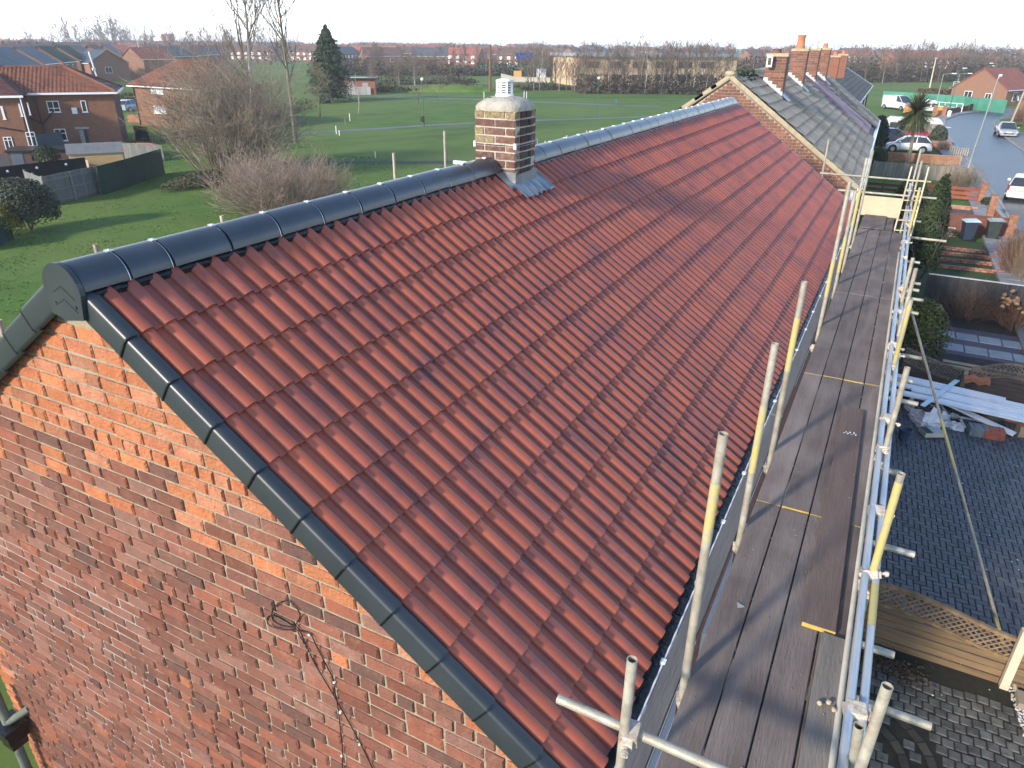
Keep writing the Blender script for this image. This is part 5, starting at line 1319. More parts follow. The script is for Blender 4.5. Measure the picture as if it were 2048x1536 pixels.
pier('orange brick pier at the street end of the wall by the bins', (xw+.1,-9.55,ZG), 1.12, M_orw)
pier('orange brick gate pier, nearer the camera of the two opposite the small white car', (45.0,-9.05,ZG), 1.25, M_orw)
pier('orange brick gate pier, further of the two opposite the small white car', (49.6,-8.85,ZG), 1.2, M_orw)
brick_wall('orange brick street wall stepping down between the gate pier and the bins', (45.0,-9.3,ZG), (40.6,-9.6,ZG), .55, M_orw, cap=.05, capm=M_kerb)
M_redrail = mat('fence_red_stain', [(.20,.05,.032),(.29,.085,.05)], scale=3, rough=.8, rand=.15)
def rail_fence(label, x, y0, y1, zs, hh, m, posts, ph):
    t = thing('rail_fence', label, 'fence', (x,y0,ZG)); W_ = y0-y1
    for z in zs: q = MB(); q.box(-.02,.02,-W_,0,z,z+hh); obj('rail', q, m, t)
    for i in range(posts): q = MB(); yy = -W_*i/(posts-1); q.box(.02,.10,yy-.04,yy+.04,0,ph); obj('post', q, m, t)
rail_fence('red stained three rail fence running to the orange gate pier', 49.9, -4.6, -8.7, (.16,.42,.70), .17, M_redrail, 4, .9)
rail_fence('dark red stained rail fence beyond the far end of the walkway', 49.9, -2.3, -4.5, (.25,.55), .16, mat('fence_dark_red', [(.10,.032,.026),(.15,.05,.04)]), 3, .8)
rail_fence('low red board fence beside the far end of the walkway', 41.5, -3.0, -5.1, (.1,.3,.5), .17, mat('fence_dark_red', [(.1,.03,.02)]), 3, .7)
brick_wall('low buff and red brick garden edging below the red rail fence', (47.2,-5.6,ZG), (47.2,-8.6,ZG), .22, M_gbrick)
sheet('gravel_bed', [(40.4,-4.4),(46.9,-4.4),(46.9,-8.8),(40.4,-8.8)], ZG+.012, mat('purple_gravel', [(.075,.060,.064),(.13,.105,.11)], scale=14, bump=.8))
twig_bush('grey weeping bare shrub left of the gravel bed', (44.6,-6.2,ZG), .75, .75, 1.05, 70, 2, 33, M_twig, .012, 4, up=-.05)
leaf_bush('small round green shrub on the gravel bed', G(1972,412), .35, .35, .28, 700, .05, M_dgreen, 37, stem=False)
twig_bush('dense pale twiggy bush at the street end of the lawn', (53.6,-7.9,ZG), 1.2, 1.3, 1.5, 110, 2, 34, mat('twigs_buff', [(.15,.12,.085),(.24,.19,.135)], scale=1, rand=.2), .012, 4)
twig_bush('tall pale dried grasses by the kerb at the right edge', G(2046,560), 1.0, .9, 1.9, 150, 1, 35, mat('dry_grass_pale', [(.20,.15,.105),(.30,.23,.165)], scale=2, rand=.25), .007, 4, 'dry_grass', .25, .12, .003, 'grass')
twig_bush('russet bare shrub at the right end of the lawn', (33.2,-9.1,ZG), 1.0, .8, 1.6, 120, 2, 36, mat('twigs_russet', [(.14,.07,.05),(.22,.13,.09)], scale=2, rand=.25), .009, 4)
M_cb = mat('closeboard_grey', [(.15,.14,.12),(.24,.225,.195)], scale=2.5, rough=.92, bump=.3, rand=.22, stretch=(4,4,.4))
board_fence('weathered grey closeboard fence running from the row of houses to the pavement', 58.0, -2.4, -8.55, 1.0, M_cb, .125, posts=4)
cord = thing('cabbage_palm', 'cabbage palm with a shaggy green head on a bare leaning trunk', 'palm', G(1815,329)); rp = random.Random(41)
q = MB(); q.tube((0,0,0),(-.05,.05,1.6),.15,.12,n=10); q.tube((-.05,.05,1.6),(.2,.25,4.0),.12,.10,n=10); obj('trunk', q, mat('palm_trunk', [(.13,.115,.09),(.22,.20,.16)], scale=8, bump=.8, bscale=12), cord)
q = MB()
for i in range(760):
    a = rp.uniform(0,6.283); el = rp.uniform(-1.0,1.45); ln = rp.uniform(1.5,2.25); d = Vector((math.cos(a)*math.cos(el), math.sin(a)*math.cos(el), math.sin(el))); s_ = d.cross(Vector((0,0,1))).normalized()
    p = Vector((.2,.25,4.0)); prev = None
    for j in range(5):
        t = j/4; w_ = .05*(1-t)**.6; c = p+d*ln*t+Vector((0,0,-.26*ln*t*t)); cur = (c-s_*w_, c+s_*w_)
        if prev: q.quad(prev[0], prev[1], cur[1], cur[0])
        prev = cur
obj('crown', q, leafmat('palm_leaf', (.030,.042,.018),(.060,.075,.028),(.12,.125,.055)), cord)
brick_wall('brick garden wall with a diamond pattern in front of the white hatchback', (67.0,-2.6,ZG), (67.0,-8.4,ZG), .72, M_orw, bl=.26)
brick_wall('second brick wall behind the white hatchback', (77.0,-2.8,ZG), (77.0,-7.9,ZG), .75, M_orw, cap=.06)
tf = thing('picket_panel', 'open white toothed timber panel by the pavement beside the driveway', 'fence', G(1893,316)); 
for r_ in range(2):
    q = MB(); q.box(-.02,.02,-1.6,0,.3+r_*.45,.36+r_*.45); obj('rail', q, M_bfence, tf)
for i in range(9): q = MB(); q.box(-.03,-.02,-1.5+i*.17,-1.42+i*.17,.25,.9); obj('slat', q, M_creamt, tf)
board_fence('slim vertical brown stake fence beside the diamond brick wall', 63.5, -6.2, -8.3, .8, mat('stakes', [(.20,.13,.085),(.28,.19,.13)], rand=.2), .16, rails=False, gap=.07)
leaf_bush('dark clipped evergreen standing tight against the row of houses', (70.2,-1.95,ZG), .85, .8, 1.75, 5000, .10, M_dgreen, 43, lumps=10)
leaf_bush('small rounded green hedge at the house corner by the diamond wall', (62.2,-2.55,ZG), .8, .65, .75, 2500, .09, M_conif, 44)
leaf_bush('grey green shrub on the corner by the red car', (79.5,-6.8,ZG), .9, .8, 1.0, 2200, .10, M_grey, 45)
twig_bush('brown bare hedge between the red car and the pavement', (76.5,-7.2,ZG), 1.0, .6, .9, 60, 2, 46, M_twig, .014, 4)
board_fence('taller weathered plank fence behind the red car', 88.0, -2.3, -7.3, 1.4, M_cb, .2)
q = MB(); q.box(0,.35,-.5,0,0,.45); q.box(.02,.33,-.45,-.05,.45,.5); single('garden_box', q, M_upvc, 'small white box on the garden beside the plank fence', 'box', (86,-6.1,ZG))
# ================================================================== vehicles
def paint(n, c, r=.28): return mat('paint_'+n, [tuple(x*.95 for x in c), c], scale=1, rough=r, spec=.6, coat=.6)
M_tyre = mat('tyre', [(.018,.018,.019),(.03,.03,.03)], scale=20, rough=.9)
M_rim = mat('alloy', [(.35,.36,.38),(.48,.49,.50)], rough=.35, metal=.7)
M_lamp = mat('headlamp_glass', [(.50,.53,.56),(.65,.67,.70)], rough=.15)
M_red = mat('tail_lamp', [(.28,.015,.02),(.40,.03,.035)], rough=.25)
def car(name, label, loc, rz, m, kind='hatch', Ln=3.95, Wd=1.70, Hh=1.46, cat='car', group=None):
    """front towards +x"""
    t = thing(name, label, cat, loc, rz, group); h = Ln/2
    if kind == 'hatch':
        bot = [(-h,.34),(-h+.03,.25),(h-.06,.22),(h,.34)]
        belt = [(-h,.90),(-h+.35,.94),(-.2,.90),(.75,.84),(h-.55,.76),(h-.10,.62),(h,.50)]
        roof = [(-h+.05,.98),(-h+.42,1.36),(-.55,Hh),(.25,Hh-.03),(.72,1.16),(1.15,.84)]
    elif kind == 'sedan':
        bot = [(-h,.34),(-h+.03,.25),(h-.06,.22),(h,.34)]
        belt = [(-h,.85),(-h+.4,.92),(-.2,.88),(.75,.84),(h-.55,.76),(h-.10,.62),(h,.50)]
        roof = [(-h+.55,.94),(-1.0,1.34),(-.45,Hh),(.20,Hh-.03),(.62,1.14),(1.05,.86)]
    else:                                                          # van
        bot = [(-h,.40),(-h+.03,.30),(h-.06,.28),(h,.40)]
        belt = [(-h,1.2),(-h+.35,1.2),(0,1.2),(h-1.1,1.15),(h-.55,1.0),(h-.10,.80),(h,.62)]
        roof = [(-h+.02,1.3),(-h+.05,Hh-.05),(-.6,Hh),(h-1.7,Hh-.02),(h-1.25,Hh-.35),(h-.75,1.1)]
    def interp(P, x):
        if x <= P[0][0]: return P[0][1]
        for (a, za), (b, zb) in zip(P, P[1:]):
            if x <= b: return za+(zb-za)*(x-a)/(b-a)
        return P[-1][1]
    xs = [-h, -h+.06, -h+.2, -h+.45, -h+.7,-.6,-.1,.4,.8,h-.75,h-.45,h-.22,h-.07,h]; q = MB(); sec = []
    for x in xs:
        zb, zt = (.36 if abs(x) > h-.05 else .24), interp(belt, x); e = abs(x)/h; w_ = Wd/2*(1-.10*e**4-.10*(e > .985)); zm = (zb+zt)/2
        sec.append([(x,-w_*.86,zb),(x,-w_*.98,zb+.10),(x,-w_,zm),(x,-w_*.96,zt-.05),(x,-w_*.86,zt),(x,0,zt+.03),(x,w_*.86,zt),(x,w_*.96,zt-.05),(x,w_,zm),(x,w_*.98,zb+.10),(x,w_*.86,zb)])
    n = 11; q.add([p for s in sec for p in s], [(i*n+j,(i+1)*n+j,(i+1)*n+(j+1)%n,i*n+(j+1)%n) for i in range(len(xs)-1) for j in range(n)], smooth=True)
    q.add(sec[0], [tuple(range(n))]); q.add(sec[-1], [tuple(range(n-1,-1,-1))])
    body = obj('body', q, m, t)
    # glasshouse, then roof skin and pillars over it
    gx = [roof[0][0]+(roof[-1][0]-roof[0][0])*i/12 for i in range(13)]; G_, Rf = MB(), MB(); gs, rs_ = [], []
    for x in gx:
        zt = interp(roof, x); zb = interp(belt, x)-.02; zt = max(zt, zb+.015); k = (zt-zb)/(Hh-.9); w0 = Wd/2*.88; w1 = w0-.16*k
        gs.append([(x,-w0,zb),(x,-w1,zt-.03*k),(x,-w1+.08,zt),(x,w1-.08,zt),(x,w1,zt-.03*k),(x,w0,zb)])
    G_.add([p for s in gs for p in s], [(i*6+j,(i+1)*6+j,(i+1)*6+j+1,i*6+j+1) for i in range(12) for j in range(5)], smooth=True); obj('windows', G_, M_glass, t)
    i0 = next(i for i, x in enumerate(gx) if interp(roof, x) > Hh-.16); i1 = max(i for i, x in enumerate(gx) if interp(roof, x) > Hh-.12)
    up = lambda p, d=.008: (p[0], p[1]*1.006, p[2]+d)
    ss = [[up(p) for p in gs[i][1:5]] for i in range(i0, i1+1)]
    Rf.add([p for s in ss for p in s], [(i*4+j,(i+1)*4+j,(i+1)*4+j+1,i*4+j+1) for i in range(len(ss)-1) for j in range(3)], smooth=True)
    for sd in (0, 5):                                              # pillars
        for ia, ib in ((0, i0), (12, i1), (5 if kind != 'van' else 7, 5 if kind != 'van' else 7)):
            top = gs[ib][1 if sd == 0 else 4]; bo = gs[ia][sd]; Rf.bar(Vector(bo)*1.0+Vector((0,(-.006 if sd == 0 else .006),0)), Vector(top)+Vector((0,(-.006 if sd == 0 else .006),0)), .07, .02, up=(0,1,0))
    obj('roof', Rf, m, t)
    if kind == 'van':
        q = MB(); q.box(-h+.06,.35,-Wd/2*.895,-Wd/2*.86,1.15,Hh-.08); q.box(-h+.06,.35,Wd/2*.86,Wd/2*.895,1.15,Hh-.08); q.box(-h-.004,-h+.08,-Wd/2*.85,Wd/2*.85,1.1,Hh-.06); obj('side_panel', q, m, t)
    wm = MB(); wm.tube((0,-.10,0),(0,.10,0),.31,n=18); wme = wm.mesh('wheel'); wme.materials.append(M_tyre)
    rm = MB(); rm.tube((0,-.108,0),(0,.108,0),.19,n=14); rme = rm.mesh('rim'); rme.materials.append(M_rim)
    am = MB(); am.tube((0,-.112,0),(0,.0,0),.365,n=18)
    for sx in (-h+.70, h-.78):
        for sy_ in (-1, 1):
            w_ = obj('wheel', wme, None, t, (sx, sy_*(Wd/2-.085), .31)); obj('rim', rme, None, w_)
            q = MB(); q.tube((sx,sy_*(Wd/2-.2),.33),(sx,sy_*(Wd/2+.002),.33),.36,n=18); obj('wheel_arch', q, M_black, t)
    for sy_ in (-1, 1):
        q = MB(); q.prism([(h-.34,sy_*(Wd/2-.12),.66),(h-.06,sy_*(Wd/2-.28),.58),(h-.02,sy_*(Wd/2-.26),.47),(h-.30,sy_*(Wd/2-.08),.55)], (0,sy_*.10,.02)); obj('headlight', q, M_lamp, t)
        q = MB(); zt = 1.15 if kind == 'van' else (.98 if kind == 'hatch' else .84); q.prism([(-h+.16,sy_*(Wd/2-.10),zt),(-h-.01,sy_*(Wd/2-.16),zt-.05),(-h-.015,sy_*(Wd/2-.14),zt-.30),(-h+.05,sy_*(Wd/2-.07),zt-.28)], (0,sy_*.06,0)); obj('tail_light', q, M_red, t)
        q = MB(); q.box(.62,.80,sy_*(Wd/2-.02) if sy_ > 0 else -Wd/2-.14,Wd/2+.14 if sy_ > 0 else -Wd/2+.02,.90,1.02); obj('mirror', q, m, t)
        q = MB(); q.box(-.25,.0,sy_*(Wd/2-.004)-.01,sy_*(Wd/2-.004)+.01,.76,.79); q.box(.62,.635,sy_*(Wd/2-.002)-.008,sy_*(Wd/2-.002)+.008,.30,.82); q.box(-.58,-.565,sy_*(Wd/2-.002)-.008,sy_*(Wd/2-.002)+.008,.32,.84); obj('door_line', q, M_black, t)
    q = MB(); q.box(h-.03,h+.006,-.45,.45,.38,.50); obj('grille', q, M_black, t)
    for sx in (-h-.006, h-.002): q = MB(); q.box(sx,sx+.01,-.26,.26,.50 if sx > 0 else .62,.60 if sx > 0 else .72); obj('number_plate', q, M_upvc if sx > 0 else mat('plate_yellow', [(.5,.42,.10)]), t)
    q = MB(); q.box(-h-.012,-h+.06,-Wd/2*.86,Wd/2*.86,.28,.52); q.box(h-.06,h+.010,-Wd/2*.84,Wd/2*.84,.24,.36); obj('bumper', q, m, t)
    return t
M_cw = paint('white', (.72,.73,.74))
p = G(2014,278); car('parked_car', 'silver grey saloon facing the camera on the far side of the road', (94.6,-13.55,ZG+.01), math.radians(183), paint('silver', (.30,.32,.34)), 'sedan', 4.3, 1.74, 1.42)
p = G(2010,395); car('parked_car', 'white hatchback seen from behind at the kerb, cut by the right edge', (53.3,-11.3,ZG+.01), math.radians(-8), M_cw, 'hatch', 3.95, 1.70, 1.46)
car('parked_car', 'white hatchback side on in the brick walled drive behind the palm', (74.0,-4.35,ZG), math.radians(93), M_cw, 'hatch', 3.9, 1.68, 1.42)
car('parked_car', 'bright red hatchback on the drive beyond the white one', (84.5,-4.9,ZG), math.radians(-84), paint('red', (.42,.02,.035)), 'hatch', 4.1, 1.72, 1.46)
car('parked_car', 'dark blue hatchback between the row of houses and the red car', (80.5,-3.0,ZG), math.radians(-86), paint('navy', (.035,.055,.085)), 'hatch', 4.0, 1.70, 1.42)
car('delivery_van', 'white van parked beyond the row, in front of the green mesh fence', (129.0,-2.0,ZG), math.radians(225), M_cw, 'van', 4.9, 1.9, 2.0, 'van')
car('parked_car', 'pale blue estate car glimpsed between the two left hand houses', tuple(G(262,222)), math.radians(20), paint('pale_blue', (.30,.40,.50)), 'hatch', 4.1, 1.7, 1.45)
def caravan(label, loc, rz, ln, wd, hh, m):
    t = thing('caravan', label, 'caravan', loc, rz); q = MB()
    pr = [(-ln/2,.5),(-ln/2+.15,.35),(ln/2-.25,.35),(ln/2,.75),(ln/2-.1,hh*.72),(ln/2-.45,hh),(-ln/2+.3,hh),(-ln/2,hh*.8)]
    q.prism([(x,-wd/2,z) for x, z in pr], (0,wd,0)); obj('body', q, m, t)
    q = MB(); q.box(-ln/2+.25,ln/2-.5,-wd/2+.12,wd/2-.12,hh,hh+.05); q.box(-.5,.2,-.4,.4,hh+.05,hh+.16); obj('roof', q, m, t)
    for x in (-ln*.3, ln*.12): q = MB(); q.box(x,x+.8,-wd/2-.01,-wd/2+.01,hh*.52,hh*.78); q.box(x,x+.8,wd/2-.01,wd/2+.01,hh*.52,hh*.78); obj('window', q, M_glass, t)
    q = MB(); q.box(-ln/2-.012,-ln/2+.012,-wd*.36,wd*.36,hh*.52,hh*.78); obj('rear_window', q, M_glass, t)
    for sy_ in (-1,1): q = MB(); q.tube((0,sy_*(wd/2-.2),.30),(0,sy_*(wd/2-.02),.30),.30,n=14); obj('wheel', q, M_tyre, t)
    q = MB(); q.bar((ln/2,0,.45),(ln/2+.9,0,.42),.08,.08); obj('tow_bar', q, M_metal, t); return t
caravan('long white caravan with a flat pale roof behind the plank fence', (96.5,-4.6,ZG), math.radians(-86), 5.8, 2.1, 1.28, mat('caravan_white', [(.62,.62,.60),(.70,.70,.68)], rough=.4))
caravan('small white caravan by the green mesh fence, right of the palm head', (124.5,-5.9,ZG), math.radians(-70), 2.4, 1.8, 1.7, mat('caravan_white', [(.62,.62,.60)]))
# ================================================================== street furniture and what stands at the end of the street
M_lampc = mat('lamp_column', [(.20,.23,.21),(.28,.31,.29)], scale=4, rough=.6)
M_lampg = mat('lamp_column_green', [(.03,.10,.08),(.05,.14,.11)], scale=4, rough=.5)
def street_lamp(label, loc, h, arm, m, lean=0, r=.06, head=True, group=None):
    t = thing('street_lamp', label, 'lamp post', loc, 0, group); q = MB()
    q.tube((0,0,0),(0,0,h*.2),r*1.7,r*1.6,n=8); q.tube((0,0,h*.2),(0,0,h),r,r*.7,n=8); obj('column', q, m, t)
    if arm:
        q = MB(); a = Vector(arm); q.tube((0,0,h),Vector((0,0,h+.12))+a,.035,n=6); obj('arm', q, m, t); q = MB(); e = Vector((0,0,h+.12))+a; q.bar(e-a.normalized()*.1, e+a.normalized()*.55, .20, .12); obj('lantern', q, M_upvc, t)
    else: q = MB(); q.lathe([(.06,0),(.16,.1),(.16,.28),(.02,.34)], (0,0,h), 10); obj('lantern', q, M_upvc, t)
    return t
def gpole(px, py): return G(px, py)
q = MB(); q.tube((0,0,0),(0,0,1.0),.10,.09,n=8); q.tube((0,0,1.0),(.0,-.30,6.6),.055,.04,n=8)
t = thing('street_lamp', 'tall thin grey lamp column at the inner pavement edge by the twiggy bush', 'lamp post', (63.2,-8.75,ZG)); obj('column', q, M_lampc, t)
q = MB(); q.tube((0,-.30,6.6),(1.4,-.5,6.75),.03,n=6); q.bar((1.3,-.48,6.75),(1.9,-.56,6.78),.2,.1); obj('lantern', q, M_upvc, t)
street_lamp('green lamp column with a pale lantern by the bend in the road', G(1897,226), 5.9, (.6,-.5,0), M_lampg)
street_lamp('grey lamp column with a horizontal arm left of the green one', G(1868,226), 5.2, (.5,-1.1,0), M_lampc)
street_lamp('short lamp column with a bent arm seen over the clipped brown hedge', G(1905,205), 4.6, (.3,-1.3,0), M_lampc)
street_lamp('lamp column with a hooked arm before the white goal rail', G(1966,168), 4.4, (.4,-1.1,0), M_lampc)
street_lamp('lamp column nearest the gable of the house at the bend', G(1980,182), 5.6, (-.3,1.0,0), M_lampc)
q = MB(); q.tube((0,0,0),(.0,-.9,7.6),.13,.10,n=9); t = thing('telegraph_pole', 'pale wooden telegraph pole leaning beside the house at the bend', 'telegraph pole', G(2022,246)); obj('pole', q, mat('pole_wood', [(.26,.23,.17),(.36,.32,.24)], scale=4), t); q = MB(); q.box(-.12,.12,-.95,-.75,7.3,7.6); obj('bracket', q, M_black, t)
q = MB(); q.tube((0,0,0),(0,.15,6.6),.16,.10,n=9); t = thing('pole', 'cream floodlight pole standing alone on the far playing field', 'pole', G(1858,181)); obj('pole', q, mat('pole_cream', [(.46,.42,.30),(.55,.50,.37)]), t); q = MB(); q.box(-.3,.3,-.2,.45,6.5,6.75); obj('floodlight', q, M_lampc, t)
for i, (px, py, h, lab) in enumerate(((1897,234,.85,'large white bollard at the inside of the bend'),(1922,226,.9,'thin post with a white cap by the bend wall'),(1954,212,1.2,'globe topped white post by the green mesh fence'))):
    q = MB(); r = (.26,.07,.08)[i]; q.lathe([(r,0),(r,h*.7),(r*1.05,h*.75),(r*.9,h*.95),(.02,h)], (0,0,0), 12); single('bollard', q, M_upvc, lab, 'bollard', G(px,py))
# green mesh fence, one panel at a time
M_mesh = mat('mesh_green', [(.045,.19,.13),(.07,.25,.18)], scale=.8, rough=.6)
def mesh_fence(label, pts, h, m, pl_=2.6):
    a = Vector(pts[0]); t = thing('mesh_fence', label, 'fence', a)
    for p, p2 in zip(pts, pts[1:]):
        p, p2 = Vector(p), Vector(p2); d = p2-p; n = max(1, int(d.length/pl_))
        for i in range(n):
            u, v = p+d*(i/n)-a, p+d*((i+1)/n)-a; e = d.normalized()*.04; q = MB(); q.bar(u+e+Vector((0,0,h/2+.05)), v-e+Vector((0,0,h/2+.05)), .02, h-.1); obj('panel', q, m, t)
            q = MB(); q.bar(u, u+Vector((0,0,h+.1)), .07, .07); obj('post', q, M_lampg, t)
mesh_fence('long green mesh fence across the end of the street', [G(1762,206),G(1850,212),G(1925,219),G(2008,228)], 1.9, M_mesh)
def railing(label, a, b, n, h, m, name='railing'):
    a, b = Vector(a), Vector(b); t = thing(name, label, 'railing', a); d = b-a
    q = MB(); q.tube((0,0,h),d+Vector((0,0,h)),.05,n=6); obj('top_rail', q, m, t); q = MB(); q.tube((0,0,h*.55),d+Vector((0,0,h*.55)),.035,n=6); obj('mid_rail', q, m, t)
    for i in range(n+1): q = MB(); q.tube(d*(i/n), d*(i/n)+Vector((0,0,h)), .05, n=6); obj('post', q, m, t)
railing('white pipe railing left of the small caravan at the end of the street', G(1788,218), G(1838,222), 5, 1.25, M_upvc)
railing('white pipe railing right of the small caravan at the end of the street', G(1864,221), G(1922,226), 5, 1.25, M_upvc)
railing('white rail fence along the far playing field', G(1906,172), G(1986,174), 8, 1.0, M_upvc)
brick_wall('brick wall round the outside of the bend', G(1884,232), G(1936,222), .85, M_redw, bl=.6, bh=.2)
brick_wall('brick wall round the bend, nearer the globe topped post', G(1937,222), G(1988,213), 1.0, M_redw, bl=.6, bh=.2)
for px, lab in ((1867,'left'),(1886,'right')): pier('red brick gate pier %s of the orange gate at the end of the street' % lab, G(px,233), 1.4, M_orw, .5)
q = MB(); q.box(0,.08,-1.2,0,.1,1.2); single('timber_gate', q, mat('gate_orange', [(.45,.20,.05),(.58,.29,.09)]), 'orange timber gate between the two red piers', 'gate', G(1871,231))
q = MB(); q.box(0,.08,-2.4,0,.05,1.1); single('timber_gate', q, mat('gate_orange', [(.45,.20,.05)]), 'orange timber panel left of the palm at the end of the street', 'gate', G(1806,226))
# clipped brown hedge on the field
hg = thing('hedge', 'long low clipped brown hedge behind the green mesh fence', 'hedge', G(1833,190)); a = G(1833,190); b = G(1958,192); rngh = np.random.default_rng(5); n = 9000
tt = rngh.random(n); P = np.outer(tt, np.array(b-a)); P[:,2] += rngh.random(n)**.6*1.25; P[:,0] += rngh.normal(0,.5,n); u = rngh.normal(0,1,(n,3)); u /= np.linalg.norm(u,axis=1,keepdims=True); w_ = np.cross(u, rngh.normal(0,1,(n,3))); w_ /= np.linalg.norm(w_,axis=1,keepdims=True)
obj('foliage', np_mesh('foliage', np.stack([P-u*.2,P+w_*.10,P+u*.2,P-w_*.10],1), 4, [(0,1,2,3)]), mat('hedge_brown', [(.08,.062,.035),(.14,.105,.06)], scale=.6, rand=.3), hg)
# house at the bend and its wall
def gable_house(label, loc, rz, ln, wd, eh, rh, mw, mr, name='house', wins=(), chim=True, group=None, hip=0, ov=.25, detail=True, chm=None):
    """ridge along local x"""
    t = thing(name, label, 'house', loc, rz, group)
    q = MB(); q.box(0,ln,-wd/2,wd/2,-.1,eh)
    if not hip: q.prism([(0,-wd/2,eh),(0,wd/2,eh),(0,0,rh)], (ln,0,0))
    obj('wall', q, mw, t); q = MB(); hx = hip
    for sd in (-1,1):
        e = sd*(wd/2+ov); k = (rh-eh)/(wd/2)*ov
        q.prism([(hx-(0 if hip else ov),0,rh+.09),(ln-hx+(0 if hip else ov),0,rh+.09),(ln+ov,e,eh-k+.07),(-ov,e,eh-k+.07)], (0,0,-.12))
    if hip:
        for x0_, x1_ in ((-ov,hx),(ln+ov,ln-hx)): k = (rh-eh)/(wd/2)*ov; q.prism([(x1_,0,rh+.08),(x0_,-(wd/2+ov),eh-k+.06),(x0_,wd/2+ov,eh-k+.06)], (0,0,-.12))
    rf_ = obj('roof', q, mr, t)
    if detail:
        q = MB(); k = (rh-eh)/(wd/2)*ov
        for sd in (-1,1): q.tube((-ov,sd*(wd/2+ov+.03),eh-k+.0),(ln+ov,sd*(wd/2+ov+.03),eh-k+.0),.07,n=6)
        obj('gutter', q, M_upvc, t)
    if chim:
        q = MB(); cx = ln*chim if chim is not True else ln*.5; q.box(cx-.35,cx+.35,-.3,.3,rh-.5,rh+.95); c_ = obj('chimney', q, mw, t); q = MB(); q.lathe([(.12,0),(.11,.3)], (cx,0,rh+.95), 8); obj('chimney_pot', q, M_pot, c_)
    for face, u, z0, w_, h_ in wins:
        f = MB(); g = MB()
        for (bb, e, d0, d1) in ((f,0,0,.05),(g,.07,.05,.06)):
            if face in 'fb':
                y = -wd/2 if face == 'f' else wd/2; s_ = -1 if face == 'f' else 1; ya, yb = sorted((y+s_*d0, y+s_*d1))
                if bb is f:
                    bb.box(u-w_/2,u+w_/2,ya,yb,z0,z0+h_)
                else:
                    bb.box(u-w_/2+e,u-.03,ya,yb,z0+e,z0+h_-e); bb.box(u+.03,u+w_/2-e,ya,yb,z0+e,z0+h_-e)
            else:
                x = 0 if face == 'l' else ln; s_ = -1 if face == 'l' else 1; xa, xb = sorted((x+s_*d0, x+s_*d1))
                if bb is f: bb.box(xa,xb,u-w_/2,u+w_/2,z0,z0+h_)
                else: bb.box(xa,xb,u-w_/2+e,u-.03,z0+e,z0+h_-e); bb.box(xa,xb,u+.03,u+w_/2-e,z0+e,z0+h_-e)
        w__ = obj('window', f, M_upvc, t); obj('pane', g, M_glass, w__)
    return t
M_w_or = brickmat('far_brick_orange', (.235,.118,.075), (.175,.088,.06), (.26,.22,.17), .3, .1)
M_w_br = brickmat('far_brick_brown', (.20,.105,.07), (.15,.08,.06), (.24,.20,.16), .3, .1)
M_w_rd = brickmat('far_brick_red', (.25,.085,.06), (.19,.07,.05), (.24,.19,.15), .3, .1)
M_r_red = mat('far_roof_red', [(.19,.062,.045),(.28,.10,.07)], scale=.5, rough=.8, rand=.15)
M_r_or = mat('far_roof_orange', [(.28,.105,.06),(.36,.14,.08)], scale=.5, rough=.8, rand=.15)
M_r_br = mat('far_roof_brown', [(.095,.065,.055),(.15,.10,.085)], scale=.5, rough=.85, rand=.15)
M_r_gr = mat('far_roof_slate', [(.045,.055,.065),(.085,.10,.12)], scale=.5, rough=.6, rand=.15)
M_r_gn = mat('far_roof_mossy', [(.03,.05,.04),(.055,.08,.055)], scale=.4, rough=.9)
gable_house('buff brick house with a red roof at the bend, its gable towards the street', (150.5,-13.5,ZG), math.radians(-28), 11, 9.0, 2.5, 5.6, M_w_or, M_r_red, wins=(('l',-1.7,.3,1.0,1.5),('l',1.6,.6,1.3,1.4),('f',3,.6,1.2,1.4),('f',7,.6,1.2,1.4)), chim=False)
gable_house('brown brick bungalow cut by the right edge behind the telegraph pole', (118,-20.0,ZG), math.radians(-5), 10, 7, 2.6, 4.6, M_w_br, M_r_br, wins=(('l',1.2,.7,1.3,1.2),), chim=False)
twig_bush('brown bare garden hedge under the telegraph pole at the right edge', G(2040,245), 3.0, 1.6, 1.7, 90, 2, 61, mat('twigs_rust', [(.14,.08,.05),(.21,.13,.085)], scale=1, rand=.2), .02, 4, cat='hedge')
brick_wall('low brick garden wall at the right edge beside the silver car', (98.5,-16.3,ZG), (111,-16.6,ZG), .8, M_redw, bl=.5, bh=.16)
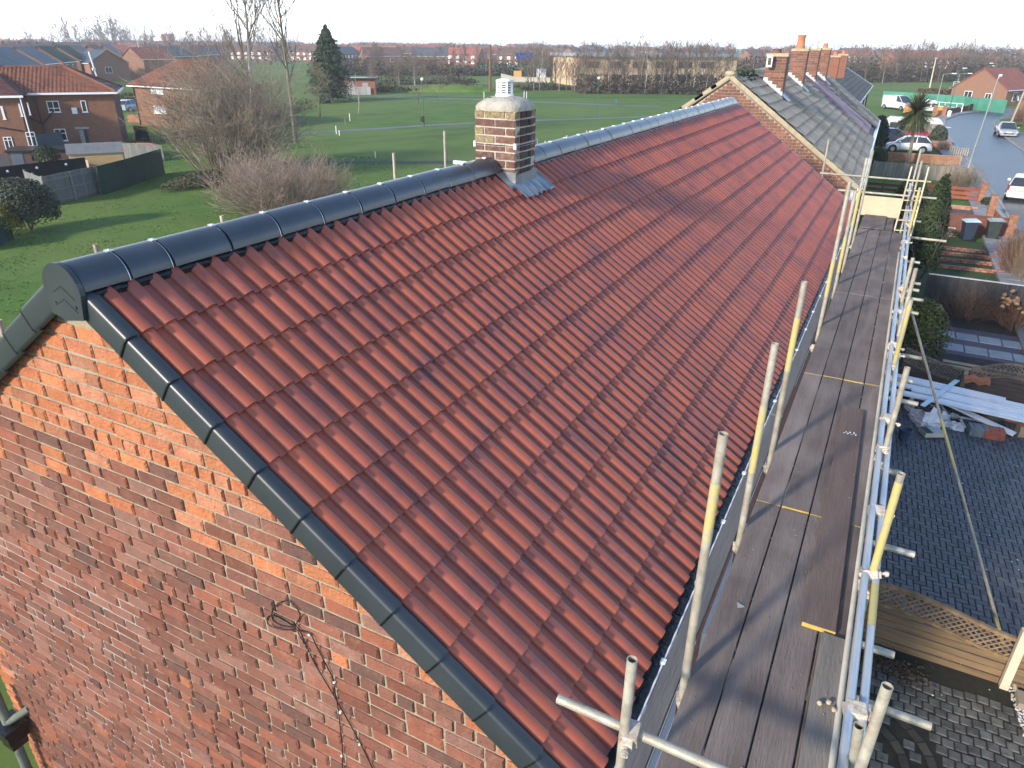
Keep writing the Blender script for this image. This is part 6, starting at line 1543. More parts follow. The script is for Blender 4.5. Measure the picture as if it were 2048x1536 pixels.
# ================================================================== back gardens, houses and bushes on the left
M_pant = mat('pantile_orange_roof', [(.105,.048,.034),(.185,.075,.047),(.125,.058,.042)], scale=.35, rough=.75, rand=.22)
M_pdark = mat('roof_dark_red', [(.075,.030,.026),(.12,.045,.036)], scale=1.2, rough=.7, rand=.2)
M_wl = brickmat('left_brick', (.23,.095,.052), (.14,.066,.046), (.24,.19,.14), .26, .09)
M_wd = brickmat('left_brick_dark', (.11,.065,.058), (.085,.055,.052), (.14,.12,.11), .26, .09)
def roof_face(mb, ridge_a, ridge_b, eave_a, eave_b, nc, tw, lift=.05, wavy=True):
    """tile rows on the four-cornered (or triangular) slope ridge_a-ridge_b / eave_a-eave_b"""
    ra, rb_, ea, eb = map(Vector, (ridge_a, ridge_b, eave_a, eave_b)); nrm = (eb-ea).cross(ra-ea).normalized()
    if nrm.z < 0: nrm = -nrm
    for c in range(nc):
        t0, t1 = c/nc, (c+1)/nc; A0, B0, A1, B1 = ra.lerp(ea,t0), rb_.lerp(eb,t0), ra.lerp(ea,t1), rb_.lerp(eb,t1)
        n = max(1, int((B1-A1).length/tw))
        for i in range(n):
            p0, p1 = A1.lerp(B1,i/n), A1.lerp(B1,(i+.96)/n); q0, q1 = A0.lerp(B0,i/n), A0.lerp(B0,(i+.96)/n)
            l = nrm*lift; k = nrm*(lift*(.9 if wavy else 0)); pm, qm = (p0+p1)/2, (q0+q1)/2
            if wavy: mb.add([p0+l,pm+l+k,p1+l,q1+l*.2,qm+l*.2+k,q0+l*.2,p0,p1], [(0,1,4,5),(1,2,3,4),(6,7,2,1,0)])
            else: mb.add([p0+l,p1+l,q1+l*.2,q0+l*.2,p0,p1], [(0,1,2,3),(4,5,1,0)])
# main left house: L shaped, local frame along its orange front
Cn = G(247,291); Ci = G(86,297); fr = (Cn-Ci); fr.z = 0; ang = math.atan2(fr.y, fr.x); FL = fr.length
# local +x runs along the lit front towards the right hand corner, local -y faces the camera
lh = thing('hipped_house', 'large brick house at the left with a hipped pantile roof and dark wing', 'house', (Ci.x,Ci.y,ZG), ang)
LM = Matrix.Translation((Ci.x,Ci.y,ZG)) @ Matrix.Rotation(ang,4,'Z'); LI = LM.inverted()
EH, RHT, DP = 4.45, 6.35, 7.2
q = MB(); q.box(-2.5,FL,0,DP,-.1,EH); obj('wall', q, M_wl, lh)
q = MB(); q.box(FL+.002,FL+.02,0.0,DP,-.1,EH); obj('side_wall', q, M_wd, lh)  # side turned from the sun: its shade is put into darker brick
wg = MB(); wg.box(-9.5,-.35,-3.2,DP,-.1,EH); obj('wing_wall', wg, M_wl, lh)
ov = .35; rx = FL-3.6
R1, R2 = (-3.0,DP/2,RHT), (rx,DP/2,RHT)
base = MB(); base.prism([R1,R2,(FL+ov,-ov,EH),(-3.0,-ov,EH)], (0,0,-.05)); base.prism([R1,R2,(FL+ov,DP+ov,EH),(-3,DP+ov,EH)], (0,0,-.05)); base.prism([R2,(FL+ov,-ov,EH),(FL+ov,DP+ov,EH)], (0,0,-.05))
base.prism([(-2.6,2.2,RHT-.15),(-9.8,2.2,RHT-.15),(-9.8,-3.55,EH),(.0,-3.55,EH),(0,-.2,EH)], (0,0,-.05))
lr = obj('roof', base, M_pdark, lh)
q = MB(); roof_face(q, R1, R2, (-3.0,-ov,EH), (FL+ov,-ov,EH), 13, .30); stuff('pantiles', q, M_pant, lr)
q = MB(); roof_face(q, R2, R2, (FL+ov,-ov,EH), (FL+ov,DP+ov,EH), 13, .34, wavy=False); stuff('side_tiles', q, M_pdark, lr)
q = MB(); roof_face(q, (-9.8,2.2,RHT-.15), (-2.6,2.2,RHT-.15), (-9.8,-3.55,EH), (.0,-3.55,EH), 13, .34, wavy=False); stuff('wing_tiles', q, M_pdark, lr)
q = MB(); q.tube(R1,(R2[0],R2[1],R2[2]+.06),.12,n=8); q.tube((R2[0],R2[1],R2[2]+.06),(FL+ov,-ov,EH+.08),.11,n=8); q.tube((R2[0],R2[1],R2[2]+.06),(FL+ov,DP+ov,EH+.08),.11,n=8); obj('ridge_tiles', q, M_pant, lr)
q = MB(); q.box(-.2,FL+.42,-.47,-.36,EH-.14,EH+.02); q.box(FL+.36,FL+.47,-.4,DP+.4,EH-.14,EH+.02); q.box(-9.8,.15,-3.68,-3.57,EH-.14,EH+.02); q.tube((-.1,-3.5,EH),(-.1,-3.3,.1),.05,n=8); obj('gutter', q, M_upvc, lh)
q = MB(); q.tube((.35,-.15,EH-.1),(.5,-.12,.0),.06,n=8); q.tube((.5,-.12,2.0),(-.5,-.14,2.6),.05,n=6); q.tube((.5,-.12,2.0),(1.6,-.14,3.1),.05,n=6); q.tube((-3.4,-3.3,EH-.4),(-3.3,-3.3,0),.06,n=8); q.tube((-3.4,-3.3,2.4),(-.6,-3.3,1.8),.05,n=6); obj('soil_pipe', q, M_black, lh)
q = MB(); q.box(-3.6,-2.8,DP/2-.4,DP/2+.4,RHT-.6,RHT+1.0); obj('chimney', q, M_w_br, lh)
def lw(px0, py0, px1, py1, wall_y, nx=2, tr=None):                 # window whose corners show at these photo points
    def hit(px, py):
        d = CF + CR*((px-1024)/FPX) - CU*((py-768)/FPX); o_ = LI @ CAM; dd = LI.to_3x3() @ d; k = (wall_y-o_.y)/dd.y; return o_+dd*k
    a, b = hit(px0, py0), hit(px1, py1); window_part(lh, None, min(a.x,b.x), max(a.x,b.x), wall_y, min(a.z,b.z), max(a.z,b.z), nx, transom=tr)
lw(92,202,122,224,0,2,.35); lw(160,201,176,224,0,1); lw(107,258,136,281,0,2,.62); lw(0,212,12,238,-3.2,2); lw(36,207,46,232,-3.2,1); lw(53,205,62,229,-3.2,1); lw(5,274,30,300,-3.2,2,.75); lw(50,264,76,292,-3.2,2,.7)
def lhit(px, py, wy=0):
    d = CF + CR*((px-1024)/FPX) - CU*((py-768)/FPX); o_ = LI @ CAM; dd = LI.to_3x3() @ d; return o_+dd*((wy-o_.y)/dd.y)
a, b = lhit(157,258), lhit(181,292)
q = MB(); q.box(a.x,b.x,-.02,.0,0,a.z); dr_ = obj('door_opening', q, M_black, lh); q = MB(); n = 9
for i in range(n): q.box(a.x+.02+(b.x-a.x)*.55*i/n, a.x+(b.x-a.x)*.55*(i+.82)/n, -.05, -.03, .05, a.z-.06)
obj('door_blind', q, M_upvc, dr_); q = MB(); q.box(a.x-.25,b.x+.25,-.16,.0,a.z,a.z+.16); obj('lintel', q, M_kerb, dr_)
q = MB(); c = lhit(149,220); q.box(c.x-.2,c.x+.2,-.12,0,c.z-.3,c.z+.2); obj('boiler_flue', q, M_upvc, lh)
# second house, half behind the big bush
C2a, C2b = G(281,250), G(400,262); an2 = math.atan2(C2b.y-C2a.y, C2b.x-C2a.x)
h2 = gable_house('brick house with an orange hip roof half hidden behind the big bare bush', (C2a.x,C2a.y,ZG), an2, 12, 7.2, 4.3, 6.6, M_wl, M_pant, name='hipped_house', chim=False, hip=3.4, ov=.4)
h2.location += Vector((-math.sin(an2)*3.6, math.cos(an2)*3.6, 0))
H2M = (Matrix.Translation(h2.location) @ Matrix.Rotation(an2,4,'Z')).inverted()
def h2w(px0, py0, px1, py1, nx=2, tr=None, glass=M_pale):
    P = []
    for px, py in ((px0,py0),(px1,py1)):
        d = CF + CR*((px-1024)/FPX) - CU*((py-768)/FPX); o_ = H2M @ CAM; dd = H2M.to_3x3() @ d; P.append(o_+dd*((-3.6-o_.y)/dd.y))
    window_part(h2, None, min(P[0].x,P[1].x), max(P[0].x,P[1].x), -3.6, min(P[0].z,P[1].z), max(P[0].z,P[1].z), nx, transom=tr, glass=glass)
h2w(301,174,328,188); h2w(307,211,333,228,2,.75)
q = MB(); q.tube((.15,-3.68,4.2),(.15,-3.68,0),.07,n=6); obj('downpipe', q, mat('pipe_brown', [(.08,.035,.03)]), h2)
q = MB(); roof_face(q, (3.4,0,6.7), (8.6,0,6.7), (-.4,-4.0,4.2), (12.4,-4.0,4.2), 13, .32); stuff('pantiles', q, M_pant, h2)
# sheds, yard walls and fences
sh0, sh1 = G(143,336), G(250,330); an3 = math.atan2(sh1.y-sh0.y, sh1.x-sh0.x); SL = (sh1-sh0).length
sd_ = thing('shed', 'long timber garden shed with a grey felt roof and a bright yellow side', 'shed', (sh0.x,sh0.y,ZG), an3)
M_shed = mat('shed_boards', [(.40,.27,.13),(.52,.37,.20)], scale=3, rough=.8, stretch=(.5,.5,4))
q = MB(); q.box(0,SL,0,1.7,0,.95); q.prism([(0,0,.95),(0,1.7,.95),(0,.85,1.5)], (SL,0,0)); obj('wall', q, M_shed, sd_)
for i in range(6): q = MB(); q.box(-.01,SL+.01,-.02,0,.05+i*.15,.185+i*.15); obj('board', q, M_shed, sd_)
q = MB(); q.prism([(-.12,-.12,.92),(SL+.12,-.12,.92),(SL+.12,.85,1.55),(-.12,.85,1.55)], (0,0,.05)); q.prism([(-.12,1.82,.92),(SL+.12,1.82,.92),(SL+.12,.85,1.55),(-.12,.85,1.55)], (0,0,.05)); obj('roof', q, mat('roofing_felt', [(.11,.125,.135),(.16,.175,.185)], scale=2), sd_)
q = MB(); q.box(SL,SL+.02,.5,1.2,.05,1.05); obj('door', q, mat('shed_door', [(.10,.075,.06)]), sd_)
def panel_fence(label, pts, h, m, nm='panel_fence', pl_=1.0, vertical=.0, cat='fence', pm=None, ptop=.05, rails=0, rm=None, th=.04):
    a = Vector(pts[0]); t = thing(nm, label, cat, a)
    for p, p2 in zip(pts, pts[1:]):
        p, p2 = Vector(p), Vector(p2); d = p2-p; n = max(1, round(d.length/pl_))
        for i in range(n):
            u, v = p+d*(i/n)-a, p+d*((i+1)/n)-a
            e = d.normalized()*.006
            q = MB(); q.bar(u+e+Vector((0,0,h/2)), v-e+Vector((0,0,h/2)), th, h); obj('panel', q, m, t)
        if pm:
            k = max(1, round(d.length/1.8)); nn = d.cross(Vector((0,0,1))).normalized()*.05
            for i in range(k+1): u = p+d*(i/k)-a; q = MB(); q.bar(u+nn, u+nn+Vector((0,0,h+ptop)), .10, .10); obj('post', q, pm, t)
        for i in range(rails):
            z = h*(.12+.72*i/max(1,rails-1)); nn = d.cross(Vector((0,0,1))).normalized()*.05; q = MB(); q.bar(p-a+nn+Vector((0,0,z)), p2-a+nn+Vector((0,0,z)), .05, .07); obj('rail', q, rm or m, t)
    return t
M_oldf = mat('old_fence_blue_grey', [(.115,.125,.125),(.18,.19,.185)], scale=2.5, rough=.92, rand=.2, stretch=(4,4,.4))
M_oldp = mat('old_fence_post', [(.17,.165,.14),(.24,.23,.195)], scale=3)
panel_fence('weathered blue grey board fence on the left lawn, its posts and rails showing', [G(97,413), G(200,387)], 1.62, M_oldf, 'board_fence', .12, pm=M_oldp, rails=3, rm=M_oldp, ptop=.0)
panel_fence('return of the weathered fence behind the dark shrub', [G(97,413), G(62,398)], 1.62, M_oldf, 'board_fence', .12, pm=M_oldp)
M_gsteel = mat('steel_green', [(.012,.042,.040),(.022,.062,.058)], scale=1.5, rough=.6)
panel_fence('dark green sheet steel fence running into the big bush', [G(205,390), G(262,372), G(330,347)], 1.68, M_gsteel, 'steel_fence', .5)
panel_fence('dark green steel fence at the left edge below the golden shrub', [G(-30,505), G(28,478)], 1.2, M_gsteel, 'steel_fence', .5)
M_blkw = mat('wall_black_paint', [(.010,.010,.013),(.020,.020,.025)], scale=1.5, rough=.8)
bw = panel_fence('long black painted garden wall carrying three white globe lights', [G(-40,381), G(178,352)], 1.25, M_blkw, 'garden_wall', 3.0, cat='wall')
for i, px in enumerate((13,72,131)):
    d0 = G(-40,381); d1 = G(178,352)
    best = min((d0.lerp(d1, k/200)+Vector((0,-.05,.95)) for k in range(200)), key=lambda p: abs((p-CAM).dot(CR)/(p-CAM).dot(CF)*FPX+1024-px))
    q = MB(); q.blob((0,-.08,0),(.085,.085,.085),10,6,0); q.tube((0,0,0),(0,-.06,0),.04,n=6); single('globe_light', q, M_upvc, '%s of three white globe lights on the black wall' % ('left','middle','right')[i], 'light', best)
panel_fence('pale timber fence between the black wall and the shed', [G(82,332), G(180,338)], .62, mat('timber_new', [(.33,.27,.17),(.43,.36,.24)], scale=2), 'board_fence', 1.8)
panel_fence('grey board fence behind the shed, up to the bare bush', [G(245,317), G(330,322)], 1.2, M_oldf, 'board_fence', .25)
ob = thing('outbuilding', 'small brick outbuilding with a flat dark roof in the shaded yard at the left', 'outbuilding', G(22,332), ang)
q = MB(); q.box(0,4.0,-.2,2.4,0,1.0); obj('wall', q, M_wd, ob); q = MB(); q.box(-.15,4.15,-.35,2.55,1.0,1.09); obj('roof', q, M_black, ob); q = MB(); q.box(.2,.95,-.23,-.2,.05,.95); obj('door', q, mat('door_blue_grey', [(.10,.13,.16)]), ob)
panel_fence('tall dark blue yard fence below the house windows', [G(84,322), G(134,312)], 1.9, mat('yard_fence_blue', [(.045,.055,.07),(.07,.085,.10)], scale=2), 'board_fence', .3)
sheet('yard', [tuple(G(-60,350)[:2]), tuple(G(180,350)[:2]), tuple(G(300,300)[:2]), tuple(G(-60,300)[:2])], ZG+.006, mat('yard_concrete', [(.05,.052,.055),(.08,.083,.088)], scale=.8))
leaf_bush('dark ivy grown over the corner of the shaded yard', G(108,338)+Vector((0,.6,0)), .9, .8, .8, 1500, .09, M_dgreen, 71)
tr_ = thing('trampoline', 'black netted trampoline with an orange edge pad beside the brick house', 'trampoline', G(272,312)); q = MB(); q.lathe([(1.5,.75),(1.62,.78),(1.62,.84),(1.5,.85)], (0,0,0), 22); obj('edge_pad', q, mat('pad_orange', [(.60,.14,.05),(.70,.2,.08)]), tr_); q = MB(); q.lathe([(0,.79),(1.5,.79)], (0,0,0), 22); q.lathe([(1.55,.0),(1.55,.75)], (0,0,0), 22); obj('mat', q, M_black, tr_)
for i in range(6): a = i*1.047; q = MB(); q.tube((1.6*math.cos(a),1.6*math.sin(a),0),(1.6*math.cos(a),1.6*math.sin(a),1.3),.03,n=6); obj('leg', q, M_black, tr_)
panel_fence('dark green slatted fence beside the second house', [G(272,280), G(300,284)], 1.3, M_gsteel, 'slat_fence', .2)
brick_wall('low brick wall in front of the pale blue car', G(258,244), G(288,246), .8, M_orw, bl=.6, bh=.2)
leaf_bush('large dark grey green shrub at the left edge of the lawn', G(62,470)+Vector((.4,.6,0)), 1.55, 1.35, 1.32, 9500, .065, M_grey, 72, lumps=30)
leaf_bush('golden leaved shrub at the left picture edge', G(2,480)+Vector((.2,.4,0)), 1.15, 1.1, .95, 6000, .055, M_gold, 73, lumps=22)
leaf_bush('green hedge between the two houses at the left', G(255,212), 1.8, 1.2, .9, 1600, .14, leafmat('leaf_bright_green', (.04,.06,.016),(.07,.095,.02),(.10,.12,.03)), 74)
# bare vegetation
twig_bush('huge many stemmed bare bush between the houses and the park', G(470,352)+Vector((.6,.8,0)), 5.3, 5.3, 7.2, 120, 3, 81, mat('twigs_pale_brown', [(.20,.165,.125),(.31,.265,.205)], scale=.6, rough=.95, rand=.3), .070, 4, 'bare_bush', .50, .03, .0085, lean=1.0, shrink=.58)
twig_bush('broad low bare reddish bush on the lawn behind the ridge', G(566,440)+Vector((.5,.3,0)), 3.5, 3.9, 3.05, 150, 2, 82, mat('twigs_reddish_pale', [(.23,.175,.14),(.34,.27,.22)], scale=.5, rough=.95, rand=.3), .030, 6, 'bare_bush', .48, .05, .0065, lean=1.05)
leaf_bush('ivy and bramble undergrowth at the foot of the huge bare bush', G(420,368)+Vector((.4,.2,0)), 3.6, 1.6, .55, 5200, .075, mat('bramble', [(.022,.030,.014),(.055,.058,.03),(.10,.085,.05)], scale=1.2, rand=.4), 83, stem=False, name='undergrowth', cat='undergrowth', z0=.25)
bare_tree('tall bare tree with a pale forked trunk, left of two above the huge bush', G(520,306)+Vector((.6,.6,0)), 91, 15.0, .27, mt=M_birch, mc=M_twig, lv=4, nb=7, spread=.42, up=.20, rmin=.011, lean=(-.02,.03), clear=.34)
bare_tree('slimmer dark bare trunk rising beside the pale forked one', G(530,300)+Vector((1.0,.9,0)), 92, 13.5, .15, mt=M_bark, mc=M_twig, lv=4, nb=4, spread=.38, up=.24, rmin=.0075, lean=(-.07,.10), clear=.34)
bare_tree('tall bare tree with lichen yellow trunk, right of the two above the huge bush', G(592,288)+Vector((.6,.6,0)), 93, 15.0, .26, mt=mat('bark_lichen', [(.16,.145,.095),(.28,.26,.18)], scale=3), mc=M_twig, lv=4, nb=7, spread=.38, up=.23, rmin=.011, lean=(-.03,.02), clear=.30)
bare_tree('thin leaning bare sapling left of the tall trees', G(445,318), 94, 8.8, .07, lv=3, nb=3, spread=.3, up=.3, rmin=.007, lean=(-.05,.16), clear=.4)
bare_tree('spreading lichen green bare tree in front of the dark conifer', G(640,235), 95, 5.4, .13, mc=mat('twigs_lichen', [(.15,.14,.085),(.24,.225,.14)], scale=1), lv=4, nb=6, spread=.6, up=.03, rmin=.011, clear=.2)
cf = thing('conifer', 'big dark green conifer with a pointed top at the park edge', 'conifer', G(662,205)+Vector((2,1.5,0))); rcf = np.random.default_rng(84); CFH = 10.9
PP, NN = [], []
for i in range(520):
    t = rcf.random()**.8; z = .6+t*(CFH-.7); Rm_ = 4.1*(1-t)**.75*min(1,.55+t*2.2)*(1+.28*math.sin(i*2.399*3)+rcf.normal(0,.13)); a_ = rcf.uniform(0,6.283); k = 46
    u = rcf.random(k)**.55; r_ = u*max(Rm_,.25); zz = z+.35*r_*(.5-u*.9)+rcf.normal(0,.12,k); aa = a_+rcf.normal(0,.16,k)/(.35+u)
    PP.append(np.stack([np.cos(aa)*r_, np.sin(aa)*r_, zz],1)); NN.append(np.stack([np.cos(aa),np.sin(aa),np.full(k,.7)],1))
PP, NN = np.concatenate(PP), np.concatenate(NN)
obj('foliage', np_mesh('foliage', leaf_cloud(len(PP), lambda r,n: (PP,NN), .17, rcf, .6), 4, [(0,1,2,3)]), M_conif, cf); q = MB(); q.tube((0,0,0),(0,0,CFH*.9),.25,.04,n=8); obj('trunk', q, M_bark, cf)
panel_fence('short dark green fence below the big conifer', [G(640,208), G(662,205)], 1.9, M_gsteel, 'steel_fence', 1.0)
# grass blades to roughen the nearer lawn
gb = np.random.default_rng(3); n = 60000
pts = np.stack([gb.uniform(2,46,n), gb.uniform(4,50,n)],1)
keep = (pts[:,1]-pts[:,0]*.95 < 32) & (pts[:,1] > 4.2)
pts = pts[keep]; n = len(pts); a = gb.uniform(0,6.283,n); s_ = gb.uniform(.02,.06,n); hh = gb.uniform(.012,.035,n)*(1+.8*np.sin(pts[:,0]*1.7+np.sin(pts[:,1]))*np.sin(pts[:,1]*1.3))
hh = np.clip(hh,.01,.06)
V = np.zeros((n,3,3)); V[:,0,:2] = pts-np.stack([np.cos(a),np.sin(a)],1)*s_[:,None]; V[:,1,:2] = pts+np.stack([np.cos(a),np.sin(a)],1)*s_[:,None]; V[:,2,:2] = pts+gb.normal(0,.03,(n,2)); V[:,:,2] = ZG; V[:,2,2] = ZG+hh
stuff('grass', np_mesh('grass', V, 3, [(0,1,2)]), mat('grass_blade', [(.046,.100,.018),(.068,.138,.025),(.098,.170,.036)], scale=.4, rough=.9, rand=.3), None, 'short rough grass of the lawn behind the house', 'grass')
# ================================================================== the park
M_path = mat('park_path_tarmac', [(.075,.082,.09),(.115,.125,.135)], scale=.4, rough=.6, spec=.5)
strip('path', [tuple(G(*p)[:2]) for p in ((590,266),(640,264),(750,258),(850,251),(950,246),(1100,240),(1250,235),(1420,227),(1500,222))], .75, -.75, ZG+.010, M_path)
strip('path', [tuple(G(*p)[:2]) for p in ((560,327),(700,325),(820,325),(960,325),(1040,324))], .75, -.75, ZG+.012, mat('path_dark', [(.035,.038,.045),(.055,.06,.068)], scale=.5))
strip('path', [tuple(G(*p)[:2]) for p in ((690,194),(780,195),(850,196),(1000,200),(1100,205),(1260,212),(1320,213))], 1.1, -1.1, ZG+.014, M_path)
strip('path', [tuple(G(*p)[:2]) for p in ((640,196.5),(900,195.2),(1150,195.0),(1500,194.5))], .8, -.8, ZG+.010, mat('track_line', [(.03,.05,.025)], scale=1))
q = MB(); c = G(925,329); q.box(-.1,.1,-.8,.8,0,.25); single('kerb_block', q, M_upvc, 'white concrete block beside the dark path left of the chimney', 'block', c)
mq_ = MB(); g0, g1 = G(690,180), G(1000,182)
for i in range(12): p = g0.lerp(g1, i/11); mq_.blob(p+Vector((0,0,-.2)), (6,5.5,1.25+.3*math.sin(i)), 12, 8, .05)
setting('grass_mound', mq_, M_grass)
street_lamp('park lamp post carrying a black litter bin, left of the chimney', G(848,254), 4.8, None, M_lampg, r=.05)
q = MB(); q.box(-.16,.16,-.16,.16,0,.62); single('litter_bin', q, M_black, 'black litter bin strapped to the park lamp post', 'bin', G(848,254)+Vector((-.15,.05,.55)))
street_lamp('thin green park lamp post right of the chimney', G(1193,236), 4.6, None, M_lampg, r=.04)
q = MB(); q.tube((0,0,0),(.15,0,8.5),.26,.22,n=10); single('rusty_pole', q, mat('rust_pole', [(.13,.065,.04),(.19,.10,.06)], scale=3), 'tall rust brown pole rising just behind the chimney', 'pole', G(980,185))
bt = thing('park_bench', 'dark green park bench facing the path', 'bench', G(1235,211), math.radians(40))
q = MB(); 
for i in range(3): q.box(-.9,.9,-.2+i*.15,-.08+i*.15,.42,.46)
obj('seat', q, M_lampg, bt); q = MB(); q.box(-.9,.9,.24,.28,.55,.68); q.box(-.9,.9,.27,.31,.74,.86); obj('backrest', q, M_lampg, bt)
for x in (-.8,.8): q = MB(); q.box(x-.04,x+.04,-.2,-.12,0,.42); q.box(x-.04,x+.04,.2,.28,0,.86); obj('leg', q, M_lampg, bt)
stk = ((691,250,240),(700,242,230),(673,268,255),(679,271,263),(751,316,306),(1048,202,186),(1053,201,187),(968,203,188))
for i, (px, pb, pt_) in enumerate(stk):
    b_ = G(px,pb); d = (b_-CAM).length; q = MB(); q.tube((0,0,0),(0,0,max(.5,(pb-pt_)/1290*d)),.05,n=6); single('marker_post', q, M_upvc if i != 0 else mat('post_grey',[(.3,.3,.3)]), 'short pale marker post standing in the park grass', 'post', b_, 0, 'marker posts in the park')
q = MB(); S = []; rnd = random.Random(5); p = Vector((0,0,0))
grow(S, p, Vector((.25,-.05,1)).normalized(), 3.2, .10, 2, rnd, .35, 3, .12, .05, .02)
t = thing('sapling', 'young pale birch leaning beside its stake in the park', 'tree', G(717,226)); obj('trunk', twig_mesh('trunk', S), M_birch, t)
sap_t, sap_c = bare_tree_parts(7, 3.6, .05, lv=2, nb=3, rmin=.02)
st_m, sc_m = twig_mesh('trunk', sap_t), twig_mesh('crown', sap_c); st_m.materials.append(M_bark); sc_m.materials.append(M_twig)
for px, py in ((838,232),(880,200),(1170,205),(693,205)):
    t = thing('sapling', 'thin bare sapling planted in the park grass', 'tree', G(px,py), random.uniform(0,6), 'saplings in the park'); obj('trunk', st_m, None, t); obj('crown', sc_m, None, t)
# brick hut and its pale fence
hu = thing('brick_hut', 'low flat roofed brick hut behind a pale fence at the park edge', 'hut', G(668,189), math.radians(-56)); q = MB(); q.box(0,7.5,0,4,0,2.5); obj('wall', q, M_w_rd, hu); q = MB(); q.box(-.3,7.8,-.35,4.3,2.5,2.8); obj('roof', q, M_black, hu)
for x in (2.6,5.2): q = MB(); q.box(x,x+1.1,-.06,0,0,2.0); obj('door', q, mat('door_grey', [(.28,.28,.29)]), hu)
panel_fence('pale grey plank fence in front of the brick hut', [G(640,190), G(742,189.5)], 1.35, mat('fence_pale_grey', [(.27,.27,.265),(.36,.36,.35)], rand=.2), 'plank_fence', .35)
pl2 = panel_fence('green mesh fence far across the park behind the rusty pole', [G(955,147), G(1100,150), G(1160,150)], 2.6, M_mesh, 'mesh_fence', 4)
panel_fence('low pale wall round the far play area', [G(898,149), G(950,150)], 1.5, mat('wall_buff', [(.36,.31,.24)]), 'garden_wall', 5, cat='wall')
panel_fence('low pale fence along the near edge of the play area', [G(1002,156), G(1030,164), G(1100,166)], 1.2, mat('fence_pale', [(.36,.33,.29)]), 'plank_fence', 1)
q = MB(); q.box(-1.8,1.8,-1,1,0,2.3); q.prism([(-2,-1.2,2.3),(2,-1.2,2.3),(2,0,3.2),(-2,0,3.2)], (0,0,.1)); ph = single('play_hut', q, mat('hut_orange', [(.48,.27,.09),(.58,.35,.13)]), 'small orange timber play hut inside the fenced area', 'hut', G(1035,161), .5)
q = MB(); q.box(-1.6,1.6,-1.2,1.2,0,2.6); single('white_cabin', q, M_upvc, 'small white cabin right of the orange play hut', 'cabin', G(1082,158), .5)
# school behind the trees
sa, sb_ = G(1152,172), G(1468,170); an = math.atan2(sb_.y-sa.y, sb_.x-sa.x); sl_n = (sb_-sa).length
sch = thing('school', 'long flat roofed school clad in tan panels behind the bare wood', 'school', (sa.x,sa.y,ZG), an)
q = MB(); q.box(0,sl_n,0,16,0,6.2); obj('wall', q, mat('school_tan', [(.42,.31,.19),(.50,.38,.25)], scale=.5), sch); q = MB(); q.box(-.6,sl_n+.6,-.8,16.6,6.2,6.9); obj('roof', q, mat('school_roof', [(.20,.22,.24),(.27,.29,.31)]), sch)
for i in range(int(sl_n/6)): q = MB(); q.box(2+i*6,5.5+i*6,-.06,0,1,2.4); q.box(2+i*6,5.5+i*6,-.06,0,3.8,5.2); obj('window', q, M_glass, sch)
# ================================================================== woods
VAR = []
for i, (h, r) in enumerate(((9,.16),(10,.15),(8,.14),(9.5,.18),(8.5,.12),(10.5,.17))):
    tr, cr = bare_tree_parts(200+i, h, r, lv=3, nb=5, spread=.42, up=.16, rmin=.022, clear=.22)
    a, b = twig_mesh('trunk', tr), twig_mesh('crown', cr); a.materials.append(M_birch if i in (1,4) else M_bark); b.materials.append(M_twig if i % 2 else M_twigred); VAR.append((a, b))
VARF = []
for i, (h, r) in enumerate(((9,.2),(10,.2),(8,.18),(9.5,.22))):
    tr, cr = bare_tree_parts(260+i, h, r, lv=3, nb=6, spread=.46, up=.14, rmin=.045, clear=.2)
    a, b = twig_mesh('trunk', tr), twig_mesh('crown', cr); a.materials.append(M_bark); b.materials.append(M_twig if i % 2 else M_twigred); VARF.append((a, b))
def wood_tree(i, loc, k, label, group, far=False):
    a, b = VARF[i % 4] if far else VAR[i % 6]; t = thing('bare_tree', label, 'tree', loc, random.uniform(0,6.28), group); t.scale = (k,k,k)
    obj('trunk', a, None, t); obj('crown', b, None, t)
rw = random.Random(77)
def belt(p0, p1, n, depth, k0, k1, label, group, far=False):
    a, b = G(*p0), G(*p1); d = (b-a).normalized(); nn = Vector((-d.y, d.x, 0)); nn = nn if nn.dot(a-CAM) > 0 else -nn
    for i in range(n): wood_tree(rw.randrange(6), a.lerp(b, (i+rw.random())/n)+nn*rw.random()**1.3*depth, rw.uniform(k0,k1), label, group, far)
belt((1165,187), (1470,189), 62, 13, .62, .95, 'bare winter tree in the wood in front of the tan school', 'bare trees in front of the school')
belt((1478,168), (1800,166), 44, 22, .62, .90, 'bare winter tree in the wood behind the row of chimneys', 'bare trees behind the row')
belt((1790,166), (2090,162), 60, 26, .75, 1.12, 'bare winter tree in the wood beyond the far playing field', 'bare trees beyond the playing field')
belt((745,184), (880,172), 13, 6, .45, .75, 'small bare tree along the far side of the grass mound', 'small trees by the grass mound')
belt((1040,181), (1165,184), 22, 9, .5, .9, 'bare tree along the fence by the play area', 'bare trees by the play area')
belt((640,150), (1150,148), 55, 40, .45, .85, 'bare tree among the gardens beyond the park', 'garden trees beyond the park', True)
belt((60,115), (420,112), 30, 40, .8, 1.5, 'bare tree rising among the far roofs at the left', 'trees among the left roofs', True)
belt((160,103), (330,101), 20, 40, 2.0, 3.0, 'tall bare tree on the skyline near the brick tower', 'skyline trees at the left', True)
belt((350,112), (560,112), 12, 40, 1.3, 2.0, 'bare tree behind the huge bush on the left skyline', 'trees behind the huge bush', True)
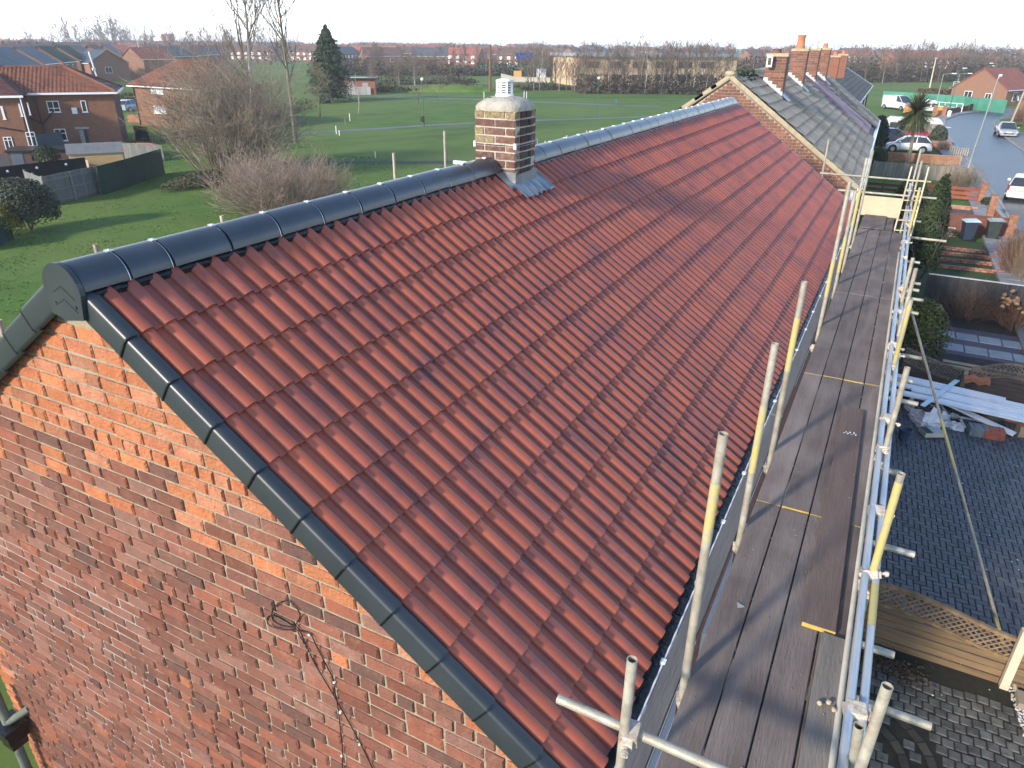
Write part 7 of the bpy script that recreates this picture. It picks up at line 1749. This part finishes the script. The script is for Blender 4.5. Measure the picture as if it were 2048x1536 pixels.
def under(name, p0, p1, n, h, dep, m, label, seed, size=.35):
    g = np.random.default_rng(seed); a, b = np.array(G(*p0)), np.array(G(*p1)); t_ = g.random(n)[:,None]; P = a*(1-t_)+b*t_; d = (b-a)/np.linalg.norm(b-a); nn = np.array([-d[1],d[0],0]); 
    if nn@(a-np.array(CAM)) < 0: nn = -nn
    P = P+nn*(g.random(n)[:,None])*dep; P[:,2] = ZG+g.random(n)**1.4*h*(1+.5*np.sin(P[:,0]*.5)); u = g.normal(0,1,(n,3)); u[:,2] *= .8; u /= np.linalg.norm(u,axis=1,keepdims=True); w_ = np.cross(u, g.normal(0,1,(n,3))); w_ /= np.linalg.norm(w_,axis=1,keepdims=True); s_ = size*g.uniform(.5,1.5,n)[:,None]
    stuff(name, np_mesh(name, np.stack([P-u*s_,P+w_*s_*.35,P+u*s_,P-w_*s_*.35],1), 4, [(0,1,2,3)]), m, None, label, 'undergrowth')
M_ug = mat('undergrowth_dark', [(.030,.030,.020),(.065,.055,.038),(.11,.085,.055)], scale=.4, rough=.97, rand=.35)
under('undergrowth', (1160,188), (1475,190), 9000, 2.3, 12, M_ug, 'dark undergrowth along the edge of the school wood', 1)
under('undergrowth', (1480,168), (2100,163), 15000, 4.2, 24, M_ug, 'dark undergrowth of the wood behind the street end', 2, .55)
under('undergrowth', (740,185), (1160,180), 3500, 1.1, 3, M_ug, 'rough hedge line across the far side of the park', 3, .3)
under('undergrowth', (645,151), (1160,153), 12000, 3.0, 10, M_ug, 'hedges and scrub along the gardens beyond the park', 6, .45)
under('undergrowth', (745,172), (960,166), 2500, 1.6, 6, M_ug, 'scrubby bushes on the slope beyond the grass mound', 7, .3)
under('undergrowth', (380,290), (640,215), 2500, 1.0, 4, M_ug, 'rough growth under the trees at the park edge', 4, .15)
# ================================================================== far houses
gh = 0
def far_row(spots, label, group, **k):
    for px, py, mw, mr in spots:
        p = G(px, py, ZG+k['eh']-.1); gable_house(label(px), (p.x, p.y+k['wd']/2, ZG), k.get('rz',0), k['ln'], k['wd'], k['eh'], k['rh'], mw, mr, chim=k.get('chim',False), hip=k.get('hip',0), group=group, wins=(('f',k['ln']*.28,2.9,1.4,1.1),('f',k['ln']*.72,2.9,1.4,1.1),('f',k['ln']*.28,.8,1.6,1.2)), detail=k.get('detail',True))
M_glf = M_w_or
row1 = [(48,133,M_glf,M_r_gr),(91,127,M_glf,M_r_gr),(129,123.5,M_glf,M_r_gn),(161,119.5,M_glf,M_r_gn),(185,116.5,M_w_br,M_r_gr),(217,114.5,M_glf,M_r_br),(243,112,M_w_br,M_r_gr),(10,139,M_glf,M_r_gr)]
for i, (px, py, mw, mr) in enumerate(row1):
    p = G(px, py, ZG+4.5); rz_ = math.radians(43); off_ = Matrix.Rotation(rz_,4,'Z') @ Vector((0,4.4,0))
    gable_house('far semi with bright gable and dark roof, %s in the left row' % ('second from the left','third from the left','fourth','fifth','sixth','seventh','furthest right','leftmost')[i], (p.x+off_.x, p.y+off_.y, ZG), rz_, 9.5, 8.4, 4.5, 7.3, mw, mr, chim=False, wins=(('f',2.2,2.6,1.6,1.3),('f',6.8,2.6,1.6,1.3),('l',.5,2.4,.9,1.2)))
p = G(225,163); gable_house('brick house whose wide gable with one white window faces the camera', (p.x+1.5,p.y+2,ZG), math.radians(80), 9, 8.8, 3.9, 6.5, M_w_or, M_r_gr, chim=False, wins=(('l',.4,1.7,1.5,1.3),))
for i, (px, py, mr) in enumerate(((285,118,M_r_red),(310,113,M_r_gr),(345,112,M_r_gr),(372,110,M_r_br),(398,109,M_r_gr))):
    p = G(px, py, ZG+4.5); gable_house('far dark roofed semi, %s' % ('first after the wide gable','second after the wide gable','third after the wide gable','fourth after the wide gable','fifth after the wide gable')[i], (p.x,p.y+4,ZG), 0, 9, 8.4, 4.5, 7.0, M_w_or, mr, chim=False)
for i, (px, py) in enumerate(((20,101),(110,99),(140,98),(60,100),(175,97.5))):
    p = G(px, py, ZG+4.5); gable_house('brown roofed house on the left skyline behind the stepped row', (p.x,p.y,ZG), math.radians(-8), 16, 9, 4.6, 7.6, M_w_br, M_r_br, chim=False, group='left skyline houses')
tw_ = thing('brick_tower', 'square pinkish brick tower on the left skyline', 'tower', G(341,101)); q = MB(); q.prism([(-4.4,-4.4,0),(4.4,-4.4,0),(4.4,4.4,0),(-4.4,4.4,0)], (0,0,15)); q.box(-4.4,4.4,-4.4,4.4,15,15.6); obj('wall', q, mat('tower_brick', [(.36,.17,.15),(.44,.23,.20)], scale=.3), tw_)
for k in range(5): q = MB(); q.box(4.4,4.5,-1.5,1.5,1.5+k*2.7,3.3+k*2.7); q.box(-1.2,1.2,-4.5,-4.4,11.8,13.8) if k == 4 else None; obj('louvre', q, M_r_br, tw_)
for i, (px, py, h) in enumerate(((8,118,5),(84,101,9),(145,100,9),(190,100,8),(282,112,9))):
    b_ = G(px+2, py+14); q = MB(); q.tube((0,0,0),(-.1,.3,h),.07,n=6); q.box(-.3,.3,-.1,.1,h,h+.2); single('lamp_column', q, M_upvc, 'thin pale lamp column among the far left roofs', 'lamp post', b_, 0, 'pale lamp columns at the left')
q = MB(); q.tube((0,0,0),(-.3,.7,6.2),.16,n=8); q.box(-.6,.1,.15,.45,2.4,2.9); single('white_pole', q, M_upvc, 'stout leaning white pole behind the orange hip roof', 'pole', G(197,164))
mid = [(655,141,M_r_gr,10,1),(668,119,M_r_or,12,0),(690,118,M_r_or,12,0),(715,118,M_r_or,14,1),(765,122,M_r_or,16,1),(800,127,M_r_br,12,1),(830,126,M_r_br,11,1),(752,139,M_r_br,14,0),(850,138,M_r_gr,13,0),(895,128,M_r_br,12,1),(955,129,M_r_br,14,1),(860,113,M_r_red,14,0),(905,110,M_r_red,13,0),(930,112,M_r_red,16,0),(985,120,M_r_red,12,0),(1018,124,M_r_br,17,1),(700,110,M_r_red,14,0),(745,109,M_r_red,14,0),(790,109,M_r_red,14,0),(1060,117,M_r_red,15,0),(1100,122,M_r_br,16,1),(1130,114,M_r_red,15,0)]
nm_ = ['orange','red','brown','slate']
for i, (px, py, mr, ln, hp) in enumerate(mid):
    p = G(px, py); col = {M_r_or:'orange',M_r_red:'red',M_r_br:'brown',M_r_gr:'slate grey'}[mr]
    gable_house('far %s roofed house across the park, %s' % (col, 'hip ended' if hp else 'gable ended'), (p.x-2,p.y+4,ZG), math.radians((-58,-40,-52,-35)[i%4]), ln, 8, 4.5, 7.2, (M_w_rd,M_w_or,M_w_br)[i%3], mr, chim=.3, hip=3.2 if hp else 0, group='%s roofed %s houses across the park' % (col, 'hipped' if hp else 'gabled'), wins=(('f',ln*.25,2.6,1.6,1.2),('f',ln*.7,2.6,1.6,1.2),('f',ln*.25,.7,1.7,1.3),('l',0,2.6,1.3,1.2)))
p = G(1030,104); q = MB()
so = thing('solar_panels', 'blue solar panels on a brown hip roof far across the park', 'solar panel', G(1022,113,ZG+5.6), math.radians(-50))
for i in range(4):
    for j in range(2): q = MB(); q.prism([(i*1.15,-.9*j-5.2,.9-j*.75),(i*1.15+1.05,-.9*j-5.2,.9-j*.75),(i*1.15+1.05,-.9*j-6.0,.25-j*.75),(i*1.15,-.9*j-6.0,.25-j*.75)], (0,0,.05)); obj('panel', q, mat('solar_blue', [(.02,.04,.16),(.03,.06,.22)], rough=.2), so)
rf2 = random.Random(31); SP = []
for i in range(150):                                                # sea of roofs towards the horizon
    az = rf2.uniform(-.62,.62); dist = rf2.uniform(300,950)**1.0
    a_ = YAW-az; px = math.tan(az)
    SP.append((CAM.x+math.cos(a_)*dist, CAM.y+math.sin(a_)*dist, dist))
fm = {}
for i in range(8):
    ln = (14,20,12,26,17,22,15,30)[i]; q = MB(); q.box(0,ln,-4.2,4.2,0,4.6); q.prism([(0,-4.2,4.6),(0,4.2,4.6),(0,0,7.0)], (ln,0,0)); w_ = q.mesh('wall'); w_.materials.append((M_w_rd,M_w_or,M_w_br)[i%3]); q = MB()
    for sd in (-1,1): q.prism([(-.2,0,7.15),(ln+.2,0,7.15),(ln+.2,sd*4.5,4.4),(-.2,sd*4.5,4.4)], (0,0,-.1))
    for k in range(int(ln/7)): q.box(3+k*7,3.9+k*7,-.3,.3,6.9,8.0)
    r_ = q.mesh('roof'); r_.materials.append((M_r_red,M_r_or,M_r_br,M_r_red,M_r_br,M_r_gr,M_r_red,M_r_br)[i]); q = MB()
    for k in range(int(ln/3.5)): q.box(1+k*3.5,2.4+k*3.5,-4.26,-4.2,2.7,3.9); q.box(1+k*3.5,2.4+k*3.5,-4.26,-4.2,.7,1.9)
    g_ = q.mesh('window'); g_.materials.append(M_upvc); fm[i] = (w_, r_, g_)
for i, (x, y, d) in enumerate(SP):
    t = thing('house', 'tiny %s roofed house lost in the sea of roofs on the horizon' % ('red','orange','brown','red','brown','slate','red','brown')[i%8], 'house', (x,y,ZG+max(0,d-420)*.004), rf2.uniform(-1.4,.3), 'tiny %s roofed houses towards the horizon' % ('red','orange','brown','red','brown','slate','red','brown')[i%8])
    for m_, n_ in zip(fm[i%8], ('wall','roof','window')): obj(n_, m_, None, t)
# distant tree masses, far beyond what can be told apart
g = np.random.default_rng(8); n = 60000; az = g.uniform(-.66,.66,n); dist = g.uniform(330,1000,n)**1.0; a_ = YAW-az
cl = np.sin(az*37)+np.sin(az*83+dist*.02)+np.sin(dist*.05); k = cl > -.1; az, dist, a_ = az[k], dist[k], a_[k]; n = len(az)
P = np.stack([CAM.x+np.cos(a_)*dist, CAM.y+np.sin(a_)*dist, ZG+np.maximum(0,dist-420)*.004+g.random(n)*(4.5+2.5*np.sin(az*60)+.002*dist)],1); u = g.normal(0,1,(n,3)); u /= np.linalg.norm(u,axis=1,keepdims=True); w_ = np.cross(u, g.normal(0,1,(n,3))); w_ /= np.linalg.norm(w_,axis=1,keepdims=True); s_ = g.uniform(.5,1.3,n)[:,None]
stuff('treeline', np_mesh('treeline', np.stack([P-u*s_,P+w_*s_*.4,P+u*s_,P-w_*s_*.4],1), 4, [(0,1,2,3)]), mat('treeline_brown', [(.06,.05,.04),(.11,.088,.07)], scale=.05, rough=.98, rand=.3), None, 'brown winter treetops mingled with the roofs on the horizon', 'trees')
# ================================================================== winter haze
q = MB(); q.box(-1000,4300,-2700,3500,ZG-1.0,14.0)
hz_ = obj('haze', q); hz_['kind'] = 'stuff'; hz_.display_type = 'WIRE'
hm = bpy.data.materials.new('haze'); hm.use_nodes = True; n, l = hm.node_tree.nodes, hm.node_tree.links; n.clear()
o_ = n.new('ShaderNodeOutputMaterial'); v_ = n.new('ShaderNodeVolumePrincipled'); v_.inputs['Color'].default_value = (.90,.93,.97,1); v_.inputs['Density'].default_value = .00045; v_.inputs['Anisotropy'].default_value = .2
l.new(v_.outputs[0], o_.inputs['Volume']); hz_.data.materials.append(hm)
